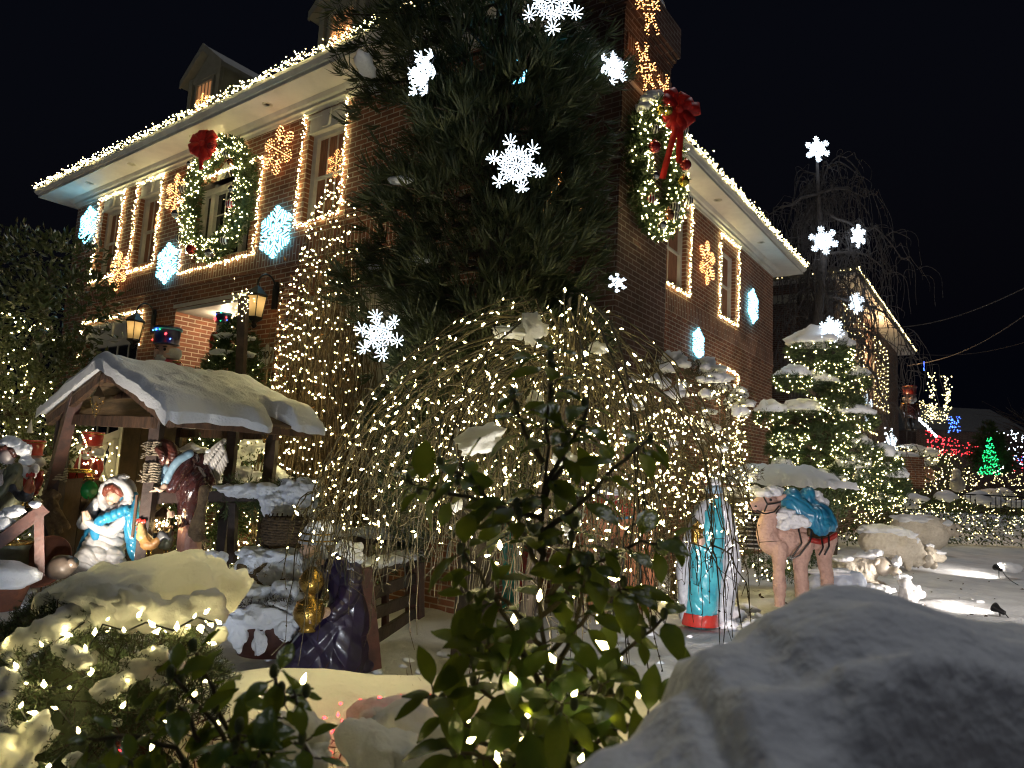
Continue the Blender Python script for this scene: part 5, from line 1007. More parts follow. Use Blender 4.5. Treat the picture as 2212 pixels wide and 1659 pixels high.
# burlap knot on the left post
mb=MB(); c=sw(-.08,SW-.02,1.02); mb.ell(c,(.10,.08,.08),nz=.3,seed=4); 
for k,(dx,dz) in enumerate(((.20,-.40),(.10,-.46),(.28,-.34))): mb.tube([c,c+A(dx*.35,-.04,dz*.45),c+A(dx,-.03,dz)],[.055,.06,.025],7)
obj('burlap_tie',bake(mb,.014,2,fold=(.006,(1,0,.2),70,6)),M['burlap'],shed)
# hanging ornaments and things on the shed
def hang_lantern(label,x,y,d,r,L):
    t_=thing('pendant_ornament',label,'ornament',at(x,y,d),0,'punched metal ornaments under the shed eaves'); c=at(x,y,d); mb=MB(); mb.lathe([(.004,L),(r*.6,L*.62),(r,L*.35),(r*.7,0),(.01,-L*.85)],c,4); mb.tube([c+A(0,0,L),c+A(0,0,L+.12)],.004,4); o=obj('punched_cone',mb,M['iron'],t_,False)
    mb=MB()
    for k in range(46): a=random.uniform(0,6.3); q=random.uniform(-.8,.3); rr=r*(.75+.75*q if q<0 else .85)*.85; mb.ell(c+A(rr*math.cos(a),rr*math.sin(a),q*L),.008,nu=6,nv=4)
    obj('gold_studs',mb,M['gold'],t_); return t_
hang_lantern('brass punched ornament hanging in the front gable of the shed',209,870,6.75,.075,.17); hang_lantern('small dark punched ornament hanging under the right eave of the shed',572,940,7.4,.05,.10)
# lit lantern under the rail
t_=thing('hanging_lantern','small glowing brass lantern hanging inside the shed beside the rooster','lantern',at(352,1150,6.7)); c=at(350,1126,6.7)
mb=MB(); mb.lathe([(.01,.135),(.03,.12),(.115,.055),(.12,.045),(.08,.045)],c,6); mb.tube([c+A(.0,0,.135),c+A(.01,0,.20),c+A(.0,0,.27)],.006,5); obj('roof',mb,M['iron'],t_,False)
mb=MB()
for k in range(8): a=k*math.pi/4; mb.tube([c+A(.08*math.cos(a),.08*math.sin(a),.045),c+A(.07*math.cos(a),.07*math.sin(a),-.10)],.006,4)
mb.lathe([(.085,-.10),(.09,-.12),(.05,-.135)],c,8); obj('cage',mb,M['iron'],t_,False)
P=[c+A(.05*math.cos(a),.05*math.sin(a),random.uniform(-.08,.03)) for a in np.arange(0,6.3,.6)]; put_bulbs(t_,P,RNG.normal(0,1,(len(P),3)),.013,.03,M['flame'],40)
ld=bpy.data.lights.new('lantern_lamp','POINT'); ld.energy=1.6; ld.color=(1,.65,.25); ld.shadow_soft_size=.03; lo=bpy.data.objects.new('lantern_lamp',ld); COL.objects.link(lo); lo.location=c+A(0,-.02,-.03)
# gourd bag on the rail
F=Fig('gourd_bag','long tan gourd shaped bag hanging from the rail of the shed','bag',430,1165,6.45); mb=MB(); F.T(mb,[(441,1058,.0,11),(437,1095,-.02,9),(430,1130,-.02,15),(427,1150,-.02,19),(430,1158,-.02,13)]); F.T(mb,[(436,1160,0,5),(450,1170,0,2)]); F.skin('bag_body',mb,M['burlap'],fold=(.004,(1,0,0),60,5))
# ------------------------------------------------------------------ the kneeling woman
F=Fig('kneeling_statue','statue of a kneeling woman in a blue shawl and white hood, hands pressed together','statue',235,1240,6.75)
mb=MB(); F.T(mb,[(252,1085,.02,20),(243,1115,.0,26),(236,1145,.0,32),(226,1185,-.03,42),(218,1225,-.05,46)]); F.E(mb,205,1228,-.10,42,34,16); F.E(mb,255,1210,-.12,26,26,30); F.E(mb,225,1200,-.2,34,26,26)
dress=F.skin('dress',mb,WHT,fold=(.022,(.25,0,1),70,2.2))
mb=MB(); F.T(mb,[(214,1084,-.02,11),(200,1110,-.05,13),(192,1130,-.10,13),(205,1132,-.16,10),(215,1122,-.22,7)]); F.T(mb,[(276,1095,-.02,12),(272,1125,-.06,14),(255,1146,-.14,13),(236,1136,-.2,10),(222,1124,-.24,7)]); F.skin('sleeves',mb,WHT,fold=(.004,(.6,0,.8),90,4))
mb=MB(); F.T(mb,[(217,1124,-.24,5.5),(218,1112,-.255,5.5),(216,1103,-.26,3.5)]); F.T(mb,[(222,1124,-.22,5),(222,1112,-.235,5),(219,1102,-.24,3.2)])
for k in range(4): F.T(mb,[(215+k*2.0,1114,-.26+k*.006,1.8),(213.5+k*2.0,1102+k*1.2,-.265+k*.006,1.4)],7)
F.T(mb,[(224,1117,-.25,1.9),(228,1110,-.255,1.5)],7); F.skin('hands',mb,SK,vox=.8,smooth=1)
mb=MB(); F.T(mb,[(222,1072,.06,17),(208,1095,.04,14),(204,1115,.04,12),(196,1150,.02,14),(184,1185,-.0,15),(176,1215,-.02,15)]); F.T(mb,[(276,1078,.03,20),(284,1105,-.02,18),(288,1135,-.03,17),(292,1165,-.03,16),(296,1195,-.02,14),(300,1215,-.0,12)]); F.T(mb,[(282,1100,-.10,12),(262,1112,-.17,12),(240,1122,-.2,11),(226,1140,-.17,10),(228,1156,-.15,9)]); F.E(mb,250,1110,.12,40,16,60)
sh_=F.skin('shawl',mb,BLU,fold=(.011,(1,0,.35),72,3.))
mb=MB(); F.E(mb,253,1069,-.06,15.5,16,20,roty(.18)); F.E(mb,250,1072,-.125,3,5,5.5); F.E(mb,252,1083,-.10,7,8,6); F.T(mb,[(258,1085,-.02,9),(258,1100,-.0,10)]); hd=F.skin('head',mb,SK,vox=1.,smooth=2); face_bits(F,hd,252,1071,-.062,15,-.3)
mb=MB(); F.T(mb,[(240,1066,-.10,6),(246,1055,-.13,7),(258,1051,-.13,8),(268,1058,-.12,7),(273,1068,-.09,5)]); F.T(mb,[(239,1066,-.08,5),(238,1082,-.06,4.5)]); F.T(mb,[(256,1052,-.15,4),(264,1060,-.15,4)]); F.skin('hair',mb,HAIRR,vox=1.,fold=(.004,(1,0,.5),160,6))
mb=MB(); ring=[(244,1100,-.10,9),(233,1086,-.10,8),(231,1064,-.09,8),(238,1047,-.08,9),(256,1038,-.08,11),(275,1045,-.07,10),(284,1062,-.05,10),(283,1082,-.05,11),(272,1098,-.08,11),(254,1104,-.12,10),(244,1100,-.10,9)]; F.T(mb,ring); F.E(mb,262,1062,.04,27,20,30); F.E(mb,268,1032,-.03,12,12,8); F.T(mb,[(240,1092,-.06,11),(260,1102,-.09,13),(280,1092,-.03,13)]); F.skin('hood',mb,WHT,fold=(.005,(1,0,1),80,4))
snowpart(F,'snow',[(268,1030,-.02,13,11,5)])
# ------------------------------------------------------------------ the figure leaning over the rail, with a white wing
F=Fig('leaning_statue','statue in a dark brown cloak leaning over the shed rail, white wing behind','statue',400,1230,6.75)
mb=MB(); F.T(mb,[(398,1008,.02,20),(412,1030,.03,34),(418,1052,.02,38),(412,1090,.05,30),(405,1140,.08,28),(402,1200,.10,30),(400,1230,.1,32)]); F.T(mb,[(415,990,-.02,16),(400,1030,-.12,18),(388,1052,-.16,13)]); F.T(mb,[(425,995,.1,17),(448,1040,.05,14)]); F.skin('cloak',mb,MAR,fold=(.010,(1,0,-.35),60,2.4))
mb=MB(); F.T(mb,[(412,1150,.0,22),(407,1195,.02,24),(405,1228,.02,26)]); F.T(mb,[(395,1145,.0,10),(392,1225,0,12)]); F.skin('robe',mb,PINK,fold=(.008,(1,0,0),90,2))
mb=MB(); F.T(mb,[(420,980,-.10,9),(402,994,-.16,9),(390,1015,-.19,8),(383,1035,-.2,8),(378,1045,-.2,6)]); F.T(mb,[(384,1020,-.12,11),(372,1010,-.10,10),(362,1022,-.09,9),(364,1040,-.10,8)]); F.skin('collar',mb,LBLUE,fold=(.003,(1,0,.6),80,4))
mb=MB(); F.E(mb,361,985,-.10,16,17,20,roty(-.25)); F.E(mb,346,986,-.11,5,5,4,roty(.5)); F.E(mb,352,974,-.11,6,9,5); F.E(mb,351,998,-.11,7,8,6); F.T(mb,[(376,996,-.08,11),(386,1008,-.04,12)]); hd=F.skin('head',mb,SK,vox=1.,smooth=2)
mb=MB(); F.E(mb,350,982,-.185,2,1.6,1.4); F.E(mb,348,978.5,-.185,3.2,1.6,1.0); obj('eye',mb,DARK,hd)
mb=MB(); F.T(mb,[(350,965,-.10,8),(364,958,-.11,11),(380,964,-.12,12),(388,980,-.14,11),(390,996,-.15,8),(386,1008,-.16,6)]); F.T(mb,[(355,966,-.18,6),(368,974,-.2,8),(376,988,-.21,7),(374,1000,-.2,5)]); F.E(mb,374,974,-.08,19,18,17); F.skin('hair',mb,HAIRB,vox=1.2,fold=(.006,(.5,0,1),150,5))
mb=MB(); F.T(mb,[(364,996,-.17,5),(361,1006,-.16,6),(359,1016,-.15,3.5)]); F.T(mb,[(353,993,-.16,3),(356,1003,-.15,5)]); F.skin('beard',mb,HAIRB,vox=1.,fold=(.004,(1,0,.3),170,6))
mb=MB(); F.E(mb,372,1056,-.24,9,8,4); 
for k in range(4): F.T(mb,[(368+k*2,1055,-.27+k*.01,2.3),(361+k*1.5,1058,-.29+k*.012,2),(357+k*2,1060,-.29+k*.012,1.5)],7)
F.T(mb,[(372,1053,-.28,2.2),(366,1051,-.29,1.7)],7); F.T(mb,[(380,1048,-.22,6),(373,1056,-.24,6)]); F.skin('hand',mb,SK,vox=.8,smooth=1)
mb=MB(); F.E(mb,378,1110,-.06,6,6,8)
for k in range(4): F.T(mb,[(380,1104+k*3.4,-.09,2),(374,1105+k*3.4,-.11,2),(371,1107+k*3.4,-.08,1.6)],7)
F.T(mb,[(376,1102,-.1,2),(372,1098,-.09,1.6)],7); F.skin('lower_hand',mb,SK,vox=.8,smooth=1)
# wing: rows of overlapping feathers over a curved blade
mb=MB()
def feather(a,b,wd,dy0): 
    P=np.array([F.p(*a,dy0),F.p((a[0]*.4+b[0]*.6),(a[1]*.4+b[1]*.6),dy0-.03),F.p(*b,dy0-.015)]); R=resample(P,.02); n=len(R); d=unit(R[-1]-R[0]); sd=unit(np.cross(d,(0,1,.15))); w=np.sin(np.linspace(.55,math.pi-.25,n))*wd*F.s; V=np.stack([R-sd*w[:,None],R-sd*w[:,None]*.5+A(0,-.012,0),R+A(0,-.016,0),R+sd*w[:,None]*.5+A(0,-.012,0),R+sd*w[:,None],R+A(0,.008,0)],1); mb.grid(V,closed=True)
for k in range(9): q=k/8; feather((440+q*28,985-q*22),(452+q*30,1062-q*62),6.5,.13)
for k in range(9): q=k/8; feather((438+q*30,985-q*25),(446+q*32,1030-q*52),6.5,.10)
for k in range(9): q=k/8; feather((434+q*34,988-q*32),(440+q*36,1010-q*50),6.,.07)
F.T(mb,[(428,998,.1,9),(446,978,.1,8),(462,962,.1,7),(474,951,.11,5)]); obj('wing',mb,WING,F.root); snowpart(F,'snow',[(446,975,.10,12,9,5)])
# ------------------------------------------------------------------ poultry
def bird(label,x,y,d,sc,body,neck,tail,comb,flip=1,name='rooster_statue'):
    F=Fig(name,label,'bird statue',x,y,d); u=lambda a,b,c=0:(x+flip*a*sc,y-b*sc,c); mb=MB()
    F.T(mb,[(*u(-8,54),5*sc),(*u(-7,44),6.5*sc),(*u(-4,32),9.5*sc),(*u(2,21),12*sc),(*u(12,19),9*sc),(*u(20,27),6*sc)]); F.E(mb,*u(3,20),13*sc,11*sc,11*sc); F.skin('body',mb,body,fold=(.003,(.7,0,.7),110,6))
    mb=MB(); F.T(mb,[(*u(-9,54,-.01),5*sc),(*u(-7,44,-.01),7*sc),(*u(-6,34,-.01),10*sc)]); F.skin('neck_feathers',mb,neck,fold=(.003,(1,0,0),150,5))
    mb=MB(); 
    for k in range(4): F.E(mb,*u(-14+k*4,60+1.5*math.sin(k*2),-.01),2.6*sc,1.8*sc,4*sc)
    F.E(mb,*u(-13,46,-.02),2.2*sc,2*sc,4.5*sc); obj('comb',mb,comb,F.root)
    mb=MB().tube([F.p(*u(-13,53,-.01)),F.p(*u(-18,51,-.01))],[.010*sc,.002],6); obj('beak',mb,M['gold'],F.root)
    mb=MB(); F.E(mb,*u(-11,54,-.045*sc),1.2*sc,1*sc,1.2*sc); obj('eye',mb,DARK,F.root)
    mb=MB()
    for k in range(7): a=.3+k*.2; F.T(mb,[(*u(18,22),4*sc),(*u(24+8*math.cos(a),30+12*math.sin(a)),3.4*sc),(*u(28+14*math.cos(a),26+20*math.sin(a)-6),1.2*sc)],7)
    F.skin('tail',mb,tail,vox=1.2)
    for k in (-1,1):
        mb=MB().tube([F.p(*u(4+k*4,10)),F.p(*u(4+k*4,0))],.008*sc,6); 
        for j in (-1,0,1): mb.tube([F.p(*u(4+k*4,1)),F.p(*u(-2+k*4,-1,-.02*j))],[.006*sc,.003],5)
        obj('foot',mb,M['gold'],F.root)
    return F
FEB=pm('feather_gold',(.33,.17,.05),(.20,.09,.03),.5,.2); FEC=pm('feather_cream',(.42,.28,.12),(.3,.18,.07),.5,.2); FEK=pm('feather_black',(.02,.02,.025),(.05,.05,.06),.45,.2); FEO=pm('feather_orange',(.32,.09,.03),(.2,.05,.02),.5,.2); FEG=pm('feather_green',(.05,.06,.035),(.10,.07,.04),.5,.2)
bird('golden rooster statue with a red comb beside the kneeling woman',316,1200,6.45,1.25,FEB,FEC,FEK,REDP); bird('dark speckled hen statue behind the golden rooster under the lantern',362,1196,6.7,.95,FEG,FEG,FEK,HAIRB,-1,'hen_statue')
bird('black rooster statue with an orange neck on the beam at the far left',58,1095,6.15,1.15,FEK,FEO,FEK,REDP,-1)
# ------------------------------------------------------------------ left corner: cherub, beam, plate, jar
F=Fig('cherub_statue','statue of a curly haired cherub with snow on its head at the far left','statue',10,1120,6.25); mb=MB(); F.T(mb,[(30,1015,0,16),(22,1045,0,24),(14,1085,0,30),(8,1120,0,34)]); F.T(mb,[(36,1025,-.05,9),(30,1055,-.12,9),(24,1070,-.15,7)]); F.skin('robe',mb,OLIVE,fold=(.010,(1,0,.2),55,3))
mb=MB(); F.E(mb,20,985,-.02,15,15,18); F.E(mb,9,988,-.03,4,4,3.5); F.T(mb,[(24,1002,0,8),(28,1016,0,9)]); F.E(mb,26,1042,-.14,5,5,8)
for k in range(4): F.T(mb,[(24+k*2.4,1036,-.15,1.8),(23+k*2.6,1025,-.15,1.5)],7)
F.T(mb,[(22,1040,-.15,1.8),(18,1033,-.15,1.4)],7); hd=F.skin('head',mb,pm('pale_skin',(.46,.40,.38),(.38,.32,.31)),vox=1.); mb=MB(); F.E(mb,11,984,-.12,2.2,1.6,1.8); F.E(mb,10,979,-.12,4,1.6,1.2); obj('eye',mb,DARK,hd)
mb=MB()
for k in range(22): a=random.uniform(-.5,3.6); F.E(mb,24+15*math.cos(a),978-12*math.sin(a),random.uniform(-.08,.04),6,6,6)
F.skin('hair',mb,HAIRB,vox=1.2,smooth=1); snowpart(F,'snow',[(28,957,-.02,22,18,13),(52,972,.0,16,14,16),(56,995,.0,14,12,10)])
mb=MB(); F.T(mb,[(40,1012,.06,8),(52,1030,.08,11),(60,1010,.1,9)]); F.T(mb,[(-5,1020,.1,10),(2,1045,.1,9)]); F.skin('wing',mb,WING,fold=(.006,(1,0,.6),90,4))
t_=thing('slanting_beam','dark red brown slanting beam on a post at the far left of the shed','beam',at(82,1240,5.9)); mb=MB().beam(at(-60,1215,5.7),at(98,1096,6.0),.11,.10,rough=.05); obj('beam',mb,M['woodred'],t_,False); mb=MB().beam(at(86,1245,5.95),at(84,1105,5.98),.07,.07,rough=.05); obj('support',mb,M['woodred'],t_,False)
mb=MB()
for k,(x,y,r) in enumerate(((32,1105,18),(5,1130,20),(75,1090,10),(12,1112,12))): lump(mb,at(x,y,5.86),A(r*1.1,r,r*.75)*.004,k,.35,nu=18,nv=12)
obj('snow',mb,M['snow'],t_)
c=at(100,1215,6.25); t_=thing('clay_platter','round terracotta platter leaning in the corner of the shed','platter',c-A(0,0,.12)); mb=MB().lathe([(.0,.0),(.20,.012),(.24,.04),(.235,.05),(.19,.03),(.0,.02)],c,32,rotx(1.15)); obj('platter_disc',mb,M['clay'],t_)
c=at(18,1240,6.1); t_=thing('glass_vessel','tall greenish vessel standing under the slanting beam','vessel',c-A(0,0,.05)); mb=MB().lathe([(.12,-.05),(.14,.05),(.13,.2),(.15,.26),(.145,.27),(.12,.2),(.12,.0)],c,22); obj('vessel_body',mb,OLIVE,t_)
mb=MB(); mb.lathe([(.155,.262),(.16,.28),(.1,.285)],c,22); obj('rim',mb,M['gold'],t_)
c=at(132,1225,6.05); t_=thing('clay_jug','small brown jug lying beside the kneeling woman','jug',c-A(0,0,.08)); mb=MB().lathe([(.03,-.12),(.08,-.10),(.11,.0),(.08,.09),(.04,.12),(.05,.15)],c,20,roty(1.2)@rotx(.3)); obj('jug_body',mb,pm('jug_glaze',(.06,.045,.035),(.03,.025,.02)),t_)
c=at(5,1262,5.7); t_=thing('snowy_pot','clay pot under a cap of snow at the left edge','pot',c-A(0,0,.15)); mb=MB().lathe([(.14,-.2),(.2,0),(.21,.02),(.15,.02)],c,22); obj('pot_body',mb,M['clay'],t_); mb=MB(); lump(mb,c+A(.02,0,.06),(.23,.22,.12),3,.2); obj('snow',mb,M['snow'],t_)
P=at(190,1232,6.5)+np.stack([RNG.normal(0,.22,260),RNG.normal(-.05,.14,260),RNG.uniform(-.06,.03,260)],1); P[:,2]=gz(P[:,0],P[:,1])+RNG.uniform(0,.05,260); o=obj('loose_straw',needles_mb(P,RNG.normal(0,1,P.shape)*A(1,1,.35)+A(0,0,.15),.22,.004,3,.6),M['straw'],None,False); tag(o,'loose straw strewn around the kneeling woman','straw',kind='stuff')
mb=MB()
for k,(x,y,r) in enumerate(((60,1255,34),(90,1275,24),(110,1262,20),(45,1290,26),(140,1280,18),(20,1300,30),(95,1300,22))): c=onz(x,y,.16); lump(mb,c,A(r*1.4,r*1.2,r*.6)*.0042,k,.4,nu=20,nv=12)
tag(obj('snow_heap',mb,M['snow']),'lumpy snow over low plants at the foot of the slanting beam','snow')
# ------------------------------------------------------------------ right of the shed: rail with snow, basket, bale, tub
F=Fig('rail_beam','rough rail with evergreen boughs and thick snow running right from the shed','rail',560,1200,6.5); mb=MB().beam(F.p(455,1072),F.p(560,1072),.10,.09,rough=.06); obj('beam',mb,M['woodd'],F.root,False); mb=MB().beam(F.p(505,1085),F.p(500,1215),.07,.07,rough=.05); obj('support',mb,M['woodd'],F.root,False)
P=np.array([F.p(random.uniform(480,690),random.uniform(1035,1115),random.uniform(-.05,.2)) for _ in range(420)]); obj('evergreen_boughs',needles_mb(P,RNG.normal(0,.6,P.shape)+A(.2,-.3,-.4),.10,.004,7,.5),M['pine'],F.root,False)
snowpart(F,'snow',[(500,1058,-.02,34,24,12),(540,1060,-.03,32,24,16),(575,1058,-.03,30,26,16),(600,1085,-.06,32,26,24),(640,1060,.0,40,30,22),(665,1050,.02,24,26,18),(620,1045,.06,20,18,12),(650,1095,-.05,34,24,26),(598,1108,-.10,22,14,18),(672,1100,.0,18,20,28)])
F=Fig('wicker_basket','round wicker basket half covered by snowy boughs right of the shed','basket',612,1198,6.15); c=F.p(612,1195); mb=MB(); h=.32
for k in range(14):
    z=k*h/14; r=.150+.045*math.sin(z/h*2.4); t=np.linspace(0,2*math.pi,49); mb.tube([c+A((r+.006*math.sin(q*12+k*math.pi))*math.cos(q),(r+.006*math.sin(q*12+k*math.pi))*math.sin(q),z) for q in t],.0135,5,cap=False)
for k in range(24): a=k*2*math.pi/24; mb.tube([c+A((.150+.045*math.sin(q*2.4))*math.cos(a),(.150+.045*math.sin(q*2.4))*math.sin(a),q*h) for q in (0,.25,.5,.75,1.05)],.006,4)
obj('weave',mb,M['wicker'],F.root); mb=MB().lathe([(.0,0),(.14,.0),(.185,.2),(.17,.3),(.0,.3)],c,20); obj('lining',mb,M['straw'],F.root)
F=Fig('hay_bale','square hay bale with a thick pillow of snow on top','hay bale',590,1285,5.9); mb=MB(); c=F.p(588,1255,.12); mb.box(c,(.60,.42,.30),rotz(.15)); q=bake(mb,.02,1,wool=(.012,26)); obj('bale',q,M['hay'],F.root)
P=c+np.stack([RNG.uniform(-.3,.3,600),-.22+RNG.uniform(-.01,.02,600),RNG.uniform(-.15,.15,600)],1)@rotz(.15).T*1.; obj('straw_ends',needles_mb(P,RNG.normal(0,.6,P.shape)+A(0,-.5,-.1),.05,.0022,3,.7),M['straw'],F.root,False)
snowpart(F,'snow',[(550,1205,.1,44,50,20),(600,1206,.12,50,54,20),(640,1212,.10,36,44,20),(540,1228,-.04,28,22,24),(590,1240,-.06,32,18,22),(640,1240,-.02,26,20,30),(615,1225,-.05,30,20,18)])
F=Fig('stone_block','small dark block under a square cushion of snow','block',462,1240,5.9); mb=MB().box(F.p(462,1226),(.2,.16,.10)); obj('block',bake(mb,.012,2),M['woodd'],F.root); snowpart(F,'snow',[(448,1202,0,20,18,14),(474,1203,0,18,18,14)])
F=Fig('wooden_tub','low reddish wooden tub heaped with snow in front of the hay bale','tub',578,1415,5.35); c=F.p(576,1412); k=F.s; mb=MB().lathe([(62*k,0),(80*k,30*k),(92*k,62*k),(96*k,90*k),(90*k,92*k),(86*k,62*k),(20*k,50*k)],c,26,sy=.72); obj('tub',mb,M['woodred'],F.root)
snowpart(F,'snow',[(530,1310,-.02,38,40,24),(620,1310,-.02,44,40,24),(576,1325,-.16,70,26,24),(526,1278,.06,30,30,18),(612,1275,.04,26,26,20),(576,1300,.12,80,30,26),(540,1360,-.22,20,10,26),(585,1372,-.24,16,9,26),(520,1340,-.2,24,14,22),(640,1345,-.2,24,12,20)])
for q in ((530,1303),(612,1300)):
    P=F.p(*q,-.10)+RNG.normal(0,1,(110,3))*A(.045,.03,.02); obj('twigs',needles_mb(P,RNG.normal(0,.5,P.shape)+A(0,-.4,.3),.06,.0025,5,.6),M['bark'],F.root,False)
# ------------------------------------------------------------------ kneeling king with the golden urn
F=Fig('kneeling_statue','statue of a kneeling man in a dark purple robe and turban holding a golden urn','statue',720,1447,5.05)
mb=MB(); F.T(mb,[(722,1205,.05,22),(742,1240,.04,36),(752,1290,.02,42),(748,1340,.0,50),(735,1390,-.02,62),(725,1435,-.02,70)]); F.T(mb,[(735,1340,-.05,40),(700,1375,-.08,44),(668,1405,-.10,40),(655,1435,-.1,36)]); F.E(mb,645,1438,-.08,22,30,14); F.E(mb,775,1435,.05,36,44,20)
F.skin('robe',mb,PURP,fold=(.016,(.75,0,.7),38,.9))
mb=MB(); F.T(mb,[(748,1205,-.02,26),(765,1245,-.06,25),(758,1290,-.14,22),(736,1312,-.20,18)]); F.T(mb,[(712,1215,.02,20),(690,1260,-.02,18),(680,1300,-.12,15)]); F.skin('sleeves',mb,PURP,fold=(.008,(.4,0,.9),70,3))
mb=MB(); F.E(mb,676,1186,-.04,21,22,27,roty(-.2)); F.E(mb,655,1188,-.04,6,6,5,roty(.4)); F.E(mb,664,1176,-.045,9,14,5); F.T(mb,[(692,1205,0,15),(706,1222,.02,17)]); hd=F.skin('head',mb,SK,vox=1.,smooth=2)
mb=MB(); F.E(mb,664,1182,-.108,2.6,2,1.8); F.E(mb,663,1177,-.11,4.4,2,1.3); obj('eye',mb,DARK,hd); mb=MB(); F.E(mb,694,1190,-.07,4.5,4,7); obj('ear',mb,SK,hd)
mb=MB(); F.T(mb,[(690,1196,-.08,8),(678,1210,-.09,10),(668,1218,-.09,9),(662,1228,-.08,6)]); F.T(mb,[(661,1201,-.09,5),(670,1208,-.1,6)]); F.T(mb,[(698,1180,-.05,8),(704,1200,-.02,9)]); F.skin('beard',mb,SILV,vox=1.1,fold=(.005,(1,0,.5),130,6))
mb=MB(); t=np.linspace(0,2*math.pi,26)
for k in range(5): mb.tube([F.p(685+ (35-k*2.5)*math.cos(q)+k*.8,1170-k*7+6*math.cos(q)*.3,(27-k*2)*F.s*math.sin(q)-.01) for q in t],4.6*F.s,7)
F.E(mb,687,1152,-.01,30,25,18); tb_=F.skin('turban',mb,SILV,vox=1.,smooth=1); mb=MB()
for k in (0,2): mb.tube([F.p(685+(36.5-k*2.5)*math.cos(q)+k*.8,1166.5-k*7+6*math.cos(q)*.3,(28.5-k*2)*F.s*math.sin(q)-.01) for q in t],2.6*F.s,6)
obj('gold_bands',mb,M['gold'],tb_)
snowpart(F,'snow',[(688,1140,0,30,28,17),(752,1190,0,30,30,22),(762,1206,0,26,28,18),(735,1200,.0,18,20,14)])
c=F.p(700,1240,-.32); k=F.s*.87; mb=MB(); mb.lathe([(3*k,34*k),(9*k,31*k),(21*k,21*k),(28*k,6*k),(29*k,-4*k),(24*k,-18*k),(13*k,-28*k),(11*k,-33*k),(13*k,-38*k),(24*k,-43*k),(33*k,-56*k),(36*k,-70*k),(32*k,-86*k),(22*k,-98*k),(16*k,-106*k),(20*k,-112*k),(0.1*k,-113*k)],c,30); u_=obj('urn',mb,M['gold'],F.root)
mb=MB(); mb.lathe([(25*k,-46*k),(27*k,-48*k),(25*k,-51*k)],c,24)
for j in range(26): a=j*2*math.pi/26; mb.ell(c+A(28.5*k*math.cos(a),28.5*k*math.sin(a),-48*k),2.2*k,nu=7,nv=5)
obj('beaded_rim',mb,M['gold'],u_)
mb=MB(); F.E(mb,726,1306,-.26,8,8,10); F.E(mb,672,1302,-.24,7,8,10)
for j in range(4): F.T(mb,[(726,1298+j*5,-.29,3),(716,1300+j*5,-.39,2.8),(706,1303+j*4.5,-.435,2.2)],8)
for j in range(4): F.T(mb,[(671,1296+j*5,-.27,3),(674,1298+j*5,-.36,2.8),(682,1301+j*4.5,-.42,2.2)],8)
F.T(mb,[(724,1296,-.3,3),(716,1288,-.38,2.4)],8); F.T(mb,[(674,1293,-.28,3),(680,1287,-.37,2.4)],8); F.skin('hands',mb,SK,vox=.8,smooth=1)
# rail fence behind him
t_=thing('rail_fence','low dark wooden rail fence with snow on its rails behind the kneeling man','fence',at(905,1335,6.0)); PA,PB=(795,1440,5.1),(898,1332,6.1)
for a,b,w in (((785,1225,5.12),(806,1442,5.10),.13),((897,1168,6.1),(896,1333,6.1),.14),((832,1225,5.5),(832,1366,5.5),.05)): obj('post',MB().beam(at(*a),at(*b),w,w*.7,rough=.03),M['woodred'],t_,False)
for a,b in (((790,1236,5.15),(900,1204,6.1)),((795,1330,5.15),(900,1290,6.1)),((800,1385,5.15),(900,1320,6.1)),((725,1160,5.9),(918,1172,6.15)),((795,1285,5.15),(900,1248,6.1))): obj('rail',MB().beam(at(*a),at(*b),.035,.09,rough=.04),M['woodd'],t_,False)
mb=MB()
for a,b,n_ in (((786,1222,5.15),(902,1194,6.1),14),((722,1146,5.9),(920,1160,6.15),16)):
    for q in np.linspace(0,1,n_): lump(mb,at(*a)*(1-q)+at(*b)*q,(.075,.06,random.uniform(.035,.06)),int(q*50),.25,nu=14,nv=9)
obj('rail_snow',bake(mb,.016,2,wool=(.004,24)),M['snow'],t_)
# ================================================================== RIGHT HALF OF THE LAWN
WOOL2=pm('pale_wool',(.74,.68,.58),(.62,.55,.45),.9,0,20,.6)
def strap(name,F,runs,r=1.6,mt=None):
    mb=MB()
    for q in runs: mb.tube(resample([F.p(*k) for k in q],.03),r*F.s,6)
    return obj(name,mb,mt or DARK,F.root)
# ------------------------------------------------------------------ standing kings
F=Fig('standing_statue','statue of a king in a turquoise robe and silver cape with a red fringe','statue',1530,1352,7.45)
mb=MB(); F.T(mb,[(1540,1085,-.03,18),(1532,1120,-.06,30),(1524,1180,-.06,36),(1516,1250,-.05,38),(1510,1310,-.04,36),(1508,1322,-.04,36)]); F.E(mb,1500,1200,-.16,18,16,60); F.E(mb,1512,1290,-.14,30,22,40)
F.skin('robe',mb,TEAL,fold=(.010,(.9,0,.55),44,2.0))
mb=MB()
for k in range(40): a=-2.9+k*.075; mb.beam(F.p(1508,1320,-.04)+A(38*F.s*math.cos(a),36*F.s*math.sin(a),0),F.p(1508,1347,-.04)+A(40*F.s*math.cos(a),38*F.s*math.sin(a),0),.014,.012)
obj('red_fringe',bake(mb,.007,1),REDP,F.root)
mb=MB(); F.T(mb,[(1552,1078,.0,14),(1566,1110,.02,20),(1572,1160,.02,22),(1578,1210,.02,24),(1578,1230,.0,23),(1566,1290,.0,22),(1556,1340,.0,24),(1552,1356,0,24)]); F.T(mb,[(1522,1090,-.06,12),(1496,1130,-.10,13),(1478,1180,-.10,14),(1468,1220,-.08,14),(1474,1270,-.06,13),(1478,1330,-.04,14)]); F.E(mb,1535,1130,.10,40,18,50); F.E(mb,1530,1250,.12,52,18,100)
F.skin('cape',mb,SILV,fold=(.009,(1,0,.1),60,1.5))
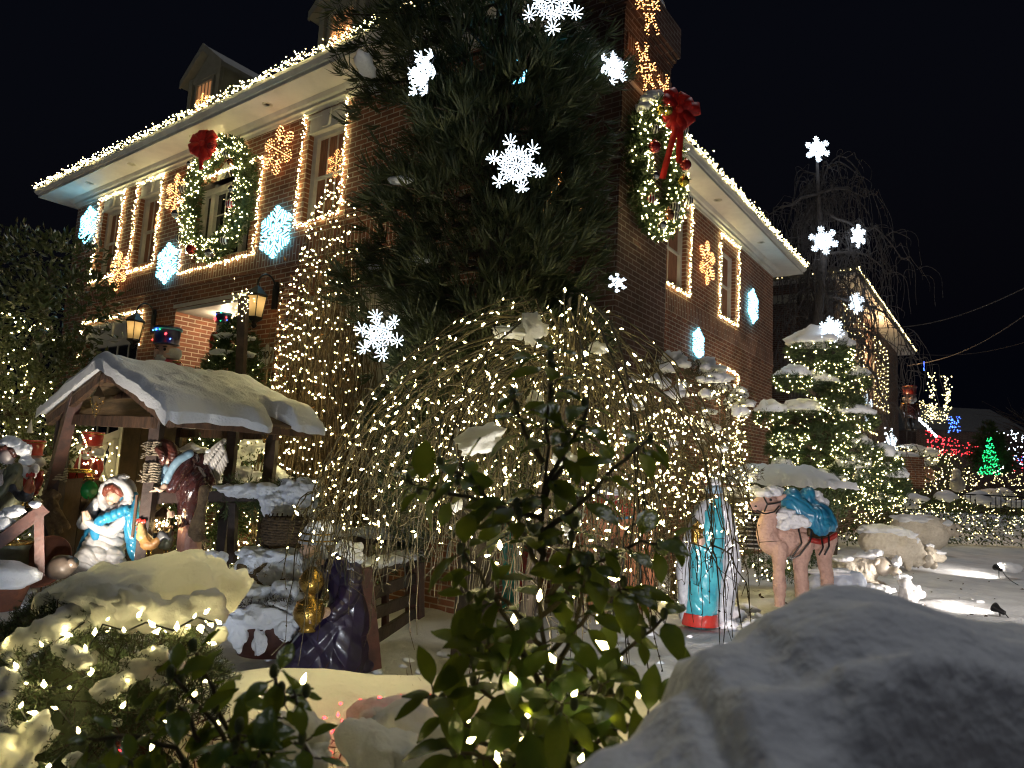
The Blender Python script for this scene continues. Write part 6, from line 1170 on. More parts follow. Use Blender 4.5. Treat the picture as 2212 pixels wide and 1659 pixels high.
mb=MB(); F.E(mb,1538,1072,-.03,14,14,16); F.E(mb,1530,1074,-.11,3,4,3); F.T(mb,[(1540,1082,-.01,8),(1540,1092,0,9)]); hd=F.skin('head',mb,pm('dark_painted_skin',(.10,.055,.04),(.07,.04,.03)),vox=1.); face_bits(F,hd,1536,1073,-.035,13,-.3)
mb=MB(); F.E(mb,1534,1086,-.09,9,6,9); F.skin('beard',mb,DARK,vox=1.)
mb=MB(); t=np.linspace(0,6.283,22); mb.tube([F.p(1542+15*math.cos(q),1062,15*F.s*math.sin(q)-.01) for q in t],4.2*F.s,7); mb.tube([F.p(1542+14*math.cos(q),1055,14*F.s*math.sin(q)-.01) for q in t],4*F.s,7); F.E(mb,1542,1052,0,12,12,10); F.skin('turban',mb,LBLUE,vox=1.); snowpart(F,'snow',[(1544,1044,0,13,12,8),(1556,1082,.02,12,12,6)])
mb=MB(); F.T(mb,[(1520,1108,-.08,12),(1500,1140,-.14,12),(1494,1158,-.20,9),(1502,1160,-.26,7)]); F.skin('sleeve',mb,SILV,fold=(.004,(.5,0,1),80,4))
c=F.p(1490,1150,-.30); mb=MB().lathe([(.05,-.09),(.065,-.08),(.065,.06),(.072,.065),(.05,.10),(.012,.12),(.015,.14),(.004,.155)],c,8); obj('gold_casket',mb,M['gold'],F.root,False)
mb=MB(); F.E(mb,1500,1164,-.30,6,6,6)
for j in range(4): F.T(mb,[(1502,1156+j*4,-.31,2.4),(1494,1157+j*4,-.375,2.2),(1487,1158+j*4,-.375,1.8)],7)
F.T(mb,[(1500,1152,-.32,2.2),(1495,1147,-.36,1.8)],7); F.skin('hand',mb,SK,vox=.7,smooth=1)
F=Fig('standing_statue','statue of a king in a bright green robe half hidden behind the weeping tree','statue',1080,1318,7.9)
mb=MB(); F.T(mb,[(1108,1085,0,20),(1100,1130,-.02,30),(1088,1200,-.02,36),(1080,1270,-.02,40),(1076,1312,-.02,44)]); F.T(mb,[(1125,1090,-.02,14),(1138,1140,-.08,14),(1122,1165,-.16,11)]); F.skin('robe',mb,GRN,fold=(.014,(1,0,.15),38,1.6))
mb=MB(); F.T(mb,[(1132,1090,.04,14),(1144,1150,.05,18),(1140,1230,.04,20),(1136,1300,.03,20)]); F.skin('cape',mb,REDP,fold=(.008,(1,0,.1),60,2))
mb=MB(); F.E(mb,1112,1064,-.03,14,14,17); F.E(mb,1104,1067,-.10,3,4,4); F.T(mb,[(1112,1076,0,8),(1110,1088,0,10)]); hd=F.skin('head',mb,SK,vox=1.); face_bits(F,hd,1109,1065,-.035,13,-.3)
mb=MB(); F.E(mb,1109,1080,-.08,10,7,10); F.skin('beard',mb,SILV,vox=1.)
mb=MB(); mb.lathe([(14*F.s,0),(16*F.s,14*F.s),(13*F.s,12*F.s),(12*F.s,0)],F.p(1113,1056,-.02),12); obj('crown',mb,M['gold'],F.root,False); snowpart(F,'snow',[(1120,1040,0,14,13,10),(1132,1085,.02,18,16,10),(1100,1092,-.02,12,12,6)])
c=F.p(1120,1160,-.24); mb=MB().lathe([(.03,-.09),(.06,-.05),(.075,.0),(.06,.05),(.02,.07),(.03,.1),(.005,.13)],c,14); obj('gold_vase',mb,M['gold'],F.root); mb=MB(); F.E(mb,1128,1160,-.20,6,6,6)
for j in range(4): F.T(mb,[(1129,1152+j*4,-.23,2.4),(1121,1154+j*4,-.305,2)],7)
F.T(mb,[(1128,1150,-.22,2.2),(1122,1145,-.28,1.8)],7); F.skin('hand',mb,SK,vox=.7,smooth=1)
# ------------------------------------------------------------------ camels
F=Fig('camel_statue','statue of a pale camel with a blue saddle and snow on its head','camel statue',1740,1318,8.75)
mb=MB(); F.T(mb,[(1620,1092,-.11,10),(1638,1087,-.07,15),(1656,1083,-.02,19),(1670,1088,.03,18)]); F.E(mb,1627,1097,-.11,10,13,8); F.T(mb,[(1668,1096,.03,16),(1662,1125,.04,19),(1658,1150,.05,23),(1672,1176,.08,28),(1700,1174,.14,32)])
F.E(mb,1745,1156,.20,60,40,36); F.E(mb,1705,1164,.12,35,36,34); F.E(mb,1785,1152,.24,34,38,36); F.E(mb,1722,1108,.16,18,20,34); F.E(mb,1762,1105,.22,16,20,34)
F.T(mb,[(1682,1182,-.02,19),(1680,1228,-.04,12),(1681,1262,-.04,14),(1682,1300,-.04,10),(1682,1316,-.05,13)]); F.T(mb,[(1736,1170,.02,24),(1730,1222,.02,15),(1734,1262,.02,14),(1736,1300,.02,13),(1735,1314,.0,15)])
F.T(mb,[(1792,1162,.12,25),(1790,1212,.14,15),(1800,1250,.16,14),(1796,1300,.14,11),(1794,1314,.12,14)]); F.T(mb,[(1766,1172,.42,20),(1758,1222,.44,12),(1760,1300,.44,12)]); F.T(mb,[(1806,1160,.3,6),(1812,1185,.28,4),(1811,1205,.27,5)])
for sx,dy in ((1684,-.02),(1672,.12)): F.T(mb,[(sx-6,1078,dy,5),(sx+2,1073,dy-.02,6),(sx+9,1070,dy-.03,3)])
bd=F.skin('body',mb,CAMEL,vox=1.8,wool=(.008,30)); mb=MB(); F.E(mb,1655,1079,-.155,3.2,2.6,2.8); F.E(mb,1622,1092,-.17,3,2,2); obj('eye',mb,DARK,bd)
mb=MB(); F.T(mb,[(1618,1102,-.16,2),(1634,1105,-.17,2)]); obj('lips',mb,HAIRB,bd)
strap('harness',F,[[(1640,1072,-.15),(1646,1088,-.185),(1642,1104,-.14)],[(1646,1088,-.19),(1664,1086,-.15),(1682,1084,-.06)],[(1622,1100,-.2),(1640,1108,-.19),(1664,1104,-.14),(1678,1092,-.08)],[(1668,1108,-.13),(1680,1100,-.02)]],1.7)
strap('girth_straps',F,[[(1752,1130,-.02),(1735,1165,-.21),(1712,1196,-.20),(1690,1206,-.16)],[(1722,1138,-.03),(1716,1170,-.22),(1698,1198,-.19)],[(1788,1150,-.02),(1780,1178,-.14),(1770,1196,-.14)],[(1768,1150,-.05),(1766,1180,-.16),(1756,1196,-.17)]],1.9)
mb=MB(); F.E(mb,1716,1080,.13,20,24,27,roty(.45)); F.E(mb,1756,1078,.2,17,24,27,roty(.35)); F.T(mb,[(1718,1090,.08,22),(1745,1112,.0,24),(1768,1134,-.04,24)]); F.T(mb,[(1756,1090,.16,18),(1780,1112,.06,22),(1790,1132,.02,20)]); F.E(mb,1755,1112,.1,44,44,24); F.skin('saddle',mb,BLU,vox=1.6,fold=(.010,(.8,0,.6),45,2.5))
mb=MB(); q=[(1742,1150),(1764,1156),(1786,1150),(1804,1142)]; 
for dz in (0,1): F.T(mb,[(x,y-6+dz*8,-.10+.04*k-(0 if k else -.02),5.5) for k,(x,y) in enumerate(q)])
F.skin('saddle_trim',mb,M['iron'],vox=1.4)
mb=MB()
for k in range(22): a=k/21; x=1740+66*a; y=1158-15*max(0,a-.4)+6*math.sin(a*3); mb.tube([F.p(x,y,-.13+.12*a),F.p(x,y+11,-.14+.12*a)],[2.2*F.s,1.6*F.s],5)
obj('fringe',mb,REDP,F.root)
snowpart(F,'snow',[(1650,1066,-.04,22,20,9),(1672,1060,.0,22,18,11),(1697,1116,.0,26,24,16),(1715,1124,-.05,24,20,16),(1690,1132,-.04,14,16,12),(1735,1128,-.08,14,12,10),(1784,1092,.2,18,20,18),(1792,1112,.2,14,18,18),(1782,1070,.26,12,14,10)])
F=Fig('camel_statue','statue of an orange brown camel standing behind the twigs of the weeping tree','camel statue',1330,1318,8.2)
mb=MB(); F.T(mb,[(1150,1066,-.06,8),(1165,1058,-.02,12),(1182,1056,.02,14),(1195,1066,.05,13),(1208,1095,.06,15),(1222,1125,.07,21),(1250,1130,.1,32)]); F.E(mb,1300,1125,.15,62,42,44); F.E(mb,1365,1125,.2,52,42,46); F.E(mb,1320,1085,.16,30,22,26)
for x,dy in ((1270,-.06),(1262,.2)): F.T(mb,[(x,1135,dy+.05,24),(x-3,1195,dy,15),(x,1240,dy,13),(x+1,1312,dy,11)])
F.T(mb,[(1385,1130,.06,34),(1392,1190,.05,22),(1408,1235,.08,15),(1394,1312,.06,12)]); F.T(mb,[(1372,1140,.34,28),(1370,1200,.34,17),(1380,1240,.36,13),(1372,1310,.34,11)]); F.T(mb,[(1414,1110,.2,6),(1424,1150,.2,4)]); F.T(mb,[(1184,1050,.0,4),(1192,1044,.0,4)])
F.skin('body',mb,CAMEL2,vox=2.,wool=(.006,26)); mb=MB(); F.E(mb,1318,1082,.12,42,46,22); F.T(mb,[(1300,1090,-.10,20),(1345,1094,-.10,20)]); F.skin('saddle',mb,REDP,fold=(.008,(1,0,.4),50,2)); strap('saddle_stripe',F,[[(1285,1112,-.22),(1320,1118,-.23),(1360,1114,-.2)]],3,BLU); snowpart(F,'snow',[(1318,1064,.12,36,34,12),(1176,1046,.0,18,14,7)])
# ------------------------------------------------------------------ sheep
def sheep(F,body,head,legs,name='body'):
    mb=MB()
    for b in body: F.E(mb,*b)
    for l in legs: F.T(mb,l)
    w_=F.skin('fleece',mb,WOOL2,vox=2.,wool=(.016,17)); mb=MB()
    for h in head: F.E(mb,*h) if len(h)>3 and not isinstance(h[0],tuple) else F.T(mb,h)
    return w_,F.skin('head',mb,pm('sheep_face',(.50,.45,.38),(.42,.36,.28)),vox=1.4)
F=Fig('sheep_statue','statue of a woolly sheep grazing with its head down, snow along its back','sheep statue',1925,1222,13.6)
sheep(F,[(1905,1170,0,50,34,34),(1945,1182,-.1,40,30,34),(1970,1200,-.12,24,20,22)],[(1990,1210,-.2,11,10,15,roty(.5)),(2002,1218,-.22,8,8,9,roty(.5)),[(1984,1198,-.3,4),(1976,1204,-.36,4)],[(1992,1196,-.1,4),(2000,1200,-.05,3)]],[[(1875,1180,-.1,12),(1876,1218,-.1,8)],[(1898,1185,.15,10),(1900,1216,.15,7)],[(1945,1195,-.25,10),(1946,1222,-.25,7)],[(1955,1195,.1,10),(1957,1218,.1,7)]])
snowpart(F,'snow',[(1880,1144,0,28,26,11),(1908,1143,-.0,34,28,11),(1940,1152,-.06,32,26,12),(1962,1170,-.10,20,20,10)])
F=Fig('sheep_statue','statue of a ram standing at the back of the flock with its face turned right','sheep statue',1985,1192,17.6)
w_,h=sheep(F,[(1970,1145,0,46,36,32),(2000,1150,-.2,36,34,36)],[(2028,1140,-.42,13,13,16),(2036,1149,-.55,8,9,8),[(2014,1132,-.45,5),(2008,1138,-.5,3)],[(2042,1132,-.45,5),(2047,1138,-.5,3)],[(2022,1126,-.4,5),(2012,1122,-.4,5),(2010,1132,-.45,3)]],[[(1955,1165,0,11),(1956,1190,0,8)],[(2005,1170,-.3,10),(2006,1192,-.3,7)],[(1980,1165,.3,10),(1980,1188,.3,7)],[(2018,1165,-.1,9),(2018,1188,-.1,7)]]); mb=MB(); F.E(mb,2024,1139,-.585,2,2,2); F.E(mb,2036,1139,-.57,2,2,2); F.E(mb,2038,1153,-.65,3,2,1.6); obj('eyes',mb,DARK,h)
snowpart(F,'snow',[(1955,1121,0,28,26,9),(1985,1122,-.05,32,28,11),(2022,1128,-.4,14,14,6)])
F=Fig('lamb_statue','statue of a lamb lying between the grazing sheep and the ram','lamb statue',2005,1215,15.2); sheep(F,[(2018,1204,0,24,18,13),(2004,1200,-.1,15,14,14)],[(1996,1186,-.2,10,10,11),(1990,1191,-.3,6,7,6),[(2004,1184,-.2,3),(2009,1188,-.2,3)]],[[(2000,1212,-.15,5),(1986,1214,-.2,4)]]); snowpart(F,'snow',[(1998,1177,-.18,9,9,4),(2020,1193,0,20,16,6)])
F=Fig('sheep_statue','pale lying sheep statue with a clump of snow on its nose behind the camel','sheep statue',1840,1278,10.1)
w_,h=sheep(F,[(1838,1232,0,58,36,30),(1860,1226,-.05,34,32,30)],[(1890,1218,-.2,20,18,21),(1908,1228,-.32,13,12,10,roty(.35)),[(1876,1206,-.24,6),(1868,1212,-.28,4)],[(1892,1198,-.1,5),(1898,1192,-.08,4)]],[[(1870,1255,-.15,11),(1895,1262,-.2,8)],[(1820,1255,-.1,16),(1850,1268,-.15,8)]]); mb=MB(); F.E(mb,1897,1215,-.315,2.6,2,2); obj('eye',mb,DARK,h); mb=MB(); F.T(mb,[(1908,1236,-.395,1.4),(1919,1232,-.35,1.4)]); obj('mouth',mb,HAIRB,h)
snowpart(F,'snow',[(1830,1208,0,40,24,8),(1868,1200,-.06,24,22,8),(1912,1206,-.32,9,9,12),(1880,1192,-.15,16,14,9)])
F=Fig('lying_calf_statue','statue of a small lying animal tinted as by bluish light in front of the lying sheep','calf statue',1810,1290,9.5); mb=MB(); F.E(mb,1805,1262,0,62,34,30); F.E(mb,1842,1258,-.05,24,26,26); F.E(mb,1866,1276,-.12,15,15,16); F.E(mb,1856,1284,-.2,9,10,8); F.T(mb,[(1820,1284,-.2,8),(1862,1292,-.24,6)]); F.skin('body',mb,pm('blue_lit_hide',(.50,.56,.66),(.40,.46,.58),.7,0),wool=(.006,20)); snowpart(F,'snow',[(1800,1236,0,50,28,9),(1866,1263,-.12,13,13,6)])  # cool bluish light from the left is put into the hide colour
F=Fig('child_figure_statue','small round headed figure buried in snow right of the lying sheep','statue',1955,1292,9.7); mb=MB(); F.T(mb,[(1952,1262,0,9),(1958,1278,0,15),(1962,1290,0,20)]); F.E(mb,1975,1282,-.02,22,16,12); F.skin('body',mb,WHT,wool=(.006,20)); mb=MB(); F.E(mb,1951,1256,-.03,14,14,12); F.skin('head',mb,WHT); snowpart(F,'snow',[(1951,1248,0,15,14,9),(1905,1276,.05,32,24,10),(1972,1272,.05,20,16,10)])
# ------------------------------------------------------------------ garden spotlights: two in view, the rest unseen and added to light the scene
def spotlight(label,x,y,d,aim,power,col=(1,.93,.82),size=70,blend=.8,snow=False,rad=.06,P=None):
    c=at(x,y,d) if P is None else A(*P); c[2]=max(c[2],G(c[0],c[1])+.10); t_=thing('garden_spotlight',label,'spotlight',A(c[0],c[1],c[2]-.12),0,'garden spotlights on the lawn'); a=unit(np.asarray(aim,float)-c)
    f,s_,u_=frame(a); R=np.stack([s_,u_,f],1); mb=MB().lathe([(.018,-.13),(.03,-.12),(.035,-.05),(.06,.0),(.064,.02),(.058,.022),(.05,.005),(.0,-.01)],c,18,R); mb.tube([c-A(0,0,.02)-a*.06,c-A(0,0,.16)-a*.06],.008,6); obj('housing',mb,M['metal'],t_)
    mb=MB().lathe([(.0,.0),(.046,.001),(.046,.006),(.0,.010)],c,18,R); obj('lens',mb,glow('spot_lens',col,30),t_)
    mb=MB().tube(resample([c-a*.13,c-a*.2-A(0,0,.05),c-a*.35-A(0,0,.10),c-a*.6-A(0,0,.11)],.05),.007,5); obj('cord',mb,M['wire'],t_)
    l=bpy.data.lights.new('spot_lamp','SPOT'); l.energy=power; l.color=col; l.spot_size=math.radians(size); l.spot_blend=blend; l.shadow_soft_size=rad; o=bpy.data.objects.new('spot_lamp',l); COL.objects.link(o); o.location=Vector(c+a*.035); o.rotation_euler=Vector(a).to_track_quat('-Z','Y').to_euler(); return t_
spotlight('black garden spotlight at the right edge shining left over the lawn',2150,1322,8.9,at(1830,1120,11.),120,(1,.90,.80),150,1.,rad=.12)
spotlight('garden spotlight under a little snow hood at the back of the lawn',2152,1226,12.9,at(1950,1120,15.5),110,(1,.90,.78),150,1.,rad=.12)
mb=MB(); lump(mb,at(2180,1226,13.1),A(.22,.16,.09),3,.3); tag(obj('snow_hood',mb,M['snow']),'small hump of snow behind the far garden spotlight','snow')
spotlight('unseen garden spotlight added beyond the right edge to light the lawn',0,0,0,at(1900,1220,12.5),330,(1,.90,.80),95,.9,P=(8.6,6.6,1.1))  # unseen lamp added out of frame to brighten the lawn
spotlight('unseen garden spotlight added behind the snow heap to light the camel',0,0,0,at(1690,1180,8.7),230,(1,.84,.80),75,P=(2.05,4.2,.16))  # from here on: unseen lamps added to light statues, shed, conifer and facade
spotlight('unseen garden spotlight added behind the low hedge to light the turquoise king',0,0,0,at(1520,1190,7.5),110,(.90,.95,1),50,P=(1.25,4.0,.15))
spotlight('unseen garden spotlight added behind the round spruce to light the manger shed',0,0,0,at(300,1090,6.9),40,(.74,.84,1.),85,P=(-2.35,3.6,.16))
spotlight('unseen garden spotlight added behind the low hedge to light the kneeling king',0,0,0,at(690,1290,5.1),24,(.88,.93,1),75,P=(-1.0,3.35,.16))
spotlight('unseen garden spotlight added behind the weeping tree to light the conifer and house',0,0,0,at(1060,420,5.6),130,(1,.93,.80),95,P=(.1,3.1,.16))
spotlight('unseen garden spotlight added behind the kneeling man to light the left facade',0,0,0,hw(0,6.5,6.6),150,(1,.88,.72),85,P=(-3.4,5.6,.3))
# ------------------------------------------------------------------ air conditioner, snow clods on the lawn
t_=thing('air_conditioner','grey louvred air conditioner box beside the wall behind the turquoise king','air conditioner',at(1590,1170,9.6)); c=at(1592,1125,9.6); mb=MB().box(c,(.62,.5,.7)); obj('cabinet',mb,M['siding'],t_,False); mb=MB()
for k in range(12): mb.box(c+A(0,-.262,-.31+k*.056),(.56,.02,.03),rotx(.5))
obj('louvres',mb,M['metal'],t_,False); mb=MB(); lump(mb,c+A(0,0,.38),(.34,.28,.08),5,.25); obj('snow',mb,M['snow'],t_)
mb=MB()
for _ in range(130):
    x,y=random.choice(((random.uniform(.8,3.2),random.uniform(5.2,8.2)),(random.uniform(-2.6,-.3),random.uniform(4.2,6)),(random.uniform(2,7),random.uniform(7,13)))); r=random.uniform(.012,.05); mb.ell((x,y,G(x,y)+r*.2),(r*1.4,r,r*.7),nz=.4,seed=_,nu=9,nv=6)
tag(obj('snow_clods',mb,M['snow']),'small loose clods of snow scattered over the lawn','snow',kind='stuff')
mb=MB()
for x,y,r,l in ((1590,1330,.09,.3),(1612,1318,.07,.26),(1640,1335,.05,.2),(1575,1350,.06,.2),(1625,1350,.05,.25)): c=onz(x,y,.05); mb.ell(c,(l*.5,.08,r),rotz(random.uniform(-.6,.6))@roty(random.uniform(-.4,.4)),nz=.45,seed=x)
tag(obj('snow_chunk',mb,M['snow']),'broken slabs of snow at the feet of the turquoise king','snow')
P=np.stack([RNG.uniform(2.5,9,170),RNG.uniform(8,17,170),0*np.zeros(170)],1); P[:,2]=gz(P[:,0],P[:,1])+.01; o=obj('fallen_leaves',leaf_cards(P,RNG.normal(0,1,P.shape)*A(1,1,.25),.07,.04),mat('dead_leaf',(.06,.035,.02),.8),None,False); tag(o,'dark dead leaves scattered on the snow at the right','leaves',kind='stuff')
# ------------------------------------------------------------------ nutcrackers, stair and presents behind the shed
def nutcracker(label,x,y,d,h,coat,hat,low=False,lights=False):
    """toy soldier; x,y is where its chin stands in the picture, h the height of head and hat"""
    F=Fig('nutcracker',label,'nutcracker',x,y,d,'nutcrackers around the stair'); s=h; c=F.p(x,y); hb=s*.42; b=F.root; M4=np.eye(4)
    mb=MB(); mb.lathe([(.30*s,.0),(.33*s,.06*s),(.33*s,.34*s),(.29*s,hb)],c,14,sy=.85); mb.ell(c+A(-.12*s,-.30*s,.16*s),(.07*s,.09*s,.09*s)); hd=obj('head',mb,pm('nut_face',(.52,.34,.28),(.46,.3,.24)),b)
    mb=MB(); 
    for q in (-.13,.13): mb.ell(c+A(q*s-.02*s,-.275*s,.25*s),(.045*s,.03*s,.05*s)); mb.ell(c+A(q*s-.02*s,-.28*s,.33*s),(.08*s,.03*s,.018*s))
    obj('eyes',mb,DARK,hd); mb=MB(); mb.box(c+A(-.02*s,-.28*s,.045*s),(.2*s,.05*s,.05*s)); obj('mouth',mb,WHT,hd,False)
    mb=MB(); mb.lathe([(.34*s,.02*s),(.42*s,.12*s),(.40*s,.30*s),(.33*s,.36*s)],c+A(.05*s,.08*s,-.02*s),14,sy=.8); mb.ell(c+A(-.02*s,-.22*s,-.07*s),(.18*s,.12*s,.12*s)); obj('hair',mb,WHT,b)
    mb=MB(); mb.lathe([(.36*s,hb),(.40*s,hb+.03*s),(.36*s,hb+.05*s),(.39*s,hb+.45*s),(.43*s,hb+.50*s),(.43*s,hb+.56*s),(.2*s,hb+.57*s)],c,18); ht=obj('hat',mb,hat,b)
    mb=MB(); mb.lathe([(.405*s,hb+.46*s),(.435*s,hb+.48*s),(.435*s,hb+.50*s),(.41*s,hb+.51*s)],c,18); obj('hat_band',mb,TEAL if lights else M['gold'],ht)
    mb=MB(); mb.lathe([(.10*s,.0),(.36*s,-.06*s),(.40*s,-.2*s),(.34*s,-.8*s),(.40*s,-1.05*s),(.05*s,-1.05*s)],c,14,sy=.75); mb2=MB()
    obj('coat',mb,coat,b); 
    for q in (-1,1): mb=MB(); mb.tube([c+A(q*.42*s,-.02*s,-.15*s),c+A(q*.50*s,-.04*s,-.5*s),c+A(q*.46*s,-.14*s,-.85*s)],[.12*s,.11*s,.09*s],9); mb.ell(c+A(q*.46*s,-.15*s,-.92*s),(.09*s,)*3); obj('arm',mb,coat,b)
    for q in (-1,1): mb=MB(); mb.tube([c+A(q*.17*s,0,-1.0*s),c+A(q*.17*s,0,-1.75*s)],[.15*s,.14*s],9); mb.ell(c+A(q*.17*s,-.08*s,-1.78*s),(.15*s,.24*s,.09*s)); obj('leg',mb,DARK,b)
    for q in (-1,1): mb=MB(); mb.ell(c+A(q*.38*s,-.02*s,-.12*s),(.17*s,.14*s,.05*s)); obj('epaulette',mb,M['gold'],b)
    if lights:
        for cl,n_ in (('dot_blue',3),('dot_green',2),('dot_red',3)):
            P=[c+A(.44*s*math.cos(a),-.44*s*abs(math.sin(a)),hb+q*s) for a,q in [(random.uniform(.3,2.9),random.uniform(.06,.5)) for _ in range(n_)]]; put_bulbs(b,P,RNG.normal(0,1,(n_,3)),.016,.04,M[cl],10)
    return F
nutcracker('nutcracker in a dark blue top hat with coloured lights above the shed roof',356,774,8.7,.40,REDP,pm('navy',(.015,.02,.07)),lights=True)
nutcracker('nutcracker with a dark hat half hidden in the small lit tree by the door',480,715,9.75,.26,REDP,pm('navy2',(.015,.02,.06)),lights=True)
nutcracker('nutcracker in a red coat with a white spike hat at the far left',64,1008,8.2,.32,REDP,REDP); nutcracker('nutcracker in a red coat seen through the back of the shed on the stair',196,985,8.5,.30,REDP,REDP)
mb=MB().lathe([(.03,0),(.022,.06),(.004,.16)],at(64,935,8.2),10); obj('spike',mb,WHT,bpy.data.objects['nutcracker.002'])
c=at(165,1040,8.2); t_=thing('toy_drum','red toy drum with gold lacing seen through the back of the shed','drum',c-A(0,0,.14)); mb=MB().lathe([(.0,-.14),(.17,-.14),(.17,.14),(.0,.14)],c,20); obj('shell',mb,REDP,t_); mb=MB(); mb.lathe([(.175,-.15),(.178,-.11),(.17,-.105)],c,20); mb.lathe([(.17,.105),(.178,.11),(.175,.15)],c,20)
for k in range(12): a=k*math.pi/6; a2=a+math.pi/12; mb.tube([c+A(.176*math.cos(a),.176*math.sin(a),.11),c+A(.176*math.cos(a2),.176*math.sin(a2),-.11),c+A(.176*math.cos(a+math.pi/6),.176*math.sin(a+math.pi/6),.11)],.006,4)
obj('gold_rims',mb,M['gold'],t_); 
c=at(190,1058,8.0); t_=thing('green_ornament','shiny green round ornament beside the toy drum','ornament',c-A(0,0,.1)); mb=MB().ell(c,(.11,.11,.12)); obj('ball',mb,pm('green_gloss',(.01,.22,.05),None,.15,.8),t_); mb=MB().lathe([(.05,.11),(.05,.15),(.0,.155)],c,12); obj('cap',mb,M['gold'],t_)
t_=thing('stair_balustrade','white stair railing with turned balusters seen through the back of the shed','balustrade',at(180,1090,8.9)); pa,pb=at(60,1010,8.7),at(262,935,9.3)
mb=MB().beam(pa,pb,.14,.10); obj('handrail',mb,M['white'],t_,False); mb=MB().beam(pa-A(0,0,.72),pb-A(0,0,.72),.16,.10); obj('bottom_rail',mb,M['white'],t_,False)
for k in range(7):
    q=(k+.5)/7; c=pa*(1-q)+pb*q-A(0,0,.70); mb=MB().lathe([(.075,0),(.075,.06),(.045,.08),(.085,.2),(.08,.28),(.045,.42),(.04,.46),(.06,.50),(.05,.53),(.075,.60),(.075,.66)],c,14); obj('baluster',mb,M['white'],t_)
obj('newel_post',MB().lathe([(.10,0),(.10,.9),(.13,.92),(.13,.98),(.09,1.0),(.1,1.08),(.0,1.15)],at(260,1075,9.1),4,rotz(.785+HR_)),M['white'],t_,False)
for k in range(5): mb=MB().bb((-1.6+k*.30,6.0,0),(-1.28+k*.30,7.2,.20+k*.17)); tag(obj('stair_step',MB().add(hwv(mb.verts()),BOXF),M['white'],None,False),'white stone step of the stair behind the shed','step',group='stone steps of the stair')
t_=thing('candy_cane','red and white candy cane held up beside the nutcracker on the stair','candy cane',at(178,1045,8.3)); s_=np.linspace(0,math.pi,10); c=at(182,985,8.3); pts=[c+A(-.05,0,-.35)]+[c+A(-.05*math.cos(q),0,.05*math.sin(q)) for q in s_]; obj('cane',MB().tube(resample(pts,.02),.016,8),STRIPE[0],t_)
P=[at(random.uniform(120,330),random.uniform(930,1060),random.uniform(8.8,9.4)) for _ in range(90)]; lights_at('warm lights on the garland of the stair railing behind the shed',P,RNG.normal(0,1,(90,3)),n_ind=60)
P=[at(170+random.gauss(0,14)+k*1.2,925+k*3.3+random.gauss(0,5),8.2) for k in range(34)]; lights_at('bright warm lights hanging down the front of the stair nutcracker',P,RNG.normal(0,1,(34,3)),n_ind=40)
# dark lamp post by the door
t_=thing('lamp_post','dark square wooden post standing before the small lit tree by the porch','post',at(511,1000,8.75)*A(1,1,0)); mb=MB().beam(at(511,1010,8.75),at(527,640,8.75),.10,.10,rough=.03); obj('shaft',mb,M['woodd'],t_,False)
P=[at(522+random.gauss(0,13),655+random.gauss(0,18),8.7) for k in range(46)]; lights_at('sparkling sprig of warm lights on top of the dark post by the porch lantern',P,RNG.normal(0,1,(46,3)),r=.007,l=.022,n_ind=50)
# ================================================================== NEIGHBOUR AND THE STREET BEYOND
nb=thing('neighbour_house','dark brick neighbour house with a lit white eave at the far right','house',hw(18.05,-.05,0),HR_)
mb=MB(); wall(mb,1,0,0,15,-.2,8.25,[(1.2,2.1,5.6,7.4),(4.2,5.4,5.2,7.4),(7.2,8.4,5.2,7.2),(1.2,2.4,1.2,3.6),(5,6.4,1.2,3.6)],.15,-1); mb.quads([(0,0,-.2),(0,8,-.2),(0,8,8.25),(0,0,8.25),(15,0,-.2),(15,8,-.2),(15,8,8.25),(15,0,8.25),(0,8,-.2),(15,8,-.2),(15,8,8.25),(0,8,8.25)]); obj('wall',mb,M['brickd'],nb,False,local=True)
mb=MB(); mb.bb((-.3,-.7,8.25),(15.6,8.3,8.33)); obj('eave',mb,M['soffit'],nb,False,local=True); mb=MB(); mb.bb((-.34,-.74,8.335),(15.64,8.34,8.52)); obj('roof',mb,M['shingle'],nb,False,local=True); mb=MB().bb((-.02,-.02,7.6),(.1,8.,7.9)); obj('cornice',mb,M['cream'],nb,False,local=True)
for a,b,c,d in [(1.2,2.1,5.6,7.4),(4.2,5.4,5.2,7.4),(7.2,8.4,5.2,7.2),(1.2,2.4,1.2,3.6),(5,6.4,1.2,3.6)]: sash(nb,1,0,a,b,c,d,-1,(2,2),.05,False)
def nw(x,y,z): return hw(18.05+x,-.05+y,z)
K=dict(step=.16,jit=.012,r=.028,l=.06,mt=M['bulbf'],n_ind=60,group='light strings on the neighbour house')
string_lights('row of warm lights along the front eave of the neighbour house',[nw(-.34,-.77,8.45),nw(15.6,-.77,8.45)],rows=2,**K); string_lights('row of warm lights along the side eave of the neighbour house',[nw(-.37,-.7,8.42),nw(-.37,5.0,8.42)],**K)
for a,b,lb in ((.9,3.4,'curtain of warm lights on the neighbour house nearest its corner'),(3.9,6.2,'curtain of warm lights in the middle of the neighbour house front'),(7.4,11.4,'curtain of warm lights at the far end of the neighbour house front')):
    pts=[]; 
    for k,x in enumerate(np.arange(a,b,.42)): pts+=[nw(x,-.06,7.7 if k%2 else 4.9),nw(x,-.06,4.9 if k%2 else 7.7)]
    string_lights(lb,pts,step=.19,jit=.02,r=.026,l=.055,mt=M['bulbf'],n_ind=60,group='light strings on the neighbour house')
string_lights('warm lights along the lower windows of the neighbour house',[nw(.9,-.06,4.6),nw(4,-.06,4.5),nw(4.,-.06,3.7),nw(8,-.06,3.7)],**K)
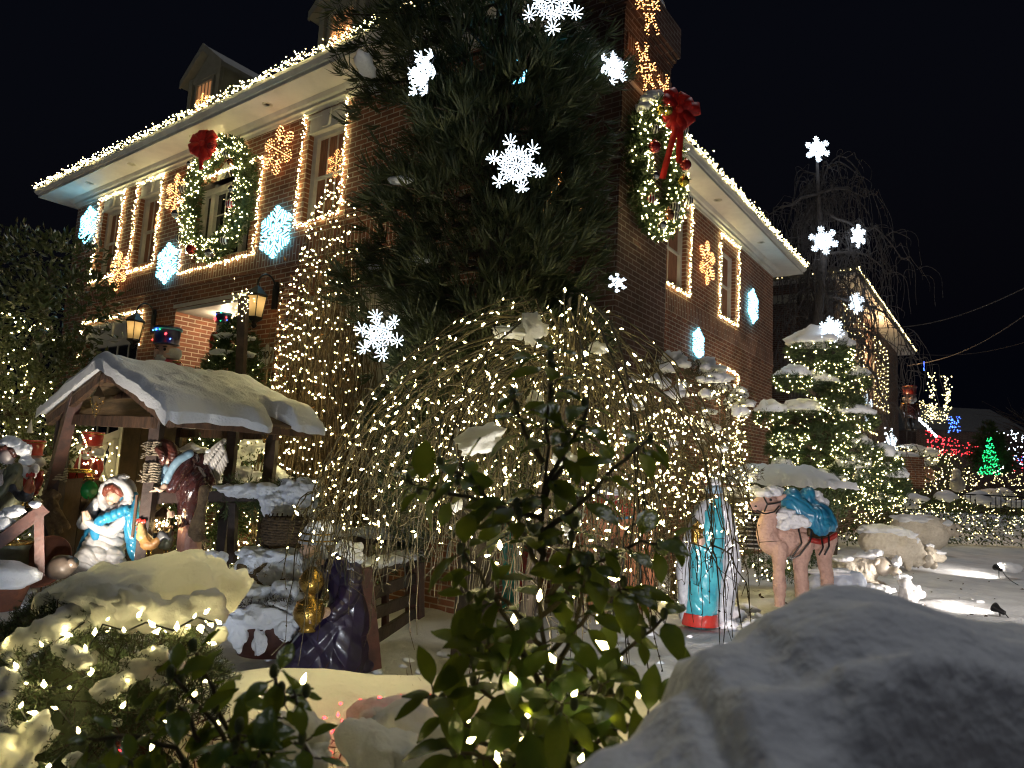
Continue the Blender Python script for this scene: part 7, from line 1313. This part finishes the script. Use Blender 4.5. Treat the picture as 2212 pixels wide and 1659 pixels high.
ld=bpy.data.lights.new('neighbour_front_light','POINT'); ld.energy=220; ld.color=(1,.62,.30); ld.shadow_soft_size=.3; lo=bpy.data.objects.new('neighbour_front_light',ld); COL.objects.link(lo); lo.location=nw(6.2,-.6,7.0)  # point light without a fixture, put here to warm the neighbour front
# things before the neighbour house
for k,(x,y,d,R,lb) in enumerate(((1925,960,24,.22,'white star standing upright in the lit shrubs by the neighbour house'),(1870,880,22,.25,'white star half hidden before the neighbour windows'))): starburst(lb,at(x,y,d),R*1.6,A(.7,-1,0),rr=.015,fill=False,bs=.12)
P=[at(1922+random.gauss(0,4),925+k*1.6,24) for k in range(40)]; lights_at('white column of lights in the shrubs by the neighbour house',P,RNG.normal(0,1,(40,3)),r=.03,l=.06,mt=M['dot_white'],n_ind=40)
P=[at(1985+k*.9,905+k*.9+random.gauss(0,2),26) for k in range(44)]; lights_at('white slanting string of lights on the railing beyond the shrubs',P,RNG.normal(0,1,(44,3)),r=.03,l=.06,mt=M['dot_white'],n_ind=44)
t_=thing('railing','thin black iron railing at the back right of the lawn','railing',at(2140,1100,21)); 
obj('top_rail',MB().beam(at(2050,1066,20.5),at(2330,1080,20.5),.04,.04),M['metal'],t_,False)
for k in range(26): x=2052+k*11; obj('bar',MB().beam(at(x,1068+k*.55,20.5),at(x,1100+k*.5,20.5),.022,.022),M['metal'],t_,False)
for k,(x,y,d,r,mt,lb) in enumerate(((2000,1015,24,.35,PINK,'small pale garden figure before the lit shrubs'),(2066,1035,24,.42,WHT,'snowy white garden figure beyond the hedge'))):
    F=Fig('garden_figure',lb,'garden figure',x,y+12,d); mb=MB(); F.T(mb,[(x,y-4,0,9),(x+2,y+4,0,14),(x+2,y+12,0,16)]); F.T(mb,[(x-8,y,-.1,5),(x-18,y+4,-.2,4)]); F.skin('body',mb,mt,vox=2); mb=MB(); F.E(mb,x,y-14,0,9,9,9); F.skin('head',mb,WHT,vox=2)
F=Fig('pedestal','low brick pedestal with a snowy top by the lit shrubs','pedestal',1945,1040,22.5); mb=MB().box(F.p(1945,1020),(1.1,.8,1.0)); obj('base',mb,M['brick'],F.root,False)
mb=MB(); lump(mb,F.p(1945,982),(.6,.45,.1),4,.2); obj('snow',mb,M['snow'],F.root)
nutcracker('giant nutcracker with a red hat far away before the steps',1965,868,27,.62,MAR,pm('dim_red',(.16,.015,.012)))
def far_lights(label,x0,x1,y0,y1,d,n,mt,r=.04,shape=None,nm='string_lights',ni=60):
    P=[]
    while len(P)<n:
        u,v=random.random(),random.random()
        if shape=='cone' and abs(u-.5)>.08+.42*v: continue
        if shape=='slope' and v<u*.6: continue
        P.append(at(x0+(x1-x0)*u,y0+(y1-y0)*v,d+random.uniform(-.5,.5)))
    return lights_at(label,P,RNG.normal(0,1,(n,3)),r=r*.72,l=r*1.5,mt=M[mt],n_ind=ni)
c=at(2137,1020,40); bl=[(c+A(0,0,z),A(r,r,.8)) for z,r in ((.5,1.2),(1.1,1.0),(1.7,.7),(2.2,.35))]
blob_tree('far_lit_tree','cone shaped tree in green lights far down the street','tree',c,bl,500,.35,.03,M['pine'],needle=True); far_lights('green lights on the cone shaped tree far down the street',2112,2164,945,1025,39,170,'dot_green',.055,'cone')
far_lights('carpet of red lights on a hedge far down the street',2000,2115,930,985,41,150,'dot_red',.05,'slope'); far_lights('scattered red lights low at the far right',2150,2230,980,1020,44,40,'dot_red',.05)
far_lights('blue lights on a figure far down the street',2048,2075,900,935,42,46,'dot_blue',.06); far_lights('blue lights at the right edge of the street',2160,2215,985,1010,45,24,'dot_blue',.06)
far_lights('white lights massed at the right edge of the street',2150,2215,930,1020,46,120,'dot_white',.05); far_lights('warm lights trailing along the far hedges of the street',1985,2215,1020,1050,34,150,'bulbf',.03)
t_=thing('far_house','unlit dark house far down the street behind the lit columns','house',at(2080,1000,52)); mb=MB(); c=at(2050,1000,54); c[2]=0; mb.box(c+A(0,0,3),(8,5,6)); obj('wall',mb,M['brickd'],t_,False); mb=MB(); mb.poly([c+A(-4.6,-3,6),c+A(4.6,-3,6),c+A(3,-.5,8),c+A(-3,-.5,8)],(0,5,0)); obj('roof',mb,M['shingle'],t_,False); mb=MB(); mb.box(c+A(2.,-2.55,1.2),(1.1,.1,2.4)); obj('door',mb,M['wood'],t_,False)
for x,y0,y1,lb in ((2012,805,905,'left lit column of the far house porch'),(2046,812,905,'right lit column of the far house porch')):
    P=[at(x+random.gauss(0,5)+(k%7-3)*.6,y0+(y1-y0)*random.random(),48) for k in range(70)]; lights_at(lb.replace('lit column','column of warm lights'),P,RNG.normal(0,1,(70,3)),r=.05,l=.1,mt=M['bulbf'],n_ind=60,group='columns of lights on the far porch')
far_lights('warm slanting lights on the far porch roof',1985,2050,860,915,47,90,'bulbf',.045,'slope'); P=[at(1996,782+k*1.6,46) for k in range(12)]; lights_at('small blue string of lights hanging high in the dark at the right',P,RNG.normal(0,1,(12,3)),r=.04,l=.09,mt=M['dot_blue'],n_ind=12)
c=at(2240,1010,42); c[2]=0; t_=thing('far_bare_tree','dark leafless tree at the far right edge','tree',c); mb=MB(); mb.tube([c,c+A(0,0,3),c+A(-.2,0,6)],[.3,.25,.1],7)
for k in range(60): p=c+A(0,0,random.uniform(2.5,6)); a=random.uniform(0,6.3); L=random.uniform(.8,2.8); q=p+A(math.cos(a)*L,math.sin(a)*L,L*random.uniform(.2,.9)); mb.tube([p,(p+q)/2+RNG.normal(0,.15,3),q],[.05,.035,.012],4); [mb.tube([(p+q)/2,q+RNG.normal(0,.5,3)],[.02,.008],3) for _ in range(4)]
obj('branches',mb,M['bark'],t_)
for lb,a,b in (('upper thin power line crossing the night sky at the right',(1850,708,24),(2330,562,16)),('lower thin power line crossing the night sky at the right',(1960,790,28),(2330,592,18)),('faint third power line low above the far street',(1970,765,40),(2330,700,30))):
    p,q=at(*a),at(*b); mb=MB().tube([p*(1-t)+q*t-A(0,0,.55*math.sin(math.pi*t)) for t in np.linspace(0,1,24)],.014,5); tag(obj('power_line',mb,M['greytwig']),lb,'power line',group='power lines over the street')
